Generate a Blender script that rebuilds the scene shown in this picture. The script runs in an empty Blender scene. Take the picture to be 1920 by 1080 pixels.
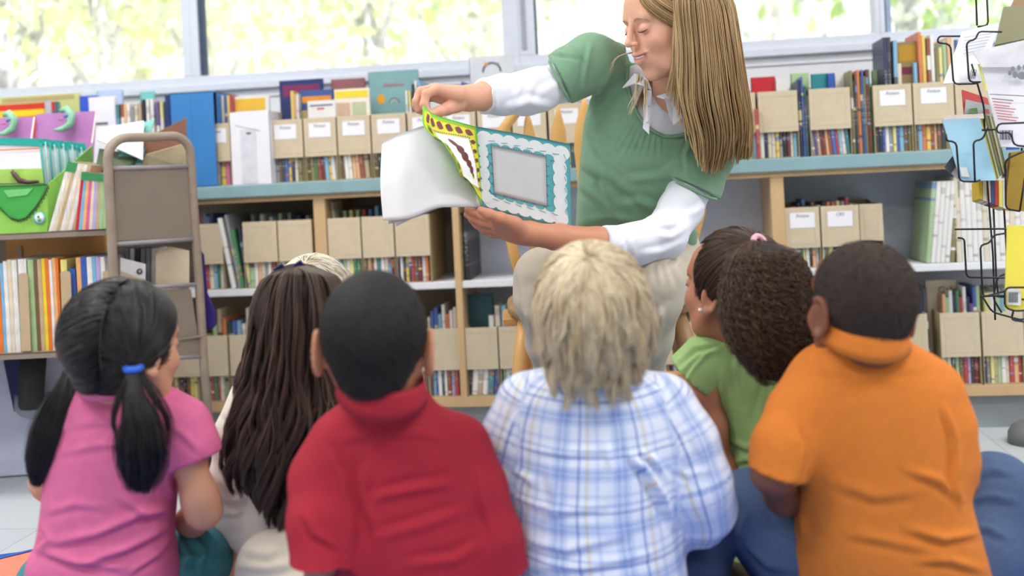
import bpy, math, random
import numpy as np
from mathutils import Vector, Matrix, Quaternion
random.seed(7); RNG = np.random.default_rng(7)
SC = bpy.context.scene; COL = SC.collection
# ------------------------------------------------------------------ camera model
FPX, CX, CY, ROLL, YAW, CAMZ = 2000.0, 960.0, 335.0, 0.049, math.radians(7.4), 0.80
R0 = np.array([math.cos(YAW), math.sin(YAW), 0.0]); U0 = np.array([0, 0, 1.0]); FW = np.array([-math.sin(YAW), math.cos(YAW), 0.0])
RT = math.cos(ROLL)*R0 - math.sin(ROLL)*U0; UP = math.sin(ROLL)*R0 + math.cos(ROLL)*U0
CAM = np.array([0, 0, CAMZ]); M3 = np.stack([RT, UP, FW], 1)          # eye-frame (x right, y up, z depth) -> world
def L(px, py, t): return np.array([(px-CX)*t/FPX, -(py-CY)*t/FPX, t])  # eye-frame point seen at (px,py), t metres away
def W(p): return CAM + M3 @ np.asarray(p, float)
def P(px, py, t): return W(L(px, py, t))
def ray(px, py): return M3 @ np.array([(px-CX)/FPX, -(py-CY)/FPX, 1.0])
def onY(px, py, Y): d = ray(px, py); return CAM + d*(Y/d[1])
def onZ(px, py, Z): d = ray(px, py); return CAM + d*((Z-CAMZ)/d[2])
def xat(px, z, Y):                      # world x where column px crosses height z on the plane y=Y
    a, b = 0.0, 1080.0
    p0, p1 = onY(px, 300, Y), onY(px, 700, Y); k = (z-p0[2])/(p1[2]-p0[2]); return p0[0] + k*(p1[0]-p0[0])
cam = bpy.data.objects.new('camera', bpy.data.cameras.new('camera')); COL.objects.link(cam); SC.camera = cam
mw = Matrix.Identity(4)
for i in range(3): mw[i][0], mw[i][1], mw[i][2], mw[i][3] = RT[i], UP[i], -FW[i], CAM[i]
cam.matrix_world = mw; cd = cam.data; cd.sensor_width = 36; cd.lens = 36*FPX/1920; cd.shift_y = -(540-CY)/1920; cd.clip_start = .05; cd.clip_end = 200
cd.dof.use_dof = True; cd.dof.focus_distance = 2.32; cd.dof.aperture_fstop = 2.0
# ------------------------------------------------------------------ materials
MC = {}
def srgb(c): return tuple(((v/255)/12.92 if v/255 <= .04045 else ((v/255+.055)/1.055)**2.4) for v in c)
def mat(name, c, rough=.6, var=.06, scale=30, bump=0, bscale=200, sss=0, metal=0, spec=.4, trans=0, stretch=None, c2=None, emit=0, sheen=0, coord='Object'):
    if name in MC: return MC[name]
    m = bpy.data.materials.new(name); m.use_nodes = True; MC[name] = m; nt = m.node_tree; N = nt.nodes; b = N['Principled BSDF']
    col = srgb(c); b.inputs['Roughness'].default_value = rough; b.inputs['Metallic'].default_value = metal; b.inputs['Specular IOR Level'].default_value = spec
    tc = N.new('ShaderNodeTexCoord'); src = tc.outputs[coord]
    if stretch:
        mp = N.new('ShaderNodeMapping'); mp.inputs['Scale'].default_value = stretch; nt.links.new(src, mp.inputs['Vector']); src = mp.outputs[0]
    nz = N.new('ShaderNodeTexNoise'); nz.inputs['Scale'].default_value = scale; nz.inputs['Detail'].default_value = 4; nt.links.new(src, nz.inputs['Vector'])
    cr = N.new('ShaderNodeValToRGB'); e = cr.color_ramp.elements; e[0].position = .3; e[1].position = .7
    lo = srgb(c2) if c2 else tuple(max(0, v*(1-2*var)) for v in col); hi = col if c2 else tuple(min(1, v*(1+var)) for v in col)
    e[0].color = (*lo, 1); e[1].color = (*hi, 1); nt.links.new(nz.outputs[0], cr.inputs[0]); nt.links.new(cr.outputs[0], b.inputs['Base Color'])
    if bump:
        n2 = N.new('ShaderNodeTexNoise'); n2.inputs['Scale'].default_value = bscale; n2.inputs['Detail'].default_value = 3; nt.links.new(src, n2.inputs['Vector'])
        bp = N.new('ShaderNodeBump'); bp.inputs['Strength'].default_value = bump; bp.inputs['Distance'].default_value = .002; nt.links.new(n2.outputs[0], bp.inputs['Height']); nt.links.new(bp.outputs[0], b.inputs['Normal'])
    if sss: b.inputs['Subsurface Weight'].default_value = sss; b.inputs['Subsurface Radius'].default_value = (.6, .25, .15); b.inputs['Subsurface Scale'].default_value = .012
    if trans: b.inputs['Transmission Weight'].default_value = trans
    if sheen: b.inputs['Sheen Weight'].default_value = sheen
    return m
def vcmat(name, rough=.5, bump=0, bscale=400, sss=0, spec=.4, attr='Col', aniso=0):
    if name in MC: return MC[name]
    m = bpy.data.materials.new(name); m.use_nodes = True; MC[name] = m; nt = m.node_tree; b = nt.nodes['Principled BSDF']
    a = nt.nodes.new('ShaderNodeAttribute'); a.attribute_name = attr; nt.links.new(a.outputs['Color'], b.inputs['Base Color'])
    b.inputs['Roughness'].default_value = rough; b.inputs['Specular IOR Level'].default_value = spec
    if sss: b.inputs['Subsurface Weight'].default_value = sss; b.inputs['Subsurface Radius'].default_value = (.6, .25, .15); b.inputs['Subsurface Scale'].default_value = .012
    if bump:
        tc = nt.nodes.new('ShaderNodeTexCoord'); n2 = nt.nodes.new('ShaderNodeTexNoise'); n2.inputs['Scale'].default_value = bscale; n2.inputs['Detail'].default_value = 3
        nt.links.new(tc.outputs['Object'], n2.inputs['Vector']); bp = nt.nodes.new('ShaderNodeBump'); bp.inputs['Strength'].default_value = bump; bp.inputs['Distance'].default_value = .002
        nt.links.new(n2.outputs[0], bp.inputs['Height']); nt.links.new(bp.outputs[0], b.inputs['Normal'])
    return m
# ------------------------------------------------------------------ objects
def tag(o, label=None, cat=None, group=None, kind=None):
    if label: o['label'] = label
    if cat: o['category'] = cat
    if group: o['group'] = group
    if kind: o['kind'] = kind
    return o
def emp(name, loc, label, cat, group=None):
    o = bpy.data.objects.new(name, None); COL.objects.link(o); o.location = tuple(loc); o.empty_display_size = .05; return tag(o, label, cat, group)
class MB:
    def __init__(s): s.v = []; s.f = []; s.m = []; s.mats = []; s.sm = []
    def mi(s, m):
        if m not in s.mats: s.mats.append(m)
        return s.mats.index(m)
    def add(s, vs, fs, m, smooth=False):
        o = len(s.v); s.v += [tuple(v) for v in vs]; k = s.mi(m)
        for f in fs: s.f.append(tuple(i+o for i in f)); s.m.append(k); s.sm.append(smooth)
    def box(s, lo, hi, m, X=None):
        vs = [(x, y, z) for x in (lo[0], hi[0]) for y in (lo[1], hi[1]) for z in (lo[2], hi[2])]
        if X is not None: vs = [tuple(X @ Vector(v)) for v in vs]
        s.add(vs, [(0, 1, 3, 2), (4, 6, 7, 5), (0, 4, 5, 1), (2, 3, 7, 6), (0, 2, 6, 4), (1, 5, 7, 3)], m)
    def tube(s, pts, r, m, n=10, closed=False, caps=True):
        pts = [np.asarray(p, float) for p in pts]; K = len(pts); rr = r if hasattr(r, '__len__') else [r]*K; vs = []; prev = None
        for i, p in enumerate(pts):
            if closed: d = pts[(i+1) % K]-pts[i-1]
            else: d = pts[min(i+1, K-1)]-pts[max(i-1, 0)]
            d = d/(np.linalg.norm(d)+1e-12)
            if prev is None: a = np.cross(d, [0, 0, 1.0]) if abs(d[2]) < .9 else np.cross(d, [1.0, 0, 0])
            else: a = prev-d*np.dot(prev, d)
            a /= np.linalg.norm(a); prev = a; b = np.cross(d, a)
            for j in range(n): th = 2*math.pi*j/n; vs.append(p+rr[i]*(math.cos(th)*a+math.sin(th)*b))
        fs = [(i*n+j, i*n+(j+1) % n, ((i+1) % K)*n+(j+1) % n, ((i+1) % K)*n+j) for i in range(K if closed else K-1) for j in range(n)]
        if caps and not closed: fs += [tuple(range(n-1, -1, -1)), tuple((K-1)*n+j for j in range(n))]
        s.add(vs, fs, m, True)
    def prism(s, poly, d, m, smooth=False):   # poly: list of 3D points (planar), extruded by vector d
        n = len(poly); poly = [np.asarray(p, float) for p in poly]; d = np.asarray(d, float)
        s.add(poly+[p+d for p in poly], [tuple(range(n-1, -1, -1)), tuple(range(n, 2*n))]+[(i, (i+1) % n, n+(i+1) % n, n+i) for i in range(n)], m, smooth)
    def build(s, name, parent=None, loc=None, label=None, cat=None, group=None, kind=None, bevel=0, world=False, fixn=True):
        me = bpy.data.meshes.new(name); off = np.zeros(3)
        if loc is not None: off = np.asarray(loc, float)
        elif parent is not None and world:
            q_ = parent
            while q_ is not None: off = off+np.array(q_.location); q_ = q_.parent
        V = [tuple(np.asarray(v)-off) for v in s.v] if world else s.v
        me.from_pydata(V, [], s.f); me.update()
        for m in s.mats: me.materials.append(m)
        me.polygons.foreach_set('material_index', s.m); me.polygons.foreach_set('use_smooth', s.sm)
        if fixn:
            import bmesh
            bm = bmesh.new(); bm.from_mesh(me); bmesh.ops.recalc_face_normals(bm, faces=bm.faces); bm.to_mesh(me); bm.free()
        o = bpy.data.objects.new(name, me); COL.objects.link(o)
        if parent is not None: o.parent = parent
        elif loc is not None: o.location = tuple(loc)
        if bevel: b = o.modifiers.new('bevel', 'BEVEL'); b.width = bevel; b.segments = 2; b.limit_method = 'ANGLE'
        return tag(o, label, cat, group, kind)
def npmesh(name, V, F, mats, parent=None, smooth=True, col=None, label=None, fmat=None):
    """V world coords when parent is an Empty placed in the world (subtracts its location)"""
    V = np.asarray(V, float); F = np.asarray(F, int)
    off = np.zeros(3); q = parent
    while q is not None: off += np.array(q.location); q = q.parent
    V = V-off
    me = bpy.data.meshes.new(name); n = len(F); k = F.shape[1]
    me.vertices.add(len(V)); me.vertices.foreach_set('co', V.ravel()); me.loops.add(n*k); me.loops.foreach_set('vertex_index', F.ravel().astype(np.int32))
    me.polygons.add(n); me.polygons.foreach_set('loop_start', np.arange(0, n*k, k, dtype=np.int32)); me.polygons.foreach_set('loop_total', np.full(n, k, dtype=np.int32))
    me.update(calc_edges=True)
    me.polygons.foreach_set('use_smooth', np.full(n, smooth))
    if fmat is not None: me.polygons.foreach_set('material_index', np.asarray(fmat, dtype=np.int32))
    if col is not None:
        a = me.color_attributes.new('Col', 'FLOAT_COLOR', 'POINT'); c = np.ones((len(V), 4), np.float32); c[:, :3] = col; a.data.foreach_set('color', c.ravel())
    for m in (mats if isinstance(mats, list) else [mats]): me.materials.append(m)
    me.validate(); o = bpy.data.objects.new(name, me); COL.objects.link(o)
    if parent is not None: o.parent = parent
    if label: o['label'] = label
    return o
def text_mesh(name, body, size, X, m, parent, label=None, ext=.0004, shear=0):
    """writing as flat raised letters; X = 4x4 placing the text plane in the parent's space"""
    c = bpy.data.curves.new(name, 'FONT'); c.body = body; c.size = size; c.extrude = ext; c.align_x = 'CENTER'; c.align_y = 'CENTER'; c.shear = shear; c.resolution_u = 2
    o = bpy.data.objects.new(name, c); COL.objects.link(o); dg = bpy.context.evaluated_depsgraph_get(); me = bpy.data.meshes.new_from_object(o.evaluated_get(dg))
    bpy.data.objects.remove(o); me.materials.clear(); me.materials.append(m); me.transform(X); o = bpy.data.objects.new(name, me); COL.objects.link(o); o.parent = parent
    if label: o['label'] = label
    return o
# ================================================================== ROOM
YF, YB, YW = 3.26, 3.56, 3.60      # bookcase front, its back, wall
ZC, ZM, ZB = 0.822, 0.490, 0.130   # counter top, mid shelf top, bottom shelf top
m_wall = mat('white_wall_paint', (228, 230, 236), .7, .02, 8, .1, 60)
m_frame = mat('window_frame_white', (214, 220, 232), .45, .02)
m_frame_dark = mat('window_gasket', (62, 78, 98), .5, .1)
m_floor = bpy.data.materials.new('vinyl_floor')
def floor_mat():
    m = m_floor; m.use_nodes = True; nt = m.node_tree; N = nt.nodes; b = N['Principled BSDF']; b.inputs['Roughness'].default_value = .38
    tc = N.new('ShaderNodeTexCoord'); br = N.new('ShaderNodeTexBrick'); br.offset = 0; br.inputs['Scale'].default_value = 1; br.inputs['Brick Width'].default_value = .3048; br.inputs['Row Height'].default_value = .3048
    br.inputs['Mortar Size'].default_value = .0012; br.inputs['Color1'].default_value = (*srgb((196, 204, 210)), 1); br.inputs['Color2'].default_value = (*srgb((204, 210, 214)), 1); br.inputs['Mortar'].default_value = (*srgb((150, 155, 160)), 1)
    mp = N.new('ShaderNodeMapping'); mp.inputs['Scale'].default_value = (6, 40, 1); nz = N.new('ShaderNodeTexNoise'); nz.inputs['Scale'].default_value = 1.5; nz.inputs['Detail'].default_value = 5
    nt.links.new(tc.outputs['Object'], br.inputs['Vector']); nt.links.new(tc.outputs['Object'], mp.inputs[0]); nt.links.new(mp.outputs[0], nz.inputs['Vector'])
    mx = N.new('ShaderNodeMix'); mx.data_type = 'RGBA'; mx.blend_type = 'MULTIPLY'; mx.inputs[0].default_value = .35
    nt.links.new(br.outputs[0], mx.inputs[6]); nt.links.new(nz.outputs['Color'], mx.inputs[7]); cr = N.new('ShaderNodeValToRGB'); cr.color_ramp.elements[0].color = (.55, .55, .55, 1); nt.links.new(nz.outputs[0], cr.inputs[0]); nt.links.new(cr.outputs[0], mx.inputs[7])
    nt.links.new(mx.outputs[2], b.inputs['Base Color'])
floor_mat(); MC['vinyl_floor'] = m_floor
b = MB(); b.box((-5.5, -3.2, -.05), (5, YW+.12, 0), m_floor); b.build('floor', kind='structure')
# window openings: sill line, mullions
ZS = 1.215; ZH = 2.35
xm = [xat(345, 1.3, YW), xat(375, 1.3, YW), xat(943, 1.3, YW), xat(1003, 1.3, YW), xat(1638, 1.3, YW), xat(1657, 1.3, YW)]
X0, X1 = -5.5, 5.0
b = MB(); b.box((X0, YW, 0), (X1, YW+.12, ZS-.03), m_wall); b.box((X0, YW, ZH), (X1, YW+.12, 2.75), m_wall); b.build('wall_back', kind='structure')
b = MB(); b.box((X0-.12, -3.2, 0), (X0, YW+.12, 2.75), m_wall); b.build('wall_left', kind='structure')
b = MB(); b.box((X1, -3.2, 0), (X1+.12, YW+.12, 2.75), m_wall); b.build('wall_right', kind='structure')
# wainscot board lines under the sill
b = MB(); b.box((X0, YW-.02, ZS-.055), (X1, YW+.03, ZS-.03), m_frame)
for z in (1.13, 1.05, .97): b.box((X0, YW-.006, z), (X1, YW, z+.004), m_frame)
b.build('trim_1', kind='structure', bevel=.002)
m_glass = bpy.data.materials.new('window_glass'); m_glass.use_nodes = True
def glassmat(m):
    nt = m.node_tree; nt.nodes.clear(); o = nt.nodes.new('ShaderNodeOutputMaterial'); t = nt.nodes.new('ShaderNodeBsdfTransparent'); g = nt.nodes.new('ShaderNodeBsdfGlossy'); g.inputs['Roughness'].default_value = .02
    fr = nt.nodes.new('ShaderNodeFresnel'); fr.inputs[0].default_value = 1.3; mx = nt.nodes.new('ShaderNodeMixShader'); t.inputs[0].default_value = (.97, .98, .98, 1)
    nt.links.new(fr.outputs[0], mx.inputs[0]); nt.links.new(t.outputs[0], mx.inputs[1]); nt.links.new(g.outputs[0], mx.inputs[2]); nt.links.new(mx.outputs[0], o.inputs[0])
glassmat(m_glass)
spans = [(X0, xm[0], None), (xm[1], xm[2], 'L'), (xm[3], xm[4], 'L2'), (xm[5], X1, 'R')]
bounds = [(X0, (xm[0]+xm[1])/2), ((xm[0]+xm[1])/2, (xm[2]+xm[3])/2), ((xm[2]+xm[3])/2, (xm[4]+xm[5])/2), ((xm[4]+xm[5])/2, X1)]
for i, ((a, c, g), (ba, bc)) in enumerate(zip(spans, bounds)):
    root = tag(emp('window_%d' % (i+1), (a, YW+.05, ZS), None, None), kind='structure')
    f = MB(); y0, y1 = YW-.01, YW+.07
    f.box((ba, y0, ZS-.03), (bc, y1, ZS), m_frame); f.box((ba, y0, ZH-.04), (bc, y1, ZH), m_frame)
    f.box((ba, y0, ZS), (a, y1, ZH-.04), m_frame); f.box((c, y0, ZS), (bc, y1, ZH-.04), m_frame)
    f.build('window_frame', root, world=True, bevel=.002)
    if g:
        k = MB(); wd = {'L': .020, 'L2': .006, 'R': .006}[g]; k.box((a, y0+.012, ZS), (a+wd, y0+.03, ZH-.04), m_frame_dark)
        if g == 'R': k.box((a+.006, y0+.02, ZS), (a+.024, y0+.05, ZH-.04), mat('blue_grey_jamb', (160, 178, 205), .5))
        if g == 'L2': k.box((a-.045, y0-.004, ZS+.02), (a-.030, y0, ZH-.04), mat('window_track_grey', (160, 166, 175), .5))
        k.build('window_gasket', root, world=True)
    p = MB(); p.box((a, YW+.03, ZS), (c, YW+.034, ZH-.04), m_glass); p.build('window_pane', root, world=True)
# ================================================================== OUTSIDE
m_ground = mat('outdoor_pale_ground', (232, 232, 214), .9, .1, 1.5)
b = MB(); b.box((-30, YW+.13, -.4), (30, 40, -.3), m_ground); tag(b.build('ground_outside'), kind='structure')
def leafmat(name, c, tr=.5):
    m = bpy.data.materials.new(name); m.use_nodes = True; MC[name] = m; nt = m.node_tree; nt.nodes.clear(); o = nt.nodes.new('ShaderNodeOutputMaterial')
    d = nt.nodes.new('ShaderNodeBsdfDiffuse'); t = nt.nodes.new('ShaderNodeBsdfTranslucent'); a = nt.nodes.new('ShaderNodeAttribute'); a.attribute_name = 'Col'
    mx = nt.nodes.new('ShaderNodeMixShader'); mx.inputs[0].default_value = tr
    for s in (d, t): nt.links.new(a.outputs['Color'], s.inputs[0])
    nt.links.new(d.outputs[0], mx.inputs[1]); nt.links.new(t.outputs[0], mx.inputs[2]); nt.links.new(mx.outputs[0], o.inputs[0]); return m
m_leaf = leafmat('sunlit_leaf', None)
def tree(px, t, zc, crown, n, cols, trunk_col, lab, trunk_r=.12, trunk=True, grp='trees outside the windows'):
    base = P(px, 400, t); base[2] = -.3; root = emp('tree', base, lab, 'tree', grp)
    if trunk:
        q = MB(); lean = random.uniform(-.25, .25); top = base+np.array([lean, 0, zc+crown[2]*.5+.3])
        q.tube([base, base*.6+top*.4+[.05, 0, 0], top], [trunk_r, trunk_r*.8, trunk_r*.4], trunk_col, 10)
        for k in range(4):
            s0 = base*(.55-.08*k)+top*(.45+.08*k); an = random.uniform(0, 6.28); q.tube([s0, s0+np.array([math.cos(an)*crown[0]*.6, math.sin(an)*crown[1]*.5, .6+.2*k])], [trunk_r*.35, trunk_r*.1], trunk_col, 6)
        q.build('trunk', root, world=True)
    # crown: leaf quads in clusters
    nc = 26; cc = RNG.normal(size=(nc, 3)); cc /= np.linalg.norm(cc, axis=1)[:, None]; cc *= RNG.uniform(.2, 1, (nc, 1)); cc = cc*np.array(crown)+np.array([base[0], base[1], zc])
    k = RNG.integers(0, nc, n); ctr = cc[k]+RNG.normal(size=(n, 3))*.3*min(1, crown[0]); u = RNG.normal(size=(n, 3)); u /= np.linalg.norm(u, axis=1)[:, None]
    w = np.cross(u, RNG.normal(size=(n, 3))); w /= np.linalg.norm(w, axis=1)[:, None]; s = RNG.uniform(.03, .09, (n, 1))*(1+(t>8)*.4)
    V = np.concatenate([ctr-u*s, ctr+w*s*.5, ctr+u*s, ctr-w*s*.5], 1).reshape(-1, 3); F = np.arange(4*n).reshape(n, 4)
    cl = np.array([srgb(c) for c in cols]); pick = cl[(k+RNG.integers(0, 2, n)) % len(cl)]*RNG.uniform(.85, 1.1, (n, 1)); npmesh('foliage', V, F, m_leaf, root, False, np.repeat(np.clip(pick, 0, 1), 4, 0))
YG = [(240, 248, 190), (252, 253, 225), (232, 243, 190), (255, 255, 250), (255, 255, 255), (255, 255, 255)]; GG = [(232, 245, 208), (246, 252, 232), (222, 238, 205), (255, 255, 250), (255, 255, 255), (255, 255, 255)]  # whites mixed in: overexposed, hazy daylight put into the leaf colours
m_tr = mat('pale_bark', (238, 234, 236), .9, .15, 12); m_tr2 = mat('grey_bark', (205, 202, 208), .9, .15, 12)
tree(60, 7.2, 2.6, (1.0, .8, .8), 900, YG, m_tr2, 'pale yellow-green tree with leaning grey trunk outside far left window', .16)
tree(215, 6.3, 2.3, (.8, .7, .9), 1300, YG, m_tr, 'bright yellow-green tree left of the dark-edged window post', .07)
tree(300, 8.5, 2.4, (1.3, .9, 1.1), 1200, YG, m_tr, 'larger sunlit tree farther back behind the left post', .13)
tree(420, 6.8, 2.2, (.8, .7, .7), 1000, GG, m_tr, 'soft green tree just right of the dark-edged post', .08)
tree(560, 8.2, 2.7, (1.2, .9, .9), 900, YG, m_tr, 'washed-out yellow tree above the dark blue books', .12)
tree(740, 7.2, 2.3, (1.0, .8, .9), 1000, YG, m_tr2, 'yellow-green tree above the teal rainbow book', .1)
tree(890, 7.6, 2.4, (.8, .7, .9), 900, GG, m_tr, 'green tree outside, left of the wide white post', .1)
tree(1080, 8.0, 2.6, (1.1, .8, .9), 850, GG, m_tr, 'pale green tree outside, behind the raised green sleeve', .1)
tree(1470, 8.8, 2.6, (1.2, .8, .8), 520, GG, m_tr, 'very pale tree right of the long blond hair', .1)
tree(1700, 6.6, 2.2, (.8, .7, .8), 1000, [(190, 216, 150), (215, 224, 212), (235, 240, 232)], m_tr2, 'green tree behind the narrow right window', .12)
tree(1840, 7.4, 2.3, (.8, .7, .8), 900, [(190, 214, 140), (208, 220, 200)], m_tr2, 'green tree outside behind the wire rack top', .12)
root = emp('far_building', (0, 18, -.3), 'white building far behind the trees', 'building')
b = MB(); mb_ = mat('far_white_plaster', (244, 244, 246), .8, .03, 2); b.box((-7, 18, -.3), (-4.2, 19.5, 4.2), mb_); b.box((-1.2, 18, -.3), (.1, 19.2, 4.6), mb_); b.box((3.0, 18, -.3), (5.8, 19, 4.3), mb_); b.build('wall', root, world=True)
# ================================================================== BOOKCASE
m_wood = mat('maple_wood', (205, 172, 128), .5, .1, 6, 0, 1, stretch=(1, 1, .15)); m_wood_dk = mat('maple_inner', (176, 150, 118), .6, .1, 6)
m_teal = mat('teal_counter_laminate', (138, 172, 178), .45, .03, 20); m_shelf = mat('white_shelf_board', (232, 234, 238), .45, .02)
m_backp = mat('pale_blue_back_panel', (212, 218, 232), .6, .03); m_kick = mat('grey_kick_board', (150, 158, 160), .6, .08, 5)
xd1, xd1b = xat(590, .65, YF), xat(612, .65, YF); xd2, xd2b = xat(1447, .65, YF), xat(1472, .65, YF); XL, XR = xat(-170, .6, YF), 2.6
root = emp('bookcase', ((XL+XR)/2, (YF+YB)/2, 0), 'long low maple bookcase with teal counter and white middle shelf below the windows', 'bookcase')
q = MB(); q.box((XL-.03, YF-.02, ZC-.040), (XR, YB+.04, ZC), m_teal); q.build('countertop', root, world=True, bevel=.003, label='teal laminate countertop')
q = MB(); q.box((XL, YF-.003, ZC-.056), (XR, YF+.02, ZC-.040), m_wood); q.build('top_rail', root, world=True)
for (a, c) in ((XL, XL+.02), (xd1, xd1b), (xat(862, .2, YF), xat(874, .2, YF)), (xd2, xd2b), (XR-.02, XR)):
    q = MB(); q.box((a, YF, .10), (c, YB, ZC-.040), m_wood); q.build('upright', root, world=True, bevel=.001)
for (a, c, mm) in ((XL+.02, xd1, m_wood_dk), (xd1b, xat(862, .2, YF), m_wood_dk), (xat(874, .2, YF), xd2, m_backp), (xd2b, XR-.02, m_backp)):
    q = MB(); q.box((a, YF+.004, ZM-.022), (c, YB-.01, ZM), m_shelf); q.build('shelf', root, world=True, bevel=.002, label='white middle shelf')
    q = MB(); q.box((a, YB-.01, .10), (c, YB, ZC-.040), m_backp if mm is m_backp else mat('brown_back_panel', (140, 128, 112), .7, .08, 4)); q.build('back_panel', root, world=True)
q = MB(); q.box((XL, YF-.004, .10), (XR, YB, ZB), m_wood); q.build('bottom_board', root, world=True, bevel=.001)
q = MB(); q.box((XL+.02, YF+.03, 0), (XR, YF+.05, .10), m_kick); q.build('kick_board', root, world=True, label='grey kick board')
# pale inner box panel seen between the uprights behind the reader
# ---------------------------------------------------------------- boxes
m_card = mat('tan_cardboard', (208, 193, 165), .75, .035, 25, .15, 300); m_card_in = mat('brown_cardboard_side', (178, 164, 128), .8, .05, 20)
m_label = mat('white_label_card', (240, 240, 245), .5, .01); m_ink = mat('grey_ink', (110, 112, 125), .6); m_score = mat('pressed_cardboard_ridge', (216, 202, 174), .7, .02)
def file_box(px0, px1, zb, lab, grp, h=.2, label=True, depth=.24, bandfrac=.61, plain=False, Y=YF+.006, word='Fiction', dy=0, tilt=0, gap=.0015):
    zt = zb+h; a, c = xat(px0, zb+h*.7, Y)+gap, xat(px1, zb+h*.7, Y)-gap; w = c-a; root = emp('magazine_file', ((a+c)/2, Y+dy, zb+.0005), lab, 'file box', grp); root.rotation_euler = (0, tilt, 0)
    t = .002; hw = w/2
    q = MB(); z0 = h*(1-bandfrac); q.box((-hw, 0, z0), (hw, t, h), m_card); q.build('front_band', root, bevel=.0006)
    e = MB(); m_ = .014; fr = [(-hw+m_, z0+m_), (hw-m_, z0+m_), (hw-m_, h-m_), (-hw+m_, h-m_)]
    for (p, r) in zip(fr, fr[1:]+fr[:1]): e.box((min(p[0], r[0])-.0008, -.0008, min(p[1], r[1])-.0008), (max(p[0], r[0])+.0008, .0004, max(p[1], r[1])+.0008), m_score)
    e.build('pressed_frame', root)
    for s in (-1, 1):
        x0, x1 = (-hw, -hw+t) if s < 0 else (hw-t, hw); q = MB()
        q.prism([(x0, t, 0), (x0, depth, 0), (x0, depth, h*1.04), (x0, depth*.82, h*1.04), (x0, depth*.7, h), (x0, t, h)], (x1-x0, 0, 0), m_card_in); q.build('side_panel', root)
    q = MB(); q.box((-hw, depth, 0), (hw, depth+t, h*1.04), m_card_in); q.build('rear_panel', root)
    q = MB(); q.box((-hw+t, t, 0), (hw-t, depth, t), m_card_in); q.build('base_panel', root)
    if label:
        q = MB(); lw = min(hw-.010, .036); q.box((-lw, -.0012, h-.062), (lw, -.0002, h-.016), m_label); lc = q.build('label_card', root, label='white label card')
        if word: text_mesh('handwriting', word, .014, Matrix.Translation((0, -.0016, h-.026)) @ Matrix.Rotation(math.pi/2, 4, 'X'), m_ink, lc, ext=.0002, shear=.25)
    return root
# ---------------------------------------------------------------- books
CN = {'r': ('red', (196, 40, 52)), 'R': ('dark red', (128, 34, 42)), 'o': ('orange', (232, 120, 40)), 'O': ('rust brown', (160, 78, 40)), 'y': ('yellow', (240, 205, 50)), 'Y': ('pale yellow', (236, 224, 130)),
      'g': ('green', (60, 140, 84)), 'G': ('dark green', (40, 78, 62)), 'l': ('pale green', (170, 204, 150)), 't': ('teal', (50, 140, 150)), 'T': ('dark teal', (42, 88, 100)), 'b': ('blue', (56, 96, 180)),
      'B': ('navy blue', (40, 50, 96)), 's': ('sky blue', (120, 184, 220)), 'p': ('purple', (110, 80, 150)), 'k': ('pink', (222, 100, 150)), 'w': ('white', (234, 232, 228)), 'W': ('cream', (226, 214, 186)),
      'c': ('tan', (196, 172, 132)), 'C': ('brown', (122, 92, 62)), 'x': ('grey', (150, 152, 156)), 'X': ('charcoal', (62, 62, 70)), 'v': ('lavender', (180, 170, 214)), 'm': ('olive', (140, 132, 70)), 'n': ('black', (34, 34, 40)), 'a': ('apricot', (238, 178, 120))}
m_pages = mat('page_edges', (232, 228, 214), .8, .06, 5, stretch=(60, 1, 60))
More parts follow.
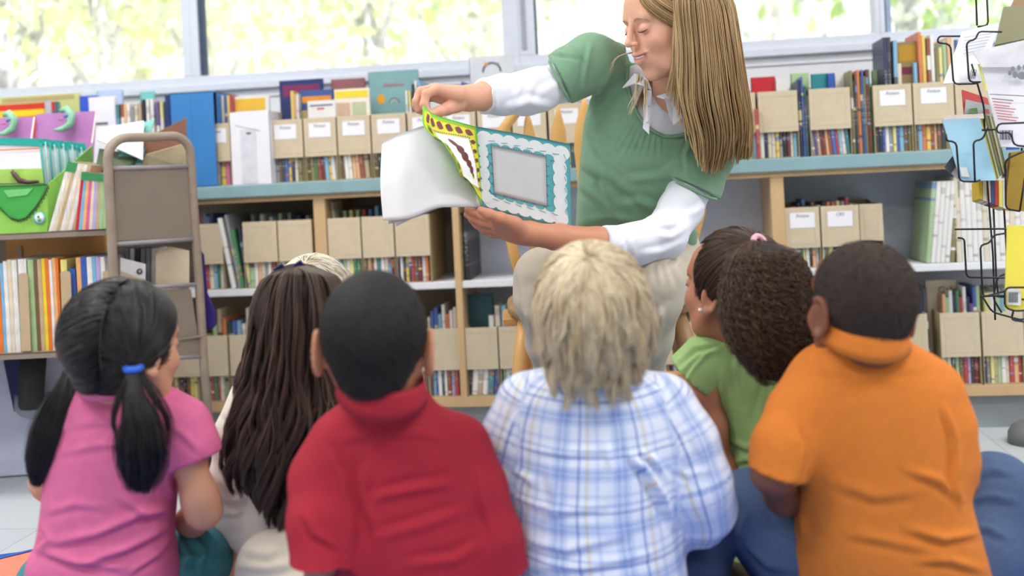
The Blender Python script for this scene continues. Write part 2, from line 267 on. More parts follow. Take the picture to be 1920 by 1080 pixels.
def bookmat(k, v):
    name = 'book_cover_%s_%d' % (CN[k][0].replace(' ', '_'), v)
    if name in MC: return MC[name]
    m = bpy.data.materials.new(name); MC[name] = m; m.use_nodes = True; nt = m.node_tree; N = nt.nodes; b = N['Principled BSDF']; b.inputs['Roughness'].default_value = .42
    c = np.array(srgb(CN[k][1])); g_ = c.mean(); c = (c*.78+g_*.22)*.97+.012; acc = [(.80, .79, .75), (.10, .10, .11), (.7, .58, .25), (.5, .16, .15), (.2, .3, .5)][(v*3+ord(k)) % 5]
    if k in 'wW': acc = tuple(c*.72)
    tc = N.new('ShaderNodeTexCoord'); sp = N.new('ShaderNodeSeparateXYZ'); nt.links.new(tc.outputs['UV'], sp.inputs[0])
    cr = N.new('ShaderNodeValToRGB'); cr.color_ramp.interpolation = 'CONSTANT'; E = cr.color_ramp.elements; rs = np.random.default_rng(v*31+ord(k))
    st = sorted(rs.uniform(.05, .95, 4)); base = (*c, 1); E[0].position = 0; E[0].color = base
    E[1].position = st[0]; E[1].color = (*(c*.6), 1) if v % 2 else (*acc, 1)
    for (p, cc) in ((st[0]+.035, base), (st[2], (*acc, 1)), (st[2]+.03+.05*(v % 3), base)): e = E.new(min(p, .99)); e.color = cc
    nt.links.new(sp.outputs[1], cr.inputs[0])
    mp = N.new('ShaderNodeMapping'); mp.inputs['Scale'].default_value = (70, 1, 260); nz = N.new('ShaderNodeTexNoise'); nz.inputs['Scale'].default_value = 1; nz.inputs['Detail'].default_value = 1; nt.links.new(tc.outputs['Object'], mp.inputs[0]); nt.links.new(mp.outputs[0], nz.inputs['Vector'])
    g = N.new('ShaderNodeMath'); g.operation = 'GREATER_THAN'; g.inputs[1].default_value = .56; nt.links.new(nz.outputs[0], g.inputs[0])
    w = N.new('ShaderNodeMath'); w.operation = 'COMPARE'; w.inputs[1].default_value = .5; w.inputs[2].default_value = .22; nt.links.new(sp.outputs[1], w.inputs[0])
    w2 = N.new('ShaderNodeMath'); w2.operation = 'COMPARE'; w2.inputs[1].default_value = .5; w2.inputs[2].default_value = .25; nt.links.new(sp.outputs[0], w2.inputs[0])
    m1 = N.new('ShaderNodeMath'); m1.operation = 'MULTIPLY'; nt.links.new(g.outputs[0], m1.inputs[0]); nt.links.new(w.outputs[0], m1.inputs[1]); m2 = N.new('ShaderNodeMath'); m2.operation = 'MULTIPLY'; nt.links.new(m1.outputs[0], m2.inputs[0]); nt.links.new(w2.outputs[0], m2.inputs[1])
    mx = N.new('ShaderNodeMix'); mx.data_type = 'RGBA'; nt.links.new(m2.outputs[0], mx.inputs[0]); nt.links.new(cr.outputs[0], mx.inputs[6]); lum = c.mean(); mx.inputs[7].default_value = (*(c*(.66 if lum < .55 else .88)), 1) if lum > .25 else (*(c*.3+.45), 1)
    nt.links.new(mx.outputs[2], b.inputs['Base Color']); return m
BK = {}
def book_mesh(k, v, th, h, d):
    key = (k, v, round(th, 3), round(h, 2), round(d, 2))
    if key in BK: return BK[key]
    q = MB(); m = bookmat(k, v); e = .0016; ht = th/2
    arc = [(ht*math.cos(a)*-1, -min(.004, ht*.5)*math.sin(a)+.004) for a in np.linspace(0, math.pi, 7)]     # rounded spine
    prof = arc+[(ht, d), (ht-e, d), (ht-e, .006), (-ht+e, .006), (-ht+e, d), (-ht, d)]
    n = len(prof); vs = [(x, y, 0) for x, y in prof]+[(x, y, h) for x, y in prof]
    fs = [(i, (i+1) % n, n+(i+1) % n, n+i) for i in range(n)]
    # end caps as strips: spine part, two boards
    for o in (0, n):
        fs.append(tuple(o+i for i in (list(range(0, 7))+[9, 10]))); fs.append(tuple(o+i for i in (6, 7, 8, 9))); fs.append(tuple(o+i for i in (10, 11, 12, 0)))
    q.add(vs, fs, m); q.box((-ht+e, .006, .003), (ht-e, d-.003, h-.003), m_pages)
    o = q.build('book'); me = o.data; bpy.data.objects.remove(o); uv = me.uv_layers.new(name='UVMap'); uv.data.foreach_set('uv', [c for l in me.loops for c in (me.vertices[l.vertex_index].co.x/th+.5, me.vertices[l.vertex_index].co.z/h)]); BK[key] = me; return me
ORD = ['first', 'second', 'third', 'fourth', 'fifth', 'sixth', 'seventh', 'eighth', 'ninth', 'tenth', 'eleventh', 'twelfth', '13th', '14th', '15th', '16th', '17th', '18th', '19th', '20th', '21st', '22nd', '23rd', '24th', '25th', '26th']
NB = [0]
def one_book(k, x, y, z, th, h, d, lab, grp, lean=0, yaw=0, name='book'):
    NB[0] += 1; me = book_mesh(k, NB[0] % 5, max(.004, round(th, 3)), round(h, 2), round(d, 2)); o = bpy.data.objects.new(name, me); COL.objects.link(o)
    hs = th/2*abs(math.sin(lean)); o.location = (x, y, z+hs+.0003); o.rotation_euler = (0, lean, yaw); return tag(o, lab, 'book', grp)
def run(px0, px1, zb, h, seq, desc, grp, Y=None, lean=0, hv=.012, d=.17):
    """row of books, spines to the room, between two picture columns; desc: where"""
    Y = YF+.012 if Y is None else Y; a, c = xat(px0, zb+h*.4, Y), xat(px1, zb+h*.4, Y); n = len(seq); ws = RNG.uniform(.7, 1.3, n); ws = ws/ws.sum()*(c-a)
    x = a
    for i, (k, w) in enumerate(zip(seq, ws)):
        if k != ' ':
            th = w-.0006; hh = h+RNG.uniform(-hv, hv); ln = lean if not hasattr(lean, '__len__') else lean[i]
            j = sum(1 for q in seq[:i+1] if q != ' ')
            lb = '%s book, %s from left %s' % (CN[k][0], ORD[j-1], desc)
            one_book(k, x+w/2, Y+RNG.uniform(0, .006), zb, th*math.cos(ln), hh, d, lb, grp, ln)
        x += w
# ================================================================== FILES AND BOOKS ON THE COUNTER
G1, G2, G3 = 'magazine files on the counter', 'magazine files on the white shelf', 'magazine files on the bottom shelf'
file_box(377, 432, ZC, 'labelled tan magazine file beside the blue upright box, leftmost on counter', G1)
file_box(503, 568, ZC, 'labelled tan file just right of the tall white file on counter', G1)
file_box(569, 631, ZC, 'labelled tan file on counter holding the big navy book', G1)
file_box(632, 695, ZC, 'labelled tan file on counter under the yellow-topped magazine', G1)
file_box(696, 762, ZC, 'labelled tan file on counter in front of the teal rainbow book', G1)
file_box(764, 826, ZC, 'labelled tan file on counter directly below the raised hand', G1)
file_box(828, 893, ZC, 'labelled tan file on counter below the white raised sleeve, above the page corner', G1)
file_box(895, 958, ZC, 'labelled tan file on counter behind the leftmost chair spindle', G1)
file_box(960, 1025, ZC, 'labelled tan file on counter seen between two chair spindles', G1)
file_box(1028, 1098, ZC, 'labelled tan file on counter seen between chair back and green sweater', G1)
file_box(1360, 1418, ZC, 'plain tan file on counter half hidden by the ends of the long blond hair', G1, label=False)
file_box(1421, 1497, ZC, 'plain tan file on counter right of the red narrow book', G1, label=False)
file_box(1517, 1596, ZC, 'plain tan file on counter standing alone between two gaps of thin books', G1, label=False)
file_box(1637, 1711, ZC, 'labelled tan file on counter under the dark navy atlas books', G1)
file_box(1712, 1790, ZC, 'labelled tan file on counter under the orange-spined books', G1)
file_box(1791, 1862, ZC, 'plain tan file on counter right behind the wire rack', G1, label=False)
file_box(1864, 1935, ZC, 'plain tan file on counter at the right picture edge behind leaflets', G1, label=False)
YI = YF+.014
def ru(a, b, s, desc, z=ZC, h=.165, **k): run(a, b, z+.0025, h, s, desc, desc_group(desc), Y=YI, **k)
def desc_group(d): return 'books '+d
ru(385, 430, 'rwWyk', 'in the leftmost counter file', h=.15)
ru(507, 566, 'BxCTbyBWm', 'in the file right of the white file')
ru(575, 628, 'CmgORsyw', 'in the file with big navy book', lean=-.05)
ru(636, 692, 'CwwaaOc', 'under the yellow-topped magazine', lean=-.06)
ru(700, 758, 'CGxlwWb', 'below the teal rainbow book')
ru(768, 822, 'wYxTBwG', 'below the raised hand')
ru(962, 1022, 'gwbrWsC', 'in the file between chair spindles')
ru(1031, 1095, 'YywWYTbg', 'beside the sweater on the counter')
run(1404, 1419, ZC, .19, 'ls', 'by the blond hair ends on counter', 'books by the hair ends')
one_book('r', xat(1419.5, ZC+.1, YF-.004)+.001, YF-.015, ZC, .008, .155, .12, 'narrow bright red book standing in front of the plain tan files near blond hair', None, -.01)
ru(1424, 1495, 'wBWWyxnRWs', 'under the plain file beside red narrow book')
run(1499, 1516, ZC, .225, 'BbT', 'in the narrow gap between two plain files', 'books in the gap between plain files')
ru(1521, 1594, 'xpcROaObrswt', 'under the lone plain counter file', lean=-.07)
run(1598, 1636, ZC, .24, 'mXCoTbmRg', 'between plain file and Fiction file', 'books before the first Fiction file', hv=.02)
ru(1641, 1709, 'XBbwxYbsCm', 'under the left Fiction file')
ru(1714, 1788, 'CsoyOaCXmW', 'under the right Fiction file')
ru(1794, 1860, 'WwyYlWc', 'under the file behind the wire rack')
# taller books with their covers showing above the files
m_dk = {}
def cover_book(k, px0, px1, pyt, zb, lab, thick=.012, dy=.05, yaw=0, tiltx=0, marks=None, cat='book', grp=None, col=None):
    """book standing with its cover to the room: cover boards, page block, printed marks as thin raised patches"""
    Y = YF+dy; a, c = xat(px0, zb+.2, Y), xat(px1, zb+.2, Y); zt = onY((px0+px1)/2, pyt, Y)[2]; w, h = c-a, zt-zb
    root = emp('book', ((a+c)/2, Y, zb+.003), lab, cat, grp); root.rotation_euler = (tiltx, 0, yaw)
    m = bookmat(k, 9) if col is None else mat('cover_%d_%d_%d' % col, col, .4, .05, 12)
    if col is None: m = mat('plain_cover_'+CN[k][0].replace(' ', '_'), CN[k][1], .4, .05, 12)
    q = MB(); q.box((-w/2, 0, 0), (w/2, .0015, h), m); q.box((-w/2, thick-.0015, 0), (w/2, thick, h), m); q.box((-w/2, 0, 0), (-w/2+.0015, thick, h), m); q.build('cover', root)
    q = MB(); q.box((-w/2+.0015, .0016, .002), (w/2-.003, thick-.0016, h-.003), m_pages); q.build('pages', root)
    for (x0, z0, x1, z1, cc, nm) in (marks or []):
        q = MB(); q.box((-w/2+w*x0, -.0006, h*z0), (-w/2+w*x1, 0, h*z1), mat('print_%d_%d_%d' % cc, cc, .5, .03)); q.build(nm, root)
    return root, w, h
r_, w_, h_ = cover_book('B', 527, 608, 151, ZC, 'large navy blue picture book rising behind the counter files', dy=.1, col=(44, 58, 112), marks=[(.08, .84, .92, .95, (128, 44, 92), 'title_band'), (.08, .1, .8, .6, (58, 78, 140), 'picture')])
one_book('y', xat(551, .95, YF+.04), YF+.04, ZC+.003, .009, .287, .15, 'thin yellow-orange book spine in front of the navy picture book', 'spines by navy book')
one_book('a', xat(556, .95, YF+.04), YF+.04, ZC+.003, .006, .283, .15, 'thin apricot book spine in front of the navy picture book', 'spines by navy book')
one_book('w', xat(560.5, .95, YF+.04), YF+.04, ZC+.003, .006, .28, .15, 'thin white book spine in front of the navy picture book', 'spines by navy book')
cover_book('B', 563, 626, 170, ZC, 'dark blue paperback with orange stripe, right of thin yellow spines', dy=.07, col=(66, 92, 150), marks=[(.08, .86, .95, .93, (226, 150, 50), 'title_band'), (.05, .3, .95, .78, (196, 176, 120), 'picture')])
cover_book('w', 577, 630, 190, ZC, 'white booklet peeking over the file with big navy book', dy=.03, marks=[(.1, .93, .9, .95, (90, 110, 160), 'title_line'), (.35, .885, .6, .91, (210, 110, 100), 'picture')])
cover_book('R', 624, 687, 149, ZC, 'dull red-brown book at the back above the yellow-topped magazine', dy=.13, col=(150, 96, 100), marks=[(.05, .83, .95, .9, (190, 150, 140), 'picture')])
cover_book('y', 628, 694, 168, ZC, 'magazine with yellow title strip and photo panels above the files', dy=.04, col=(238, 232, 216), marks=[(.04, .9, .96, .98, (236, 214, 60), 'title_band'), (.1, .6, .45, .85, (206, 176, 150), 'picture'), (.5, .6, .9, .85, (190, 196, 160), 'picture')])
r_, w_, h_ = cover_book('t', 694, 787, 134, ZC, 'big teal picture book with orange sun and small rainbow on its cover', dy=.11, col=(128, 172, 174))
def lay(root, w, h, fn, name, z=-.0012, lab=None):
    q = MB(); fn(q, w, h); return q.build(name, root, label=lab)
def arcband(q, cx, cz, r0, r1, m, y=-.001, n=14, a0=0, a1=math.pi):
    vs = []
    for i in range(n+1): a = a0+(a1-a0)*i/n; vs += [(cx+r0*math.cos(a), y, cz+r0*math.sin(a)), (cx+r1*math.cos(a), y, cz+r1*math.sin(a))]
    q.add(vs+[(v[0], y+.0008, v[2]) for v in vs], [(2*i, 2*i+1, 2*i+3, 2*i+2) for i in range(n)]+[(2*(n+1)+2*i, 2*(n+1)+2*i+2, 2*(n+1)+2*i+3, 2*(n+1)+2*i+1) for i in range(n)]+[(2*i+1, 2*(n+1)+2*i+1, 2*(n+1)+2*i+3, 2*i+3) for i in range(n)], m)
def disc(q, cx, cz, r, m, y=-.001, rz=None, n=18, th=.0008):
    rz = rz or r; q.prism([(cx+r*math.cos(2*math.pi*i/n), y, cz+rz*math.sin(2*math.pi*i/n)) for i in range(n)], (0, th, 0), m)
q = MB(); disc(q, -.043, h_-.09, .013, mat('sun_orange', (226, 160, 40), .5), rz=.016); q.build('sun_picture', r_)
q = MB(); arcband(q, 0, h_-.105, .014, .017, mat('rainbow_dark', (70, 90, 110), .5)); arcband(q, 0, h_-.105, .010, .013, mat('rainbow_cream', (220, 210, 170), .5)); q.build('rainbow_picture', r_)
text_mesh('title', 'Rainbow', .020, Matrix.Translation((.0, -.001, h_-.045)) @ Matrix.Rotation(math.pi/2, 4, 'X'), mat('pink_print', (206, 110, 130), .5), r_, shear=.4)
for i, (k, pa, hh) in enumerate([('w', 764, .27), ('Y', 770, .27), ('X', 776, .295), ('w', 782, .30), ('s', 788, .30)]):
    one_book(k, xat(pa, 1.0, YF+.05), YF+.05, ZC+.003, .007, hh, .15, '%s spine, %s of the five beside the raised fingers above the file' % (CN[k][0], ORD[i]), 'spines by the fingers')
for i, (k, pa, hh) in enumerate([('b', 852, .285), ('B', 861, .28), ('T', 844, .27), ('b', 870, .29)]):
    one_book(k, xat(pa, 1.0, YF+.08), YF+.08, ZC+.003, .009, hh, .15, '%s book top behind the wrist of the raised arm' % CN[k][0] if i < 3 else 'bright blue book top behind the wrist, nearest the white cuff', 'books behind the wrist')
r_, w_, h_ = cover_book('w', 884, 968, 106, ZC, 'pale grey picture book with arch drawing standing behind the raised sleeve', dy=.16, col=(216, 220, 226))
q = MB(); arcband(q, 0, h_-.052, .026, .032, mat('rainbow_dark', (70, 90, 110), .5)); disc(q, -.018, h_-.026, .006, mat('sun_orange', (226, 160, 40), .5), y=-.0018); disc(q, .02, h_-.028, .005, mat('leafprint_green', (120, 160, 110), .5), y=-.0018); q.build('arch_picture', r_)
# right part of the counter, covers above the files
for (k, a, c, t, dy, lb) in [('r', 1409, 1455, 146, .1, 'red-topped book behind the plain file nearest the blond hair'), ('w', 1455, 1478, 149, .09, 'small white book top behind plain file near the hair'), ('l', 1484, 1518, 139, .12, 'pale green picture book behind the first gap on right counter'),
                             ('t', 1522, 1552, 140, .08, 'teal picture book peeking over the lone plain file, left'), ('b', 1552, 1566, 139, .07, 'blue book peeking over the lone plain file, middle'), ('w', 1566, 1588, 138, .12, 'white book peeking over the lone plain file, right'),
                             ('t', 1586, 1610, 137, .1, 'pale teal book behind the thin spines right of lone plain file'), ('l', 1636, 1660, 133, .13, 'pale green book top behind the left Fiction file')]:
    cover_book(k, a, c, t, ZC, lb, dy=dy, grp='covers above the right files')
for (k, a, hh, lb) in [('B', 1660, .342, 'tall navy atlas spine above left Fiction file, leftmost'), ('X', 1667, .342, 'tall charcoal atlas spine above left Fiction file, beside the navy one'), ('s', 1679, .325, 'tall pale blue spine above the left Fiction file'), ('W', 1686, .26, 'short cream spine above the left Fiction file')]:
    one_book(k, xat(a, 1.0, YF+.03), YF+.03, ZC+.003, .0105, hh, .16, lb, 'tall spines above left Fiction file', .02)
cover_book('c', 1684, 1724, 80, ZC, 'brown autumn tree picture book above the Fiction files', dy=.05, col=(150, 128, 84), marks=[(.1, .82, .9, .97, (186, 142, 40), 'picture'), (.2, .7, .98, .77, (120, 40, 60), 'title_band')])
for i, (k, a, hh) in enumerate([('s', 1719, .255), ('o', 1729, .35), ('y', 1736, .345), ('O', 1745, .33), ('w', 1752, .345), ('m', 1760, .30), ('Y', 1767, .30), ('l', 1775, .32), ('a', 1783, .33), ('W', 1790, .33), ('b', 1798, .32)]):
    one_book(k, xat(a, 1.0, YF+.03), YF+.03, ZC+.003, .010, hh, .16, 'tall %s book, %s of the row above the right Fiction file' % (CN[k][0], ORD[i]), 'tall books above right Fiction file')
# left part of the counter
m_blue = mat('blue_plastic_box', (62, 130, 196), .4, .05, 8)
root = emp('upright_box', ((xat(318, .95, YF)+xat(402, .95, YF))/2, YF-.01, ZC), 'tall bright blue upright box on the counter above the cart rail', 'box')
Yb = YF-.012; a, c = xat(322, .95, Yb), xat(404, .95, Yb); zt = onY(355, 173, Yb)[2]
q = MB(); t = .004; mid = xat(362, .95, Yb)
for (lo, hi) in (((a, Yb, ZC), (a+t, Yb+.2, zt)), ((c-t, Yb+.03, ZC), (c, Yb+.2, zt)), ((a, Yb+.2-t, ZC), (c, Yb+.2, zt)), ((a, Yb, ZC), (mid, Yb+t, zt)), ((mid, Yb, ZC), (c, Yb+t, zt-.0)), ((a, Yb, ZC), (c, Yb+.2, ZC+t)), ((a, Yb, zt-t), (c, Yb+.2, zt))): q.box(lo, hi, m_blue)
q.build('shell', root, world=True, bevel=.001)
q = MB(); q.box((a-.016, Yb+.002, ZC), (a-.001, Yb+.2, zt-.005), mat('navy_edge', (40, 56, 110), .5)); q.build('side_board', root, world=True, label='navy blue side board')
for i, (k, pa) in enumerate([('k', 407), ('w', 413), ('W', 418), ('b', 424), ('y', 429), ('r', 435)]):
    one_book(k, xat(pa, 1.03, YF+.05), YF+.05, ZC+.003, .0088, .292, .14, '%s spine, %s of six standing right of the blue upright box' % (CN[k][0], ORD[i]), 'spines right of blue box')
cover_book('y', 436, 506, 181, ZC, 'book with yellow title panel behind the tall white file', dy=.07, col=(228, 228, 224), marks=[(.1, .83, .9, .97, (232, 184, 62), 'title_band')])
# tall white file with dark slot
root = emp('white_magazine_file', ((xat(431, .92, YF-.02)+xat(508, .92, YF-.02))/2, YF-.018, ZC), 'tall glossy white file with grey front strip on counter', 'file box')
Yb = YF-.018; a, c = xat(433, .92, Yb), xat(508, .92, Yb); zt = onY(470, 209, Yb)[2]; mw_ = mat('glossy_white_card', (236, 236, 242), .3, .01)
q = MB(); q.box((a, Yb, ZC), (c, Yb+.003, zt), mw_); q.box((a, Yb, ZC), (a+.003, Yb+.2, zt), mw_); q.box((c-.003, Yb, ZC), (c, Yb+.2, zt), mw_); q.box((a, Yb+.2, ZC), (c, Yb+.203, zt), mw_); q.build('shell', root, world=True, bevel=.001)
q = MB(); q.box((a+.035, Yb-.0012, ZC+.004), (a+.085, Yb-.0002, zt-.055), mat('pale_grey_strip', (218, 220, 230), .4)); q.build('front_strip', root, world=True, label='pale grey front strip')
q = MB(); q.box((a+.055, Yb-.003, zt-.07), (a+.07, Yb-.0012, zt-.066), mat('black_clip', (40, 40, 50), .4)); q.build('clip', root, world=True, label='small black clip')
q = MB(); q.tube([(a+.02, Yb-.002, zt-.04), (a+.1, Yb-.002, zt-.062)], .0007, mat('thread_grey', (200, 200, 208)), 5); q.build('string', root, world=True)
# far-left counter: covers and spines
cover_book('l', -40, 152, 181, ZC, 'long yellow-green picture book lying upright at the far left window', dy=.12, col=(206, 214, 140), marks=[(.25, .94, .95, .985, (186, 170, 120), 'title_band')])
cover_book('r', -30, 86, 197, ZC, 'red book with yellow strip behind the purple folders', dy=.08, col=(214, 60, 44), marks=[(0, .86, 1, .93, (244, 210, 40), 'title_band')])
cover_book('x', 86, 100, 190, ZC, 'narrow grey book behind the purple folders', dy=.06, col=(186, 186, 192)); cover_book('T', 99, 112, 192, ZC, 'narrow teal and red book behind the purple folders', dy=.06, col=(60, 112, 120), marks=[(0, .9, .5, 1, (200, 40, 40), 'title_band')])
cover_book('b', 152, 186, 181, ZC, 'royal blue binder end left of the white binder', dy=.06, col=(56, 92, 206)); cover_book('w', 168, 218, 183, ZC, 'white binder with faint title on far left counter', dy=.03, col=(238, 238, 244), marks=[(.25, .7, .7, .73, (110, 110, 120), 'title_line')])
cover_book('s', 186, 232, 170, ZC, 'pale blue sheet folder behind the white binder', dy=.14, col=(190, 208, 240))
for i, (k, pa) in enumerate(zip('tOawxWcnwwpYB', [222, 231, 237, 243, 250, 257, 264, 271, 279, 287, 297, 305, 313])):
    one_book(k, xat(pa, .98, YF+.02), YF+.02, ZC+.003, .0115, .285+RNG.uniform(-.012, .012), .15, '%s spine, %s of the row left of the blue upright box' % (CN[k][0], ORD[i]), 'spines left of blue box')
cover_book('t', 266, 292, 173, ZC, 'pale teal book leaning behind the row left of blue box', dy=.17, col=(120, 196, 196))
# ------------------------------------------------------------------ white middle shelf
def rm(a, b, s, desc, z=ZM, h=.15, **k): run(a, b, z+.0025, h, s, desc, 'books '+desc, Y=YI, **k)
HM = .212
file_box(372, 418, ZM, 'plain tan file on white shelf partly hidden by the cart post', G2, h=HM, label=False)
file_box(455, 520, ZM, 'plain tan file on white shelf right of the leaning green books', G2, h=HM, label=False)
file_box(521, 586, ZM, 'plain tan file on white shelf touching the left upright', G2, h=HM, label=False)
file_box(614, 677, ZM, 'plain tan file on white shelf just right of the left upright', G2, h=HM, label=False)
file_box(678, 739, ZM, 'plain tan file in the middle of three on white shelf below the open book', G2, h=HM, label=False)
file_box(740, 806, ZM, 'plain tan file on white shelf with its long side showing, under the white page', G2, h=HM, label=False)
rm(380, 417, 'rrWsgw', 'in the white-shelf file by the cart')
rm(458, 518, 'YlwaWxwO', 'in the file beside the leaning books'); rm(524, 584, 'wxbWwnxw', 'left of the left upright on white shelf')
rm(618, 676, 'xwtlwYgg', 'right of the left upright on white shelf'); rm(681, 738, 'CaOwtwWsR', 'in the middle file over white shelf')
rm(743, 803, 'BwXyTrCRwo', 'in the file under the white page')
for i, (k, pa, hh, ln, th) in enumerate([('w', 437, .232, -.16, .014), ('x', 449, .236, -.16, .008), ('g', 452, .19, -.14, .016), ('B', 462, .2, -.10, .007)]):
    one_book(k, xat(pa, ZM+.02, YF+.004), YF+.004+.002*i, ZM+.001, th, hh, .2, ['leaning white-cream book on white shelf beside the cart', 'leaning grey thin book pressed on the white-cream one', 'leaning green and yellow book between two plain files', 'thin dark blue book behind the leaning green one'][i], 'leaning books on white shelf', ln)
for (seq, p0, p1, ds, zz) in [('kssb', 375, 400, 'peeking over the file near the cart', .232), ('xwwlxBx', 465, 585, 'peeking over the files left of the upright', .222), ('lYlrbsbb', 640, 736, 'peeking over files right of the upright', .226)]:
    for i, k in enumerate(seq):
        pa = p0+(p1-p0)*(i+.5)/len(seq); one_book(k, xat(pa, ZM+.2, YF+.1), YF+.1, ZM+.003, .012, zz+RNG.uniform(-.004, .014), .12, '%s book top, %s of those %s' % (CN[k][0], ORD[i], ds), 'book tops '+ds)
one_book('W', xat(632, ZM+.2, YF+.06), YF+.06, ZM+.003, .007, .262, .1, 'narrow white book poking highest beside the left upright', None, -.06)
one_book('n', xat(874, ZM+.1, YF+.02), YF+.02, ZM+.001, .017, .215, .22, 'black book with red lettering standing alone against the pale panel', None)
one_book('m', xat(865, ZM+.1, YF+.02), YF+.02, ZM+.001, .008, .20, .22, 'thin olive book beside the black book with red lettering', None)
# right part of the white shelf
file_box(1472, 1538, ZM, 'labelled tan file on white shelf beside the right upright', G2, h=HM-.03, bandfrac=.67)
file_box(1539, 1612, ZM, 'labelled CRS tan file on white shelf with its long side showing', G2, h=HM-.03, bandfrac=.67, word='CRS')
file_box(1615, 1661, ZM, 'narrow plain tan file standing in for the long side of the CRS file', G2, h=HM-.03, label=False, dy=.03)  # separate file in place of the CRS file's visible side
rm(1478, 1536, 'CkWTgYwnaw', 'in the labelled file by the right upright', h=.12); rm(1542, 1608, 'wmYGxgwXbw', 'in the CRS file', h=.12)
for i, (k, pa) in enumerate(zip('rBbXCwXopYxrw', [1488, 1497, 1506, 1514, 1523, 1535, 1545, 1553, 1562, 1571, 1580, 1588, 1596])):
    one_book(k, xat(pa, ZM+.19, YF+.07), YF+.07, ZM+.003, .010, .185+RNG.uniform(-.003, .012), .13, '%s book top, %s of the row above the two labelled shelf files' % (CN[k][0], ORD[i]), 'book tops above labelled shelf files')
Ym = YF+.01
for i in range(6):
    k = 'lwwwwm'[i]; one_book(k, xat(1741+9*i, ZM+.0, Ym), Ym, ZM+.001, .0125, .245, .2, '%s magazine leaning right, %s of the slanted group on white shelf' % (CN[k][0], ORD[i]), 'slanted magazines', .12)
for i in range(15):
    one_book('w' if i % 5 else 'W', xat(1797+10.2*i, ZM+.1, Ym), Ym, ZM+.001, .0145, .248+.004*math.sin(i*2), .2, 'white magazine spine, %s of the upright row behind the wire rack' % ORD[i], 'upright white magazines')
# ------------------------------------------------------------------ bottom shelf
HB = .213
def bx(a, b, lab, **k): file_box(a, b, ZB, lab, G3, h=HB+k.pop('dh', 0), label=False, **k)
bx(322, 376, 'plain tan bottom-shelf file seen through the cart frame'); bx(384, 428, 'plain tan bottom-shelf file just right of the cart post'); bx(430, 485, 'plain tan bottom-shelf file beside the long dark hair')
bx(735, 797, 'plain tan bottom-shelf file behind the red-shirted child\'s ear'); bx(799, 862, 'plain tan bottom-shelf file right of the black-haired boy\'s ear'); bx(872, 934, 'plain tan bottom-shelf file right of the middle gap'); bx(935, 992, 'plain tan bottom-shelf file behind the left chair leg')
bx(1160, 1222, 'plain tan bottom-shelf file behind the reader\'s shin'); bx(1226, 1292, 'plain tan bottom-shelf file between trouser cuff and chair leg'); bx(1294, 1360, 'plain tan bottom-shelf file left of the green-shirted girl\'s face'); bx(1500, 1562, 'plain tan bottom-shelf file between curly hair and the orange-shirted child')
bx(1672, 1741, 'plain tan bottom-shelf file right of the shaved head'); bx(1763, 1839, 'plain tan bottom-shelf file under the white-capped spines, left of pair'); bx(1841, 1920, 'plain tan bottom-shelf file under the yellow card on the rack')
def rb(a, b, s, desc, h=.085, z=ZB, **k): run(a, b, z+.0025, h, s, desc, 'books '+desc, Y=YI, hv=.008, **k)
rb(325, 374, 'YCXnCyYc', 'seen through the cart bottom', h=.14); rb(387, 426, 'lrgrWl', 'right of the cart post at bottom', h=.14); rb(433, 482, 'pxWrlw', 'at bottom beside the dark hair', h=.14)
rb(740, 795, 'wgWrbxw', 'at bottom behind the ear', h=.14); rb(801, 860, 'wCsbwTwOvr', 'at bottom under the file right of the ear', h=.14); rb(874, 932, 'Xwcwtb', 'at bottom right of the middle gap', h=.14, lean=.1); rb(938, 990, 'Glwgxtgg', 'at bottom by the chair leg', h=.14)
rb(1163, 1220, 'wCxbwrb', 'at bottom behind the shin', h=.14); rb(1228, 1290, 'wBwaXwBa', 'at bottom between cuff and chair leg', h=.14); rb(1297, 1357, 'wCbxwrb', 'at bottom left of the girl in green', h=.14); rb(1503, 1560, 'wCbxwr', 'at bottom behind the curls', h=.14)
rb(1675, 1738, 'wCbxwTb', 'at bottom right of the shaved head', h=.14); rb(1766, 1837, 'wWGlCrvXR', 'at bottom under the left file of the right pair', h=.14); rb(1844, 1918, 'BxYclwWrar', 'at bottom under the file below the rack', h=.14)
for (seq, p0, p1, ds, hh) in [('lcoGbswW', 398, 470, 'above the bottom files by the cart', .27), ('WbbswowWr', 800, 864, 'above the file right of the ear', .265), ('wWscs', 915, 975, 'above the file by the chair leg', .255),
                              ('TGnBX', 1690, 1740, 'right of the shaved head on bottom shelf', .265), ('alwBgrwBpbl', 1768, 1838, 'above the left file of right pair', .262), ('YwlswYl', 1846, 1916, 'above the file under the rack', .265)]:
    for i, k in enumerate(seq):
        pa = p0+(p1-p0)*(i+.5)/len(seq); th = min(.016, (p1-p0)/len(seq)*.0016)
        one_book(k, xat(pa, ZB+.22, YF+.05), YF+.05, ZB+.003, th, hh+RNG.uniform(-.03, .02), .14, '%s book, %s of those %s' % (CN[k][0], ORD[i], ds), 'books '+ds)
cover_book('T', 866, 926, 555, ZB, 'wide dark teal book cover standing above the bottom-shelf files', dy=.09, col=(50, 92, 102), thick=.02)
r_, w_, h_ = cover_book('W', 1737, 1795, 527, ZB, 'cream book with dark lettering Co above the bottom files', dy=.1, col=(206, 190, 160))
text_mesh('title', 'Col', .028, Matrix.Translation((.012, -.001, h_-.03)) @ Matrix.Rotation(math.pi/2, 4, 'X'), mat('dark_print', (50, 48, 50), .5), r_)
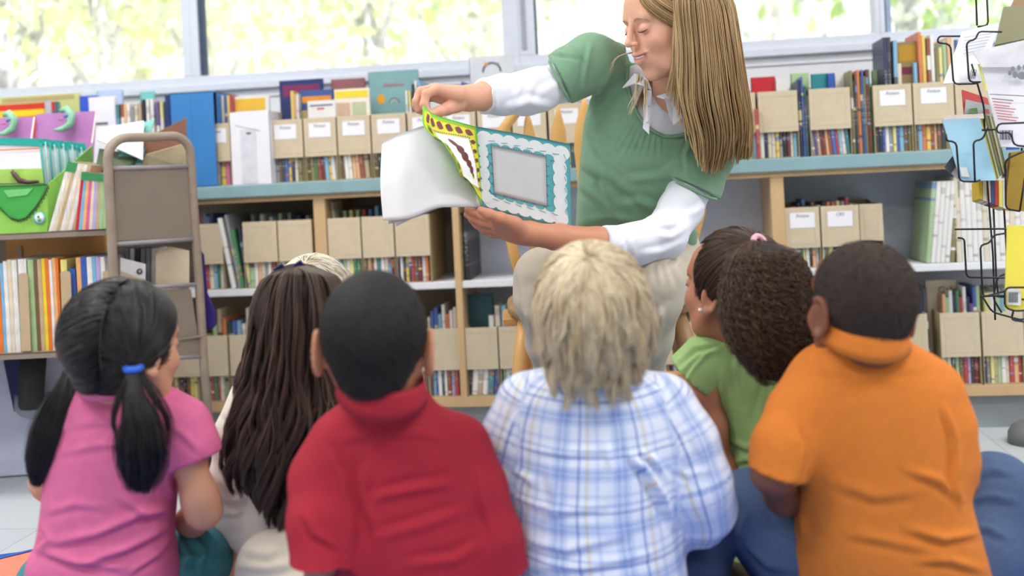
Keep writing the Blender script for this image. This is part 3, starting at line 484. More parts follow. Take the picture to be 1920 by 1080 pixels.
# ================================================================== BOOK CART
m_cart = mat('taupe_painted_steel', (158, 142, 126), .5, .06, 20); m_bar = mat('grey_lilac_steel_bar', (158, 152, 158), .4, .06, 20); m_panel = mat('taupe_steel_panel', (140, 128, 114), .6, .03, 10)
m_cast = mat('caster_grey', (150, 156, 158), .4, .05); m_rub = mat('black_rubber', (36, 38, 40), .7)
TA, TB = 2.82, 3.02                       # near and far post distance
def cp(px, py):                            # point on the cart's end frame, between its two posts
    u = (px-210)/(372-210); return P(px, py, TA+(TB-TA)*u)
cart = emp('book_cart', P(290, 800, 2.9)*[1, 1, 0], 'taupe steel library book cart with rounded tube end frame and laden shelves', 'cart')
def arc2(c, r, a0, a1, n=7): return [(c[0]+r*math.cos(a0+(a1-a0)*i/n), c[1]-r*math.sin(a0+(a1-a0)*i/n)) for i in range(n+1)]
path = [(232, 905), (222, 700), (211, 480), (203, 320)]+arc2((240, 296), 38, math.pi, math.pi/2)+[(290, 257)]+arc2((322, 290), 35, math.pi/2, 0)+[(364, 400), (374, 540), (382, 680), (392, 806)]
q = MB(); q.tube([cp(*p) for p in path], .0125, m_cart, 12); q.build('end_frame', cart, world=True)
for (y0, y1) in ((316, 312), (458, 448), (543, 533), (677, 668)):
    q = MB(); q.tube([cp(206+(y0-316)*.05, y0), cp(358+(y0-316)*.07, y1)], .0062, m_bar, 8); q.build('crossbar', cart, world=True)
nrm = np.cross(cp(370, 500)-cp(210, 500), [0, 0, 1.0]); nrm /= np.linalg.norm(nrm)
for (ya, yb) in ((320, 452), (546, 672)):
    q = MB(); q.prism([cp(214, ya), cp(358, ya-4), cp(366 if ya < 400 else 376, yb-8), cp(218, yb)], -nrm*.004, m_panel); pn = q.build('end_panel', cart, world=True)
q = MB(); q.prism([cp(264, 338), cp(286, 337), cp(286, 351), cp(264, 352)], nrm*.0008, m_label); q.build('sticker', pn if False else cart, world=True, label='small white sticker')
q = MB(); q.prism([cp(265, 353), cp(287, 352), cp(287, 365), cp(265, 366)], nrm*.0008, mat('yellow_edge_sticker', (214, 210, 90), .5)); q.build('sticker', cart, world=True, label='small yellow-edged sticker')
q = MB(); q.prism([cp(269, 356), cp(283, 355.4), cp(283, 362.4), cp(269, 363)], nrm*.0014, m_label); q.build('sticker_centre', cart, world=True)
# shelves: run to the left from the near post
def sh(px, py, t): return P(px, py, t)
def shelf(py0, t0, depth, name, thick=.016, pxr=206):
    a, c = P(-260, py0+.0*0, t0), P(pxr, py0, t0); z = P(60, py0, t0)[2]; a[2] = c[2] = z
    d = FW*depth; q = MB(); q.prism([a, c, c+d, a+d], (0, 0, -.004), m_panel); q.prism([a, c, c+FW*.004, a+FW*.004], (0, 0, -thick), m_panel)
    if True: q.prism([a+d, c+d, c+d+FW*.003, a+d+FW*.003], (0, 0, .03), m_panel)
    q.build(name, cart, world=True); return z
TS = 2.84
z1 = shelf(436, TS, .30, 'shelf'); z2 = shelf(661, TS, .30, 'shelf'); 
q = MB(); q.prism([P(-262, 330, TS), P(-240, 330, TS), P(-222, 905, TS), P(-244, 905, TS)], FW*.3, m_panel); q.build('side_panel', cart, world=True)
for (p, t) in (((396, 842), TB), ((236, 930), TA), ((-232, 905), TS+.02)):
    c = P(p[0], p[1], t); r = .045 if t == TB else .045; c[2] = r; q = MB()
    q.tube([c+RT*.012*s for s in (-1, 1)], r, m_rub, 18); w_ = q.build('caster_wheel', cart, world=True)
    q = MB(); q.box((c[0]-.022, c[1]-.02, r+.004), (c[0]-.016, c[1]+.02, r+.072), m_cast); q.box((c[0]+.016, c[1]-.02, r+.004), (c[0]+.022, c[1]+.02, r+.072), m_cast); q.box((c[0]-.022, c[1]-.024, r+.062), (c[0]+.022, c[1]+.024, r+.074), m_cast)
    q.tube([(c[0], c[1], r+.07), (c[0], c[1], r+.10)], .014, m_cast, 10); q.build('caster_fork', cart, world=True)
# ---- things on the cart's top shelf ---------------------------------------------------------------------------
def quad(q, pts, m, th=.002): # pts are (px,py,t)
    V = [P(*p) for p in pts]; n = np.cross(V[1]-V[0], V[2]-V[0]); n /= np.linalg.norm(n); 
    if np.dot(n, V[0]-CAM) < 0: n = -n
    q.prism(V, n*th, m); return n
def flat(name, parent, pts, m, th=.002, label=None):
    q = MB(); quad(q, pts, m, th); return q.build(name, parent, world=True, label=label)
mg1, mg2, mg3 = mat('lime_green_card', (152, 214, 92), .45, .05), mat('leaf_green_card', (68, 168, 74), .45, .04), mat('dark_green_ink', (40, 74, 40), .5)
def pz(px, z, t):        # picture row where height z is seen in column px at distance t
    a = 335; 
    for _ in range(6): a = a+(P(px, a, t)[2]-z)*FPX/t
    return a
T0 = TS+.02
dino = emp('book_bin', P(30, 436, T0)*[1, 1, 0]+[0, 0, z1], 'lime green card book bin with dark zigzag mouth, full of teal-edged books', 'book bin')
yb = lambda px, t=T0: pz(px, z1, t)
flat('front_panel', dino, [(-60, yb(-60), T0), (88, yb(88), T0), (91, 345, T0), (-60, 348, T0)], mg1)
flat('side_panel', dino, [(88, yb(88), T0), (172, pz(172, z1, T0+.24), T0+.24), (174, 272, T0+.24), (91, 345, T0)], mg1)
flat('rear_panel', dino, [(-58, pz(-58, z1, T0+.25), T0+.25), (172, pz(172, z1, T0+.25), T0+.25), (174, 285, T0+.25), (-58, 290, T0+.25)], mg1)
flat('mouth_flap', dino, [(-30, 350, T0-.003), (88, 347, T0-.003), (68, 385, T0-.003), (46, 410, T0-.003), (20, 410, T0-.003), (-14, 385, T0-.003)], mg2, label='darker green mouth-shaped flap')
q = MB(); zz = [(90, 348), (82, 366), (68, 388), (50, 408), (34, 413), (18, 408), (0, 390), (-14, 372)]
for i in range(len(zz)-1):
    for k in range(3):
        u = k/3; a = np.array(zz[i])*(1-u)+np.array(zz[i+1])*u; c_ = np.array(zz[i])*(1-u-.33)+np.array(zz[i+1])*(u+.33); mm = (a+c_)/2+[3.2, 3.6]
        q.tube([P(a[0], a[1], T0-.006), P(mm[0], mm[1], T0-.006), P(c_[0], c_[1], T0-.006)], .0014, mg3, 5)
q.tube([P(p[0], p[1], T0-.006) for p in zz], .0018, mg3, 5); q.tube([P(-40, 350, T0-.005), P(90, 346, T0-.005)], .0014, mg3, 5); q.build('zigzag_edge', dino, world=True)
flat('painted_gloss', dino, [(6, 357, T0-.005), (62, 353, T0-.005), (50, 366, T0-.005), (16, 370, T0-.005)], mat('pale_green_painted_gloss', (120, 200, 120), .4))  # lighter green patch: a gloss highlight painted onto the mouth flap
q = MB(); ccs = P(74, 409, T0-.005); q.tube([ccs, ccs-FW*.001], .0165, mat('badge_aqua', (120, 200, 200), .4), 20); q.tube([ccs-FW*.001, ccs-FW*.002], .012, m_label, 20); q.tube([ccs-FW*.002+UP*.004-RT*.002, ccs-FW*.0026+UP*.004-RT*.002], .004, mat('badge_green', (80, 170, 90), .5), 10); q.tube([ccs-FW*.002-UP*.005+RT*.001, ccs-FW*.0026-UP*.005+RT*.001], .005, mat('badge_green', (80, 170, 90), .5), 10); q.build('round_badge', dino, world=True, label='round aqua badge')
m_te = mat('teal_book_edge', (30, 160, 150), .45, .05); m_wp = mat('white_cover', (238, 236, 240), .4, .02); m_lime = mat('lime_print', (160, 200, 90), .5, .15, 14); m_horse = mat('brown_horse_print', (88, 62, 60), .5, .1)
for i in range(11):
    u = i/10; t = T0+.02+.2*u; xl = -30+ 100*u*1.0; xr = 76+84*u; yt = 262+9*u-(3 if i % 3 else 0); bk = emp('book', P((xl+xr)/2, pz(60, z1+.004, t), t), ['front white book with teal top and brown horse picture in the green bin' if i == 0 else 'teal-topped white book in the green bin, %s from the front' % ORD[i]][0], 'book', 'teal-topped books in the green bin' if i else None)
    y1 = pz(xl, z1+.006, t); y2 = pz(xr, z1+.006, t); sl = 8
    flat('cover', bk, [(xl, y1, t), (xr+14, y2, t), (xr, yt+6, t+.012), (xl-sl, yt+2, t+.012)], m_wp, .003)
    flat('top_edge', bk, [(xl-8, yt+8, t+.008), (xr, yt+12, t+.008), (xr-2, yt, t+.010), (xl-8, yt-2, t+.010)], m_te, .005, 'teal top edge')
    q = MB(); q.tube([P(xr+14, y2, t+.002), P(xr, yt+6, t+.012)], .0028, m_te if i % 2 == 0 else mat('pale_teal_edge', (150, 206, 204), .5), 6); q.build('spine', bk, world=True)
    if i == 0:
        flat('picture', bk, [(-20, 344, t-.002), (82, 343, t-.002), (79, 316, t+.001), (-20, 318, t+.001)], m_lime, .001)
        q = MB(); q.tube([P(20, 322, t-.005), P(27, 327, t-.006), (P(36, 338, t-.006)), P(52, 342, t-.005), P(72, 340, t-.005)], [.002, .007, .0075, .006, .003], m_horse, 8); q.tube([P(27, 326, t-.006), P(23, 318, t-.006)], .0016, m_horse, 5); q.build('horse_picture', bk, world=True)
        flat('red_dotted_line', bk, [(-20, 281, t), (74, 277, t), (74, 279.5, t), (-20, 283.5, t)], mat('orange_print', (226, 130, 60), .5), .001)
# purple folders with a green creature cut-out
m_pur = mat('orchid_purple_card', (190, 128, 190), .5, .04); m_cream = mat('cream_card', (236, 232, 214), .5); m_mint = mat('mint_creature_print', (150, 206, 170), .5, .08)
for (nm, pts, cx_, cy_, lb) in (('a', [(-20, 262, T0+.28), (58, 262, T0+.27), (64, 219, T0+.30), (-20, 221, T0+.31)], 14, 230, 'orchid purple folder at the left edge with a mint creature on top'),
                                ('b', [(62, 262, T0+.27), (172, 268, T0+.26), (180, 208, T0+.30), (68, 214, T0+.31)], 122, 222, 'wide orchid purple folder with a mint creature, right of its twin')):
    ro = emp('folder', P(*pts[0]), lb, 'folder', None); 
    pb = [(pts[1][0]-4, pz(pts[1][0], z1+.002, T0+.27), T0+.27), (pts[0][0], pz(pts[0][0], z1+.002, T0+.275), T0+.275)]
    flat('cover', ro, pb+[pts[3], pts[2]], m_pur, .003); 
    flat('cream_edge', ro, [(pts[1][0]-1, pts[1][1], T0+.266), (pts[1][0]+1.5, pts[1][1], T0+.266), (pts[2][0]+1.5, pts[2][1], T0+.296), (pts[2][0]-1, pts[2][1], T0+.296)], m_cream, .003); t = T0+.278
    q = MB(); q.tube([P(cx_-20, cy_+22, t), P(cx_-4, cy_+20, t), P(cx_+10, cy_+10, t), P(cx_+12, cy_-6, t), P(cx_+2, cy_-18, t), P(cx_-8, cy_-14, t)], [.004, .009, .011, .012, .011, .007], m_mint, 10); q.build('creature_cutout', ro, world=True, label='mint green creature cut-out')
    q = MB(); q.tube([P(cx_-2, cy_-2, t-.008), P(cx_+4, cy_-8, t-.008)], [.004, .006], mat('blue_creature_print', (120, 140, 210), .5), 8); q.build('creature_patch', ro, world=True)
    q = MB(); q.tube([P(cx_-12, cy_+3, t-.008), P(cx_-4, cy_+2, t-.008)], .0026, mat('pink_print', (206, 110, 130), .5), 6); q.build('creature_mouth', ro, world=True)
# leaning paperbacks right of the bin (spines to the room, green bands on top)
def slab(px0, px1, pyb, pyt, t, lean_px, k, lab, grp, dpt=.15, top=None):
    a, c, d, e = P(px0, pyb, t), P(px1, pyb, t), P(px1+lean_px, pyt, t), P(px0+lean_px, pyt, t); ro = emp('book', (a+c)/2, lab, 'book', grp); q = MB()
    m = mat('spine_plain_'+CN[k][0].replace(' ', '_'), CN[k][1], .5, .12, 90, stretch=(1, 1, .3)); q.prism([a, c, d, e], FW*dpt, m); q.build('cover', ro, world=True)
    if top:
        f = .86; tt = t-.001; q = MB(); q.prism([a*(1-f)+e*f-FW*.001, c*(1-f)+d*f-FW*.001, d-FW*.001, e-FW*.001], FW*.001, mat('green_spine_band', (60, 150, 90), .5)); q.build('green_band', ro, world=True)
yb2 = lambda px, t: pz(px, z1+.001, t)
for i in range(7): px = 91+7.2*i; slab(px, px+6.8, yb2(px, 2.85), 303+1.2*i, 2.85, 36-1.0*i, 'wWcwWwc'[i], 'cream paperback leaning right beside the green bin, %s of the slanted group' % ORD[i], 'slanted cream paperbacks on cart', top=i < 3)
for i in range(8): px = 141+6.4*i; slab(px, px+6, yb2(px, 2.835), 322+.6*i, 2.835, 12-1.4*i, 'rsakWvcl'[i], '%s paperback, %s of the striped group next to the near cart post' % (CN['rsakWvcl'[i]][0], ORD[i]), 'striped paperbacks on cart', top=True)
slab(192.5, 199, yb2(196, 2.835), 324, 2.835, 0, 'l', 'bright green book closing the striped paperbacks at the cart post', None)
# books lying/leaning behind the end frame at the top
for (pts, c, lb) in (([(182, 262, 2.95), (268, 300, 2.95), (270, 226, 3.02), (186, 240, 3.02)], (214, 222, 232), 'pale grey-white book with handwriting leaning behind the cart rail'),
                     ([(222, 296, 2.97), (262, 316, 2.97), (290, 222, 3.05), (230, 244, 3.05)], (120, 186, 178), 'teal leaning book behind the cart rail'),
                     ([(268, 318, 3.0), (268, 262, 3.0), (350, 220, 3.06), (350, 312, 3.06)], (150, 104, 84), 'brown leaning book behind the cart rail corner'),
                     ([(262, 318, 2.98), (274, 290, 2.98), (352, 268, 3.05), (352, 316, 3.05)], (206, 190, 156), 'tan wedge-shaped file behind the top crossbar of the cart'),
                     ([(176, 330, 2.93), (240, 312, 2.93), (262, 292, 3.0), (186, 278, 3.0)], (78, 92, 66), 'dark green book with orange pattern leaning behind the near cart post')):
    low = [(p[0], p[1], p[2]) for p in pts]; ro = emp('book', P(*pts[0]), lb, 'book', None)
    flat('cover', ro, low, mat('lean_cover_%d_%d_%d' % c, c, .45, .08, 30), .004)
    V = [P(p[0], p[1], p[2]+.004) for p in pts]; q = MB(); ctr = sum(V)/4; V = [v*.94+ctr*.06 for v in V]; q.prism(V, FW*.012, m_pages); q.build('pages', ro, world=True)
# support: shelf continues behind the frame
q = MB(); V = [P(205, 436, TS), P(368, 424, TB+.0), P(368, 424, TB+.16), P(205, 436, TS+.3)]
for v in V: v[2] = z1
q.prism(V, (0, 0, -.004), m_panel); q.build('shelf_end', cart, world=True)
q = MB(); V = [P(215, 661, TS), P(374, 424, TB+.0), P(374, 424, TB+.16), P(215, 661, TS+.3)]
for v in V: v[2] = z2
q.prism(V, (0, 0, -.004), m_panel); q.build('shelf_end', cart, world=True)
# ---- cart second shelf: tall magazine spines and bookends -------------------------------------------------------------
T2 = TS+.015; z2b = lambda px, t=T2: pz(px, z2+.001, t)
seq = [('o', -6, 8, 500, 'orange'), ('s', 8, 14, 494, ''), ('w', 14, 22, 490, ''), ('W', 22, 30, 487, ''), ('w', 30, 40, 488, ''), ('w', 42, 58, 486, ''), ('l', 60, 71, 487, ''), ('C', 71, 78, 487, ''), ('c', 78, 86, 486, ''), ('y', 86, 93, 485, ''), ('o', 93, 100, 485, ''),
       ('w', 100, 106, 487, ''), ('a', 106, 113, 484, ''), ('o', 113, 118, 485, ''), ('Y', 122, 134, 487, ''), ('b', 138, 150, 504, ''), ('a', 151, 160, 483, ''), ('b', 160, 171, 482, ''), ('w', 171, 181, 482, ''), ('s', 181, 188, 482, ''), ('v', 188, 197, 482, ''), ('w', 197, 205, 482, '')]
for i, (k, a, c, yt, _) in enumerate(seq):
    slab(a, c-.6, z2b(a), yt, T2+.004, -9, k, '%s magazine spine, %s from the left edge on the cart\'s lower shelf' % (CN[k][0], ORD[i]), 'magazines on the cart lower shelf', dpt=.2)
m_be = mat('tan_steel_bookend', (190, 168, 134), .45, .04)
def bookend(px0, px1, pyt, lab, t=T2-.008):
    ro = emp('bookend', P(px0, z2b(px0), t), lab, 'bookend', 'bookends on the cart'); a, c = P(px0, z2b(px0), t), P(px1, z2b(px1), t); d, e = P(px1-6, pyt+5, t), P(px0-6, pyt+5, t)
    f = P((px0+px1)/2-6, pyt, t); q = MB(); q.prism([a, c, d, P(px1-8, pyt+1.5, t), f, P(px0-4, pyt+1.5, t), e], FW*.003, m_be); q.build('upright_plate', ro, world=True)
    q = MB(); q.prism([a, c, c+FW*.12, a+FW*.12], (0, 0, .0015), m_be); q.build('foot_plate', ro, world=True)
bookend(40, 58, 512, 'tan steel bookend between white and lime magazines on the cart'); bookend(119, 138, 508, 'tan steel bookend beside the dark blue book on the cart'); bookend(198, 228, 507, 'tan steel bookend beside the near cart post')
ro = emp('book', P(240, 540, 2.92), 'white book with small round blue emblem behind the cart post', 'book'); pts = [(226, 512, 2.9), (272, 520, 2.93), (273, 497, 2.93), (226, 482, 2.9)]
flat('cover', ro, [(226, pz(226, z2+.002, 2.9), 2.9), (272, pz(272, z2+.002, 2.93), 2.93), (273, 495, 2.93), (226, 483, 2.9)], m_wp, .012); q = MB(); cc = P(262, 509, 2.918); q.tube([cc, cc-FW*.002], .008, mat('emblem_blue', (70, 76, 110), .5), 16); q.tube([cc-FW*.002, cc-FW*.003], .004, mat('emblem_yellow', (200, 200, 120), .5), 10); q.build('emblem', ro, world=True)
ro = emp('magazine_file', P(320, 540, 2.98), 'tan slanted magazine file behind the cart crossbars', 'file box'); zc_ = z2+.002
flat('side_panel', ro, [(226, pz(226, zc_, 2.905), 2.895), (272, pz(272, zc_, 2.925), 2.925), (272, 524, 2.925), (226, 508, 2.895)], m_card, .002)
flat('front_band', ro, [(292, pz(292, zc_, 2.97), 2.97), (355, pz(355, zc_, 3.0), 3.0), (355, 470, 3.0), (318, 462, 2.99), (292, 476, 2.97)], m_card, .003)
for i in range(6): slab(232+10*i, 240+10*i, pz(240, z2+.002, 2.99), 466, 3.0, 2, 'xwXxxw'[i], '%s magazine edge, %s of those between emblem book and slanted file' % (CN['xwXxxw'[i]][0], ORD[i]), 'grey magazines behind the cart frame', dpt=.1)
# orange wooden box behind, seen over the cart's lower shelf
ro = emp('wooden_chest', P(90, 500, 3.2)*[1, 1, 0], 'honey-coloured wooden cupboard behind the cart', 'cupboard'); q = MB(); a, c = P(10, 448, 3.19), P(196, 448, 3.19); a[2] = c[2] = 0
q.prism([a, c, c+FW*.02, a+FW*.02], (0, 0, pz and .69), mat('honey_wood', (214, 158, 88), .5, .1, 5, stretch=(1, 1, .1))); q.build('front', ro, world=True)
q = MB(); h0, h1 = P(34, 448, 3.185), P(40, 448, 3.185); h0[2] = h1[2] = .54; q.prism([h0, h1, h1+[0, 0, .13], h0+[0, 0, .13]], -FW*.004, mat('steel_strip', (170, 164, 158), .4)); q.build('hinge_strip', ro, world=True)
ro = emp('cabinet', P(30, 800, 3.14)*[1, 1, 0], 'pale blue-white cabinet standing on the floor behind the cart', 'cabinet'); q = MB(); a, c = P(-120, 448, 3.10), P(150, 448, 3.14); a[2] = c[2] = 0.005
q.prism([a, c, c+FW*.03, a+FW*.03], (0, 0, .44), mat('blue_white_laminate', (196, 202, 224), .5, .03)); q.build('front', ro, world=True); 
ro = emp('bag', P(20, 700, 3.06)*[1, 1, 0]+[0, 0, .2], 'dark blue and black cloth bag hanging under the cart shelf', 'bag'); q = MB()
q.prism([P(6, 676, 3.05), P(40, 676, 3.05), P(40, 765, 3.04), P(26, 772, 3.04)], FW*.03, mat('navy_cloth', (40, 50, 92), .8, .1, 20)); q.build('flap', ro, world=True)
q = MB(); q.tube([P(62, 668, 3.0), P(60, 700, 3.0), P(58, 760, 3.0), P(58, 766, 3.0)], [.036, .036, .034, .028], mat('black_cloth', (42, 44, 46), .8, .1, 20), 16); q.build('pouch', ro, world=True)
ro = emp('waste_bin', P(56, 780, 3.05), 'grey round-bottomed bin under the cart shelf', 'bin'); q = MB(); q.tube([P(64, 740, 3.06), P(62, 768, 3.06), P(60, 778, 3.06), P(58, 783, 3.06)], [.052, .05, .04, .02], mat('grey_bin', (140, 148, 160), .5), 20); q.build('body', ro, world=True)
ro = emp('cloth', P(388, 560, 3.08), 'dark purple cloth hanging from the shelf right of the cart frame', 'cloth'); q = MB()
q.prism([P(376, 470, 3.07), P(381, 478, 3.07), P(388, 550, 3.07), P(403, 585, 3.07), P(404, 610, 3.07), P(396, 618, 3.07), P(382, 620, 3.07), P(380, 545, 3.07)], FW*.012, mat('violet_cloth', (62, 44, 130), .8, .1, 12)); q.build('fold', ro, world=True, bevel=.003)
# ================================================================== RUG
m_rb = mat('royal_blue_carpet', (36, 92, 190), .95, .08, 60, .3, 500); m_ro = mat('salmon_carpet', (226, 136, 112), .95, .06, 60, .3, 500); m_rg = mat('mint_carpet', (168, 208, 190), .95, .06, 60, .3, 500); m_rl = mat('blue_carpet_line', (70, 96, 180), .95)
rug = emp('rug', P(960, 1300, 1.9)*[1, 1, 0], 'wide classroom rug, royal blue with salmon and mint areas, under the children', 'rug')
def fz(px, py): p = onZ(px, py, .0); return p
def rugp(name, pts, m, z0, z1_): q = MB(); q.prism([np.array([*fz(*p)[:2], z0]) for p in pts], (0, 0, z1_-z0), m); return q.build(name, rug, world=True)
rugp('blue_field', [(110, 1032), (600, 1010), (1250, 990), (1990, 966), (2500, 1100), (2400, 1900), (-400, 1900), (-420, 1100)], m_rb, .001, .008)
rugp('mint_patch', [(1230, 994), (1990, 966), (2000, 973), (1450, 1004), (1420, 1040), (1400, 1060), (1330, 1056), (1240, 1020)], m_rg, .008, .0095)
rugp('salmon_patch', [(-300, 1140), (0, 1057), (60, 1042), (300, 1020), (560, 1080), (560, 1300), (-300, 1300)], m_ro, .008, .0095)
rugp('blue_outline', [(-300, 1136), (0, 1053), (60, 1038), (300, 1014), (300, 1018), (60, 1041), (0, 1056), (-300, 1139)], m_rl, .0095, .0105)
# ================================================================== WIRE RACK
m_wire = mat('black_wire', (34, 34, 38), .35, .05); TR = 2.15
rack = emp('wire_book_rack', P(1915, 870, TR+.15)*[1, 1, 0], 'black wire spinner rack holding leaflets and booklets at the right edge', 'rack')
def wire(pts, t, name='wire_pocket', r=.0020, parent=None, closed=False):
    V = [P(p[0], p[1], p[2] if len(p) > 2 else t) for p in pts]; out = []
    for i, v in enumerate(V):             # rounded corners
        if 0 < i < len(V)-1:
            a, c = V[i-1]-v, V[i+1]-v; la, lc = np.linalg.norm(a), np.linalg.norm(c); k = min(.008, la*.4, lc*.4); out += [v+a/la*k, v+(a/la+c/lc)*k*.3, v+c/lc*k]
        else: out.append(v)
    q = MB(); q.tube(out, r, m_wire, 7); return q.build(name, parent or rack, world=True)
wire([(1828, -60), (1832, 48)], TR+.05); wire([(1848, -60), (1853, 48), (1833, 50)], TR+.05); wire([(1905, -60), (1914, 70), (1916, 300), (1935, 560)], TR+.16, 'upright_wire'); wire([(1822, 120, TR), (1845, 200, TR+.03), (1848, 300, TR+.05), (1862, 480, TR+.05), (1866, 600, TR+.05)], TR, 'upright_wire')
wire([(1800, 68), (1760, 68), (1757, 80), (1782, 83), (1788, 158), (1830, 157), (1842, 150, TR+.02)], TR-.01)
wire([(1878, 60), (1834, 59), (1830, 74), (1812, 78), (1817, 154), (1838, 154)], TR-.02)
wire([(1774, 252), (1774, 264), (1793, 266), (1799, 340), (1830, 341), (1855, 330, TR+.03)], TR-.03); wire([(1852, 240), (1842, 262), (1825, 264), (1828, 340)], TR-.03); wire([(1842, 244), (1880, 242, TR+.02), (1925, 250, TR+.06)], TR-.03)
wire([(1925, 230, TR-.1), (1870, 232, TR-.1), (1868, 250, TR-.1), (1896, 248, TR-.1), (1900, 272, TR-.1), (1925, 275, TR-.1)], TR-.1); wire([(1925, 282), (1905, 290), (1885, 300), (1886, 392), (1912, 396)], TR+.03); wire([(1912, 396), (1922, 330)], TR+.02)
wire([(1790, 430), (1885, 429, TR), (1925, 436)], TR+.02); wire([(1796, 446), (1808, 447), (1812, 520), (1880, 521), (1925, 518)], TR); wire([(1888, 437), (1862, 441), (1856, 456), (1838, 459), (1842, 545), (1844, 556), (1890, 545)], TR-.01)
wire([(1842, 556), (1860, 585, TR), (1915, 600, TR-.02), (1925, 596)], TR); wire([(1838, 556), (1880, 554), (1925, 560)], TR-.05); wire([(1905, 505), (1870, 520), (1862, 560), (1878, 586)], TR+.02)
wire([(1925, 539, TR-.12), (1890, 539, TR-.12), (1884, 545, TR-.12), (1884, 576, TR-.12), (1900, 583, TR-.12), (1925, 582, TR-.12)], TR-.12); wire([(1870, 556, TR-.03), (1925, 562, TR-.12)], TR); wire([(1900, 583, TR-.12), (1896, 600, TR-.1), (1925, 604, TR-.1)], TR)
wire([(1862, 370), (1868, 520), (1872, 556)], TR+.08, 'upright_wire'); wire([(1880, 350), (1888, 480)], TR+.08, 'upright_wire')
q = MB(); q.tube([P(1960, -60, TR+.2), P(1975, 500, TR+.2), P(1985, 870, TR+.2)], .012, m_wire, 10); q.build('centre_pole', rack, world=True)
fb = P(1985, 900, TR+.2); fb[2] = .02; q = MB(); q.tube([fb, P(1985, 870, TR+.2)], .012, m_wire, 10)
for dx in (-.22, .22): q.tube([fb+[0, 0, .01], fb+[dx, -.08, .012]], .009, m_wire, 8); q.tube([fb+[0, 0, .01], fb+[dx*.2, dx, .012]], .009, m_wire, 8)
q.build('foot', rack, world=True)
for y in (60, 250, 436, 560): wire([(1900, y, TR+.1), (1940, y, TR+.14), (1972, y-6, TR+.2)], TR, 'bracket_wire')
def item(name, lab, cat, pts, c, th=.004, extra=()):
    ro = emp(name, P(*pts[0]), lab, cat); m = c if not isinstance(c, tuple) else mat('paper_%d_%d_%d' % c, c, .45, .03, 10); flat('cover' if cat == 'book' else 'sheet', ro, pts, m, th)
    for (nm, pp, cc) in extra: flat(nm, ro, pp, mat('print_%d_%d_%d' % cc, cc, .5, .03), .0006)
    return ro
T = TR
item('book', 'olive green hardback at the top of the wire rack', 'book', [(1866, 84, T+.08), (1925, 72, T+.07), (1925, 10, T+.10), (1882, 13, T+.11)], (126, 124, 92), .014)
item('book', 'brown book corner above the olive hardback at top right', 'book', [(1896, 14, T+.14), (1930, 12, T+.14), (1930, -20, T+.15), (1912, -20, T+.15)], (150, 120, 84), .01)
item('leaflet', 'white printed leaflet leaning in the upper left rack pocket', 'leaflet', [(1768, 157, T+.01), (1842, 152, T), (1873, 42, T+.04), (1804, 60, T+.05)], (236, 238, 244), .003,
     [('text_line', [(1806+1, 70+6*i, T+.035-.002*i), (1860-3*i, 62+6*i, T+.03-.002*i), (1860-3*i, 63.3+6*i, T+.03-.002*i), (1806, 71.3+6*i, T+.035-.002*i)], (176, 180, 190)) for i in range(6)]+[('barcode', [(1818+3*i, 148, T-.004), (1819.2+3*i, 148, T-.004), (1822.2+3*i, 130, T-.002), (1821+3*i, 130, T-.002)], (80, 80, 90)) for i in range(4)])
big = item('leaflet', 'large white leaflet with grey paw print and red text at the right edge', 'leaflet', [(1878, 275, T-.06), (1935, 277, T-.06), (1935, 128, T-.03), (1840, 124, T-.03)], (228, 228, 234), .004)
flat('top_flap', big, [(1824, 97, T-.04), (1935, 72, T-.04), (1935, 126, T-.045), (1842, 126, T-.045)], mat('grey_white_paper', (222, 222, 226), .45), .002)
flat('yellow_edge', big, [(1833, 120, T-.035), (1837, 120, T-.035), (1852, 170, T-.04), (1848, 170, T-.04)], mat('lime_paper', (226, 226, 110), .5), .001)
mpw = mat('paw_grey', (140, 142, 150), .6)
for i, (x, y, r, ry) in enumerate([(1903, 140, 4.2, 6.5), (1899, 129, 3.4, 4.5), (1910, 127, 3.2, 5), (1893, 137, 3, 4.6), (1917, 142, 10, 7), (1921, 126, 3.5, 5)]):
    q = MB(); c = P(x, y, T-.05); q.prism([c+(RT*r*math.cos(a)+UP*ry*math.sin(a))*(T/FPX) for a in np.linspace(0, 2*math.pi, 17)[:-1]], -FW*.0008, mpw); q.build('paw_print', big, world=True)
for i in range(8): flat('text_line', big, [(1860+i*1.6, 184+5.4*i, T-.058), (1900+i*1.6-(i % 3)*5, 188+5.4*i, T-.058), (1900+i*1.6-(i % 3)*5, 189.6+5.4*i, T-.058), (1860+i*1.6, 185.6+5.4*i, T-.058)], mat('text_red', (200, 90, 100), .6) if i else mat('text_dark', (90, 90, 100), .6), .0005)
flat('text_line', big, [(1856, 176, T-.057), (1935, 180, T-.057), (1935, 181.4, T-.057), (1856, 177.4, T-.057)], mat('text_dark', (90, 90, 100), .6), .0005)
for i in range(8): flat('barcode', big, [(1875+3.1*i, 262, T-.064), (1876.5+3.1*i+(i % 2), 262.3, T-.064), (1876.5+3.1*i+(i % 2), 244.3, T-.062), (1875+3.1*i, 244, T-.062)], mat('text_dark', (90, 90, 100), .6), .0005)
item('booklet', 'red and grey booklet behind the white leaflets on the rack', 'booklet', [(1808, 214, T+.1), (1860, 216, T+.1), (1852, 184, T+.12), (1804, 168, T+.12)], (190, 60, 58), .004, [('grey_panel', [(1808, 216, T+.096), (1860, 218, T+.096), (1858, 198, T+.10), (1811, 186, T+.104)], (176, 180, 182)), ('green_print', [(1816, 212, T+.09), (1834, 213, T+.09), (1832, 202, T+.095), (1818, 204, T+.095)], (70, 120, 60)), ('red_print', [(1846, 212, T+.09), (1856, 213, T+.09), (1854, 205, T+.095), (1846, 204, T+.095)], (150, 50, 50))])
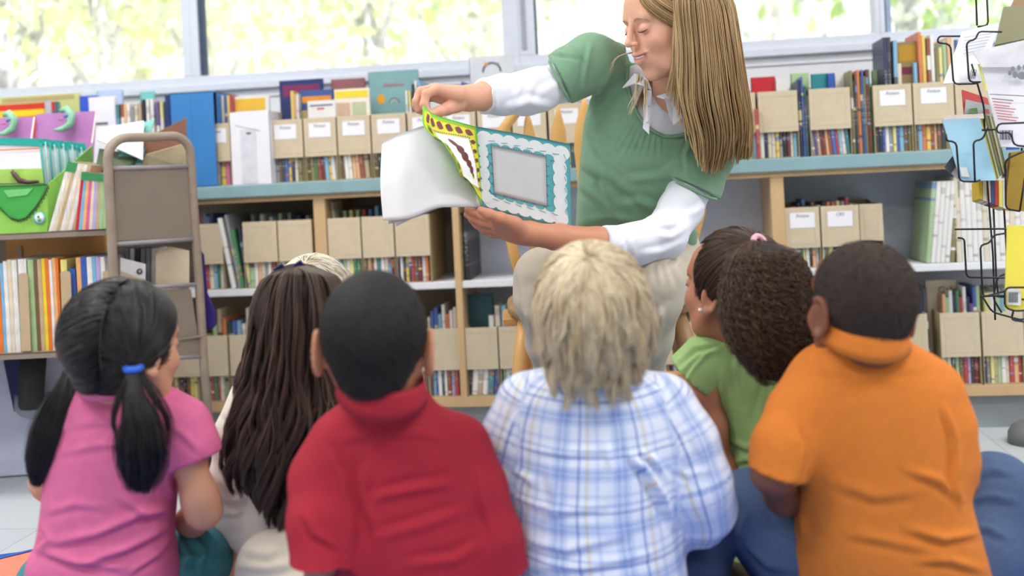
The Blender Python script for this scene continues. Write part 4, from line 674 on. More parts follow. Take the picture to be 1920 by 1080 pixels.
blue = item('booklet', 'pale blue booklet with white sticker in the middle rack pocket', 'booklet', [(1802, 339, T-.015), (1868, 338, T-.015), (1837, 221, T+.02), (1767, 224, T+.02)], (160, 204, 226), .003, [('sticker', [(1803, 331, T-.02), (1818, 332, T-.02), (1813, 314, T-.015), (1800, 313, T-.015)], (226, 230, 226))])
flat('header_strip', blue, [(1768, 224, T+.022), (1845, 222, T+.022), (1844, 213, T+.026), (1776, 216, T+.026)], mat('pinkish_paper', (226, 206, 198), .5), .002)
for i in range(9):
    k = [(200, 190, 70), (110, 110, 60), (196, 196, 170), (90, 120, 60), (150, 120, 80), (70, 84, 60), (200, 190, 150), (120, 130, 80), (90, 90, 70)][i]; t = T+.004+.012*i
    item('booklet', 'booklet behind the pale blue one, %s toward the back, %s edge' % (ORD[i], ['yellow', 'olive', 'pale grey', 'green', 'brown', 'dark green', 'beige', 'sage', 'dark'][i]), 'booklet', [(1806+2*i, 338-2.4*i, t), (1870+2.2*i, 337-2.4*i, t), (1840+3*i, 222-1.0*i, t+.03), (1775+3*i, 224-i, t+.03)], k, .004)
item('card', 'dark photo card poking out left under the pale blue booklet', 'card', [(1771, 312, T+.02), (1783, 326, T+.02), (1800, 300, T+.03), (1790, 288, T+.03)], (90, 100, 116), .002)
item('card', 'white card corner poking out under the pale blue booklet', 'card', [(1784, 325, T+.024), (1800, 340, T+.024), (1804, 300, T+.03), (1798, 292, T+.03)], (230, 230, 230), .002)
item('book', 'mustard brown book in the right-hand rack pocket', 'book', [(1884, 394, T+.05), (1935, 396, T+.05), (1935, 280, T+.06), (1896, 286, T+.06)], (168, 136, 50), .012)
item('booklet', 'blue and yellow booklet edge below the large leaflet', 'booklet', [(1888, 281, T+.0), (1912, 280, T+.0), (1910, 270, T+.0), (1888, 271, T+.0)], (70, 110, 180), .004)
for i in range(7):
    k = [(226, 190, 60), (232, 226, 200), (226, 206, 180), (60, 80, 130), (190, 70, 50), (236, 220, 120), (226, 224, 210)][i]; x = 1836+7.5*i
    item('booklet', '%s booklet hanging below the pale blue one, %s from left' % (['yellow', 'cream', 'beige', 'navy', 'red', 'pale yellow', 'off-white'][i], ORD[i]), 'booklet', [(x, 372+3*i, T+.05), (x+6.8, 374+3*i, T+.05), (x+5.8, 338, T+.06), (x-1, 338, T+.06)], k, .03)
item('card', 'bright yellow card with barcode in the lower rack pocket', 'card', [(1884, 580, T-.11), (1935, 584, T-.11), (1935, 424, T-.09), (1889, 422, T-.09)], (238, 224, 84), .003, [('sticker', [(1889, 571, T-.114), (1914, 573, T-.114), (1914, 543, T-.11), (1889, 541, T-.11)], (226, 226, 226))]+[('barcode', [(1892+3*i, 567, T-.116), (1893.5+3*i, 567, T-.116), (1893.5+3*i, 548, T-.114), (1892+3*i, 548, T-.114)], (90, 90, 96)) for i in range(6)])
# grey caster of an unseen cart at the right picture edge
ro = emp('office_caster', P(1925, 856, 2.95)*[1, 1, 0], 'dark grey domed chair foot resting on the floor at the right edge', 'chair foot'); q = MB(); c = P(1932, 868, 2.95); c[2] = .0
for i in range(1): q.tube([c+[0, 0, .0], c+[0, 0, .03], c+[0, 0, .05], c+[0, 0, .062], c+[0, 0, .066]], [.056, .054, .042, .022, .004], mat('dark_grey_plastic', (110, 112, 112), .5), 22)
q.build('dome', ro, world=True)
# ================================================================== READER'S CHAIR
m_oak = mat('honey_oak', (222, 172, 104), .4, .1, 5, 0, 1, stretch=(1, 1, .12)); m_oakd = mat('oak_leg', (170, 134, 96), .45, .14, 8, stretch=(1, 1, .15))
TCH = 2.72
ch = emp('wooden_chair', P(1125, 600, TCH)*[1, 1, 0], 'honey oak chair with spear-shaped back spindles, under the reader', 'chair')
def spear(pts, ws, t, th, m, name, dt=0):   # flat turned slat following picture points with half-widths
    q = MB(); V = []; n = len(pts)
    for (p, w) in zip(pts, ws):
        c = P(p[0], p[1], t+dt*(p[1]-350)/300); 
        for a in np.linspace(0, 2*math.pi, 11)[:-1]: V.append(c+RT*w*t/FPX*math.cos(a)+FW*th*math.sin(a))
    fs = [(i*10+j, i*10+(j+1) % 10, (i+1)*10+(j+1) % 10, (i+1)*10+j) for i in range(n-1) for j in range(10)]+[tuple(range(10)), tuple((n-1)*10+j for j in range(10))]
    q.add(V, fs, m, True); return q.build(name, ch, world=True)
TBK = TCH+.17
spear([(1046, 196), (1047, 215), (1047, 245), (1048, 300), (1049, 360), (1050, 430), (1051, 545)], [2, 6, 14, 16, 13, 9, 6], TBK, .006, m_oak, 'spindle'); spear([(989, 210), (990, 228), (993, 260), (996, 310), (1000, 380), (1003, 545)], [2, 7, 12, 14, 10, 6], TBK, .006, m_oak, 'spindle')
spear([(1096, 176), (1095, 200), (1092, 235), (1090, 280), (1092, 320), (1096, 430), (1098, 545)], [2, 7, 13, 14, 11, 8, 6], TBK, .006, m_oak, 'spindle'); spear([(1150, 190), (1150, 240), (1150, 300), (1150, 420), (1150, 545)], [3, 12, 15, 10, 6], TBK, .006, m_oak, 'spindle'); spear([(1210, 190), (1206, 240), (1202, 300), (1200, 420), (1198, 545)], [3, 12, 15, 10, 6], TBK, .006, m_oak, 'spindle')
spear([(984, 196), (962, 218), (945, 240), (942, 300), (948, 400), (962, 470), (984, 560)], [10, 12, 12, 11, 10, 10, 10], TBK-.005, .010, m_oak, 'back_post'); spear([(1290, 205), (1310, 240), (1316, 330), (1312, 400), (1300, 450), (1288, 560)], [10, 12, 12, 11, 10, 10], TBK-.005, .010, m_oak, 'back_post')
spear([(980, 190), (1040, 176), (1130, 168), (1220, 170), (1296, 198)], [6, 8, 8, 8, 6], TBK+.004, .012, m_oak, 'top_rail')
# the seat
q = MB(); sc_ = P(1125, 586, TCH); V = []; 
for zz, k in ((0, .94), (.012, 1), (.030, 1), (.038, .95)):
    for a in np.linspace(0, 2*math.pi, 37)[:-1]:
        x = math.copysign(abs(math.cos(a))**.55, math.cos(a))*.235*k; y = math.copysign(abs(math.sin(a))**.55, math.sin(a))*.21*k; V.append(sc_*[1, 1, 0]+R0*x+FW*y+[0, 0, P(1125, 600, TCH-.2)[2]+zz])
q.add(V, [(i*36+j, i*36+(j+1) % 36, (i+1)*36+(j+1) % 36, (i+1)*36+j) for i in range(3) for j in range(36)]+[tuple(range(36)), tuple(108+j for j in range(36))], m_oakd, True); q.build('seat', ch, world=True)
ZSEAT = P(1125, 600, TCH-.2)[2]+.038
def leg(p0, t0, p1, t1, r0=.022, r1=.016):
    a = P(p0[0], p0[1], t0); c = P(p1[0], p1[1], t1); k = (0-a[2])/(c[2]-a[2]); c = a+(c-a)*k; q = MB(); q.tube([a, a*.8+c*.2, a*.4+c*.6, c], [r0*.8, r0, r0*.95, r1], m_oakd if p0[0] > 1150 else m_oak, 12); q.build('leg', ch, world=True)
leg((1268, 588), TCH-.14, (1306, 700), TCH-.19, .026, .018); leg((978, 560), TCH+.10, (990, 690), TCH+.14); leg((1262, 588), TCH+.12, (1283, 690), TCH+.17); leg((985, 596), TCH-.12, (975, 720), TCH-.17)
q = MB(); q.tube([P(985, 700, TCH-.15), P(988, 700, TCH+.13)], .009, m_oak, 8); q.tube([P(1300, 700, TCH-.17), P(1284, 700, TCH+.15)], .009, m_oak, 8); q.tube([P(986, 702, TCH-.0), P(1292, 702, TCH)], .009, m_oak, 8); q.build('stretcher', ch, world=True)
# small square chair arm block seen left of the reader's knee
q = MB(); q.box((-.03, -.1, -.009), (.03, .1, .009), m_oak, Matrix.Translation(Vector(P(965, 594, TCH))) @ Matrix.Rotation(YAW, 4, 'Z')); q.build('seat_corner', ch, world=True, bevel=.003)
# ================================================================== SDF MODELLER (eye-frame metres: x right, y up, z away)
def nrmz(v): v = np.asarray(v, float); return v/np.linalg.norm(v)
class SDF:
    def __init__(s, lo, hi, h):
        s.lo = np.asarray(lo, float); s.h = h; n = np.ceil((np.asarray(hi)-s.lo)/h).astype(int)+1; s.n = n
        s.ax = [(s.lo[i]+h*np.arange(n[i])).astype(np.float32) for i in range(3)]; s.d = np.full(n, 1.0, np.float32)
    def sub(s, lo, hi):
        sl = []
        for i in range(3):
            a = int(max(0, math.floor((lo[i]-s.lo[i])/s.h))); b = int(min(s.n[i], math.ceil((hi[i]-s.lo[i])/s.h)+1)); 
            if b <= a: return None
            sl.append(slice(a, b))
        return tuple(sl), s.ax[0][sl[0]][:, None, None], s.ax[1][sl[1]][None, :, None], s.ax[2][sl[2]][None, None, :]
    def put(s, sl, v, k, mode):
        a = s.d[sl]
        if mode == 'u':
            if k > 0: h = np.clip(.5+.5*(v-a)/k, 0, 1); s.d[sl] = v*(1-h)+a*h-k*h*(1-h)
            else: s.d[sl] = np.minimum(a, v)
        elif mode == 's':
            v = -v
            if k > 0: h = np.clip(.5-.5*(v-a)/k, 0, 1); s.d[sl] = v*(1-h)+a*h+k*h*(1-h)
            else: s.d[sl] = np.maximum(a, v)
        elif mode == 'i': s.d[sl] = np.maximum(a, v)
    def cap(s, a, b, ra, rb=None, k=.01, mode='u', flat=None):
        rb = ra if rb is None else rb; a = np.asarray(a, float); b = np.asarray(b, float); m = max(ra, rb)+k+3*s.h
        r = s.sub(np.minimum(a, b)-m, np.maximum(a, b)+m)
        if r is None: return
        sl, X, Y, Z = r; ba = b-a; L2 = float(ba@ba)+1e-12; px, py, pz_ = X-a[0], Y-a[1], Z-a[2]
        t = np.clip((px*ba[0]+py*ba[1]+pz_*ba[2])/L2, 0, 1); dx, dy, dz = px-t*ba[0], py-t*ba[1], pz_-t*ba[2]; q = dx*dx+dy*dy+dz*dz
        if flat is not None:
            ax, f = nrmz(flat[0]), flat[1]; c = dx*ax[0]+dy*ax[1]+dz*ax[2]; q = q+(f*f-1)*c*c
        s.put(sl, np.sqrt(q)-(ra+(rb-ra)*t), k, mode)
    def chain(s, pts, rs, k=.01, mode='u', flat=None):
        for i in range(len(pts)-1): s.cap(pts[i], pts[i+1], rs[i], rs[i+1], k if i else k, mode, flat)
    def ell(s, c, r, R=None, k=.01, mode='u'):
        c = np.asarray(c, float); r = np.asarray(r if hasattr(r, '__len__') else [r]*3, float); R = np.eye(3) if R is None else np.asarray(R)   # rows of R = ellipsoid axes
        m = np.abs(R.T)@r+k+3*s.h; q = s.sub(c-m, c+m)
        if q is None: return
        sl, X, Y, Z = q; dx, dy, dz = X-c[0], Y-c[1], Z-c[2]; k0 = 0; k1 = 0
        for i in range(3): u = dx*R[i][0]+dy*R[i][1]+dz*R[i][2]; k0 = k0+(u/r[i])**2; k1 = k1+(u/r[i]**2)**2
        k0 = np.sqrt(k0); s.put(sl, k0*(k0-1)/(np.sqrt(k1)+1e-9), k, mode)
    def loft(s, rows, k=.01, n=2.3, mode='u', cap=.02):
        """rows: (y, cx, cz, wx, wz) any order, vertical stack of super-ellipses"""
        r = np.array(sorted(rows), float); m = k+3*s.h; lo = [(r[:, 1]-r[:, 3]).min()-m, r[0, 0]-m, (r[:, 2]-r[:, 4]).min()-m]; hi = [(r[:, 1]+r[:, 3]).max()+m, r[-1, 0]+m, (r[:, 2]+r[:, 4]).max()+m]
        q = s.sub(lo, hi)
        if q is None: return
        sl, X, Y, Z = q; yy = Y.ravel(); f = lambda i: pch(r[:, 0], r[:, i], yy)[None, :, None].astype(np.float32)
        cx, cz, wx, wz = f(1), f(2), np.maximum(f(3), .004), np.maximum(f(4), .004)
        a, b = np.abs((X-cx)/wx), np.abs((Z-cz)/wz); g = (a**n+b**n)**(1/n); gr = np.sqrt((X-cx)**2+(Z-cz)**2)/np.maximum(g, 1e-3); d = (g-1)*np.where(g > .05, gr, np.minimum(wx, wz))
        e = np.maximum(Y-r[-1, 0], r[0, 0]-Y)+0*d; h = np.clip(.5-.5*(e-d)/cap, 0, 1); v = e*(1-h)+d*h+cap*h*(1-h); s.put(sl, v.astype(np.float32), k, mode)
    def cut(s, p, n, rad, mode='i'):
        p = np.asarray(p, float); n = nrmz(n); q = s.sub(p-rad, p+rad)
        if q is None: return
        sl, X, Y, Z = q; v = (X-p[0])*n[0]+(Y-p[1])*n[1]+(Z-p[2])*n[2]; inb = (X-p[0])**2+(Y-p[1])**2+(Z-p[2])**2 < rad*rad
        a = s.d[sl]; s.d[sl] = np.where(inb, np.maximum(a, v), a)
    def limb(s, pts, rs, cuts=(), k=.03, kj=.02, flat=None):
        """a sleeve or trouser leg: chain ended by planes (point, outward normal), blended into the garment"""
        t = SDF.__new__(SDF); t.lo, t.h, t.n, t.ax = s.lo, s.h, s.n, s.ax; t.d = np.full(s.n, 1.0, np.float32); t.chain(pts, rs, kj, 'u', flat)
        a = np.array(pts); m = max(rs)+k+4*s.h; q = s.sub(a.min(0)-m, a.max(0)+m); sl, X, Y, Z = q; v = t.d[sl]
        for (p, n) in cuts: n = nrmz(n); v = np.maximum(v, (X-p[0])*n[0]+(Y-p[1])*n[1]+(Z-p[2])*n[2])
        s.put(sl, v, k, 'u')
    def cutpoly(s, poly, zmax, soft=.004):
        """remove what projects inside a picture polygon and lies nearer than zmax"""
        poly = np.array(poly, float); a = np.array([L(x, y, z) for x, y in poly for z in (s.ax[2][0], zmax)]); q = s.sub(a.min(0)-.01, [a[:, 0].max()+.01, a[:, 1].max()+.01, zmax+.03])
        sl, X, Y, Z = q; U = CX+FPX*X/Z+0*Y; Vv = CY-FPX*Y/Z+0*X; sh = np.broadcast_shapes(U.shape, Vv.shape); U = np.broadcast_to(U, sh).ravel(); Vv = np.broadcast_to(Vv, sh).ravel(); Q = np.stack([U, Vv], 1)
        ins = np.zeros(len(Q), bool); n = len(poly); best = np.full(len(Q), 1e9)
        for i in range(n):
            p, r = poly[i], poly[(i+1) % n]; c = (p[1] > Q[:, 1]) != (r[1] > Q[:, 1]); xi = (r[0]-p[0])*(Q[:, 1]-p[1])/(r[1]-p[1]+1e-9)+p[0]; ins ^= c & (Q[:, 0] < xi)
            ba = r-p; t = np.clip(((Q-p)@ba)/(ba@ba+1e-9), 0, 1); best = np.minimum(best, np.hypot(*(Q-p-t[:, None]*ba).T))
        v = (np.where(ins, best, -best).reshape(sh)*Z/FPX); v = np.minimum(v, zmax-Z); s.put(sl, -v.astype(np.float32), soft, 's')
    def mesh(s, smooth=2):
        d = s.d; d[0] = d[-1] = 1; d[:, 0] = d[:, -1] = 1; d[:, :, 0] = d[:, :, -1] = 1
        ins = d < 0; c = np.zeros(np.array(d.shape)-1, np.uint8)
        for i in (0, 1):
            for j in (0, 1):
                for k in (0, 1): c += ins[i:c.shape[0]+i, j:c.shape[1]+j, k:c.shape[2]+k]
        act = np.argwhere((c > 0) & (c < 8)); idx = -np.ones(c.shape, np.int32); idx[tuple(act.T)] = np.arange(len(act)); acc = np.zeros((len(act), 3)); cnt = np.zeros(len(act))
        co = [(i, j, k) for i in (0, 1) for j in (0, 1) for k in (0, 1)]
        val = {o: d[act[:, 0]+o[0], act[:, 1]+o[1], act[:, 2]+o[2]] for o in co}
        for a in co:
            for ax in range(3):
                if a[ax] == 0:
                    b = list(a); b[ax] = 1; b = tuple(b); va, vb = val[a], val[b]; m = (va < 0) != (vb < 0); t = np.where(m, va/(va-vb+1e-12), 0)
                    p = np.array(a, float)[None]+np.zeros((len(act), 3)); p[:, ax] += t; acc[m] += p[m]; cnt[m] += 1
        V = s.lo+(act+acc/np.maximum(cnt, 1)[:, None])*s.h; F = []
        for ax in range(3):
            o1, o2 = [(1, 2), (2, 0), (0, 1)][ax]; a = [slice(1, -1)]*3; a[ax] = slice(0, -1); b = [slice(1, -1)]*3; b[ax] = slice(1, None)
            A, B = ins[tuple(a)], ins[tuple(b)]; e = np.argwhere(A != B)
            if not len(e): continue
            off = np.ones(3, int); off[ax] = 0; e = e+off; u = np.zeros(3, int); u[o1] = 1; w = np.zeros(3, int); w[o2] = 1
            q = [idx[tuple((e-x).T)] for x in (0*u, u, u+w, w)]; Q = np.stack(q, 1); flip = ~ins[tuple(e.T)]; Q[flip] = Q[flip][:, ::-1]; F.append(Q)
        F = np.concatenate(F); F = F[(F >= 0).all(1)]
        return lap(V, F, smooth), F
def pch(x, y, q):
    """monotone-ish cubic through rows"""
    x = np.asarray(x); y = np.asarray(y); n = len(x); dx = np.diff(x); s = np.diff(y)/dx; m = np.zeros(n); m[0], m[-1] = s[0], s[-1]
    for i in range(1, n-1): m[i] = 0 if s[i-1]*s[i] <= 0 else 2*s[i-1]*s[i]/(s[i-1]+s[i])
    i = np.clip(np.searchsorted(x, q)-1, 0, n-2); h = dx[i]; t = np.clip((q-x[i])/h, 0, 1); t2, t3 = t*t, t*t*t
    return (2*t3-3*t2+1)*y[i]+(t3-2*t2+t)*h*m[i]+(-2*t3+3*t2)*y[i+1]+(t3-t2)*h*m[i+1]
def lap(V, F, it):
    if not it: return V
    E = np.concatenate([F[:, [0, 1]], F[:, [1, 2]], F[:, [2, 3]], F[:, [3, 0]]]); E = np.concatenate([E, E[:, ::-1]]); n = len(V); c = np.maximum(np.bincount(E[:, 0], minlength=n), 1)
    for k in range(it):
        for w in (.5, -.52):
            A = np.stack([np.bincount(E[:, 0], V[E[:, 1], i], n) for i in range(3)], 1)/c[:, None]; V = V+w*(A-V)
    return V
def normals(V, F):
    n = np.cross(V[F[:, 2]]-V[F[:, 0]], V[F[:, 3]]-V[F[:, 1]]); N = np.zeros_like(V)
    for j in range(4):
        for i in range(3): N[:, i] += np.bincount(F[:, j], n[:, i], len(V))
    return N/(np.linalg.norm(N, axis=1)[:, None]+1e-12)
def proj(V): return np.stack([CX+FPX*V[:, 0]/V[:, 2], CY-FPX*V[:, 1]/V[:, 2]], 1)
def polydist(Q, poly):
    best = np.full(len(Q), 1e9); tt = np.zeros(len(Q)); n = len(poly)-1; sg = np.zeros(len(Q))
    for i in range(n):
        a, b = np.array(poly[i], float), np.array(poly[i+1], float); ba = b-a; t = np.clip(((Q-a)@ba)/(ba@ba+1e-9), 0, 1); r = Q-a-t[:, None]*ba; d = np.hypot(r[:, 0], r[:, 1]); m = d < best
        best[m] = d[m]; tt[m] = (i+t[m])/n; sg[m] = np.sign(ba[0]*r[m, 1]-ba[1]*r[m, 0])
    return best, tt, sg
def folds(V, F, L_, back=False):
    """cloth folds sculpted on the surface: (polyline, half width px, height m); each is a ridge with a crease beside it"""
    N = normals(V, F); Q = proj(V); D = np.zeros(len(V)); face = -(N*(V/np.linalg.norm(V, axis=1)[:, None])).sum(1)
    vis = np.clip(face*3, 0, 1)
    for f in L_:
        poly, w, a = f[:3]; d, t, sg = polydist(Q, poly); e = np.sin(np.clip(t, 0.02, .98)*math.pi)**.6; x = d*sg/w
        D += 1.1*a*e*(np.exp(-x*x)-.75*np.exp(-((x-1.5)/.8)**2))*vis
    return V+N*D[:, None]
def wav(V, seed, sc, amp, N, dirs=10):
    r = np.random.default_rng(seed); out = np.zeros(len(V))
    for i in range(dirs): k = r.normal(size=3)*sc; out += np.sin(V@k+r.uniform(0, 6.28)+1.5*np.sin(V@(r.normal(size=3)*sc*.5)))
    return V+N*(amp*out/dirs**.5)[:, None]
def toW(V): return CAM+V@M3.T
def joinm(parts):
    V = []; F = []; C = []; o = 0
    for (v, f, c) in parts: V.append(v); F.append(f+o); C.append(np.broadcast_to(c, v.shape) if np.ndim(c) == 1 else c); o += len(v)
    return np.concatenate(V), np.concatenate(F), np.concatenate(C)
def frame(fwd, up=(0, 1, 0)):
    f = nrmz(fwd); x = nrmz(np.cross(up, f)); y = np.cross(f, x); return np.stack([x, y, f])   # rows: side, up, forward
# ---- head with a face, local metres of an adult; s scale, R rows(side, up, forward), c centre of the head
def head(S, c, R, s=1.0, smile=False, ears=True, neck=None, child=False, jaw=1.0, hi=True):
    T = lambda x, y, z: np.asarray(c)+s*(R[0]*x+R[1]*y+R[2]*z); k = .012*s
    S.ell(T(0, .022, -.012), np.array([.074, .082, .092])*s, R, k); w = 1.06 if child else 1.0
    S.ell(T(0, -.032, .030), np.array([.058*w, .080, .058])*s, R, .02*s); S.ell(T(0, -.070, .042), np.array([.044*w*jaw, .040, .042])*s, R, .02*s)
    S.ell(T(0, -.104, .066), np.array([.017, .014, .016])*s, R, .018*s)
    for q in (-1, 1):
        S.ell(T(q*.036, -.030, .062), np.array([.024, .022, .020])*s, R, .018*s); S.cap(T(q*.060, -.03, .0), T(q*.040, -.088, .045), .014*s, .012*s, .016*s)
    S.cap(T(-.034, .022, .074), T(.034, .022, .074), .013*s, None, .014*s); S.ell(T(0, .045, .066), np.array([.045, .035, .022])*s, R, .02*s)
    for q in (-1, 1): S.ell(T(q*.031, .001, .103), np.array([.018, .012, .016])*s, R, .012*s, 's'); S.ell(T(q*.031, -.001, .0765), np.array([.0145, .0125, .0135])*s, R, .003*s); S.cap(T(q*.021, -.003, .0885), T(q*.043, -.004, .0820), .0014*s, .0012*s, .0015*s) if hi else None
    S.cap(T(0, .016, .088), T(0, -.018, .104), .0065*s, .0075*s, .008*s); S.ell(T(0, -.026, .108), np.array([.0095, .0085, .009])*s, R, .006*s)
    for q in (-1, 1): S.ell(T(q*.0105, -.0295, .099), np.array([.0056, .0052, .0075])*s, R, .005*s); S.cap(T(q*.006, -.037, .101), T(q*.006, -.033, .106), .0022*s, None, .002*s, 's') if hi else None
    S.ell(T(0, -.060, .078), np.array([.026, .019, .017])*s, R, .014*s); wd = .031 if smile else .021; up_ = .0075 if smile else 0
    gap = .0062 if smile else .001
    for i in range(-4, 4):
        a, b = i/4, (i+1)/4; f = lambda u, y0, y1, z: T(u*wd, y0+(y1)*u*u, z-.014*u*u); r = lambda u, m: m*(1-.72*abs(u)**1.5)*s+.0008
        S.cap(f(a, -.0545, up_-.003, .0965), f(b, -.0545, up_-.003, .0965), r(a, .0037), r(b, .0037), .0025*s); S.cap(f(a, -.0665-gap*.6, .010+up_, .0935), f(b, -.0665-gap*.6, .010+up_, .0935), r(a, .0048), r(b, .0048), .0025*s)
    if smile:
        for i in range(-3, 3): a, b = i/4, (i+1)/4; S.cap(T(a*wd, -.0612+(.0065)*a*a, .099-.015*a*a), T(b*wd, -.0612+(.0065)*b*b, .099-.015*b*b), .0034*s, None, .0012*s, 's')
    else: 
        for i in range(-4, 4): a, b = i/4, (i+1)/4; S.cap(T(a*wd, -.0605+.003*a*a, .102-.014*a*a), T(b*wd, -.0605+.003*b*b, .102-.014*b*b), .0012*s, None, .0015*s, 's')
    if ears:
        for q in (-1, 1): ear(S, T(q*.076, -.012, -.004), R, q, s)
    return T
def ear(S, c, R, q, s, out=.55):
    o = nrmz(R[0]*q*out-R[2]*(1-out)*.9); Re = np.stack([nrmz(np.cross(R[1], o)), R[1], o]); Re[0] = np.cross(Re[1], Re[2]); c = np.asarray(c)+o*.004*s
    for i in range(9):        # rim
        a = -1.9+i*.42; b = a+.42; g = lambda a: c+s*(Re[1]*(.030*math.sin(a)+.002)-Re[0]*q*.017*math.cos(a)*-1+o*.008*(.6+.4*math.cos(a)))
        S.cap(g(a), g(b), .0042*s, .0042*s, .004*s)
    S.ell(c+s*(Re[1]*0+o*.001), np.array([.0155, .028, .0055])*s, Re, .006*s); S.ell(c+s*(Re[1]*-.027+o*.004), np.array([.0075, .009, .0055])*s, Re, .005*s); S.ell(c+s*(o*.010-Re[1]*.002), np.array([.0085, .013, .006])*s, Re, .005*s, 's')
def headcol(V, T0, R, c, s, skin, lips=(196, 112, 108), blush=(226, 148, 128), amt=1.0):
    q = (V-c)@R.T/s; C = np.tile(np.array(srgb(skin)), (len(V), 1)); m = np.zeros(len(V))
    x, y, z = q.T; y0_ = -.0605+.0065*np.minimum(1, (x/.031)**2); wl = np.exp(-((y-y0_)/.0085)**2*1.2)*(np.abs(x) < .031)*(z > .078)*np.clip((.0310-np.abs(x))/.004, 0, 1)*np.clip((z-.078-0)/.01, 0, 1); wl *= ((np.abs(y-y0_) < .0125))
    wb = np.exp(-((np.abs(x)-.046)/.018)**2-((y+.038)/.024)**2)*(z > .02)*.35*amt
    for w, cc in ((wb, blush), (np.clip(wl*1.3, 0, 1)*.85*amt, lips)): C = C*(1-w[:, None])+np.array(srgb(cc))*w[:, None]
    return C
# ---- hand: wrist point, direction to knuckles, palm normal (out of the palm), thumb side vector; per-finger curl angles
def hand(S, w, d, n, th, s=1.0, curl=(.5, .5, .5, .5), spread=.06, thumb=(.6, .5, .3), k=.006, bend=(1, 1.1, .8)):
    d, n = nrmz(d), np.asarray(n, float); n = nrmz(n-d*(n@d)); th = np.asarray(th, float); th = nrmz(th-d*(th@d)-n*(th@n)); w = np.asarray(w, float)
    pal = lambda a, b, c=0: w+s*(d*a+th*b+n*c); tips = []
    S.cap(w-d*.02*s, pal(.02, 0), .021*s, .023*s, k, 'u', (n, 1.35))
    for (b, L_) in ((.027, .088), (.009, .092), (-.009, .088), (-.026, .080)): S.cap(pal(.018, b*.55), pal(L_-.004, b*.95), .0125*s, .0105*s, .009*s, 'u', (n, 1.05))
    S.ell(pal(.05, 0, .004), np.array([.036, .034, .011])*s, np.stack([d, th, n]), .01*s)
    for i, (b, st, L_, r, sp) in enumerate([(.028, .090, (.040, .025, .021), .0085, 1.2), (.0095, .094, (.044, .029, .022), .0088, .35), (-.0095, .090, (.041, .027, .021), .0083, -.45), (-.027, .082, (.032, .020, .019), .0072, -1.4)]):
        p = pal(st, b); a = 0; dd = nrmz(d+th*spread*sp)
        for j, l in enumerate(L_):
            a += curl[i]*bend[j]; v = dd*math.cos(a)+n*math.sin(a); e = p+v*l*s; S.cap(p, e, r*(1-.08*j)*s, r*(1-.08*(j+1))*s, .0035*s if j else .006*s); p = e
        tips.append((p, v))
    a0, a1, a2 = thumb; p = pal(.022, .022, .004); v = nrmz(d*math.cos(a0)+th*math.sin(a0)+n*.35)
    for j, (l, r0, r1) in enumerate(((.042, .0135, .0105), (.032, .0105, .0095), (.026, .0095, .0078))):
        e = p+v*l*s; S.cap(p, e, r0*s, r1*s, .006*s if j == 0 else .0035*s); p = e; v = nrmz(v*math.cos((a1, a2, 0)[j])+nrmz(n*.5*a0+d*.6-th*.35)*math.sin((a1, a2, 0)[j]))
    tips.append((p, v)); return tips
# ================================================================== HAIR: thin tapered strands in one mesh
def strands(P0, rad, name, m, parent, cols, taper=.3, nsd=3, jit=.0, cvar=.15, rootdark=0):
    """P0: (n, k, 3) eye-frame polylines"""
    P0 = np.asarray(P0); n, k, _ = P0.shape; Tn = np.gradient(P0, axis=1); Tn /= np.linalg.norm(Tn, axis=2)[..., None]+1e-9
    ref = np.broadcast_to(nrmz([.31, .22, .92]), Tn.shape); A = np.cross(Tn, ref); A /= np.linalg.norm(A, axis=2)[..., None]+1e-9; B = np.cross(Tn, A)
    u = np.linspace(0, 1, k); pr = rad*(1-(1-taper)*u**3)*np.minimum(1, .5+u*8); rr = pr[None, :, None]*(RNG.uniform(.7, 1.3, (n, 1, 1)))
    ring = [P0+rr*(math.cos(a)*A+math.sin(a)*B) for a in np.arange(nsd)*2*math.pi/nsd]; V = np.stack(ring, 2).reshape(-1, 3)
    base = (np.arange(n)[:, None, None]*k+np.arange(k-1)[None, :, None])*nsd; j = np.arange(nsd)[None, None, :]; j2 = (j+1) % nsd
    F = np.stack([base+j, base+j2, base+nsd+j2, base+nsd+j], -1).reshape(-1, 4)
    cl = np.array([srgb(c) for c in cols]); ci = RNG.uniform(0, len(cl)-1, n); i0 = np.floor(ci).astype(int); f = (ci-i0)[:, None]; C = cl[i0]*(1-f)+cl[np.minimum(i0+1, len(cl)-1)]*f
    C = np.clip(C*RNG.uniform(1-cvar, 1+cvar, (n, 1)), 0, 1); C = np.repeat(C, k*nsd, 0)
    return npmesh(name, toW(V), F, m, parent, True, C)
def resamp(P_, k):
    P_ = np.asarray(P_, float); d = np.r_[0, np.cumsum(np.linalg.norm(np.diff(P_, axis=0), axis=1))]; d /= d[-1]; q = np.linspace(0, 1, k)
    return np.stack([pch(d, P_[:, i], q) for i in range(P_.shape[1])], 1)
def hairmat(name, rough=.42, spec=.5): return vcmat(name, rough, spec=spec)
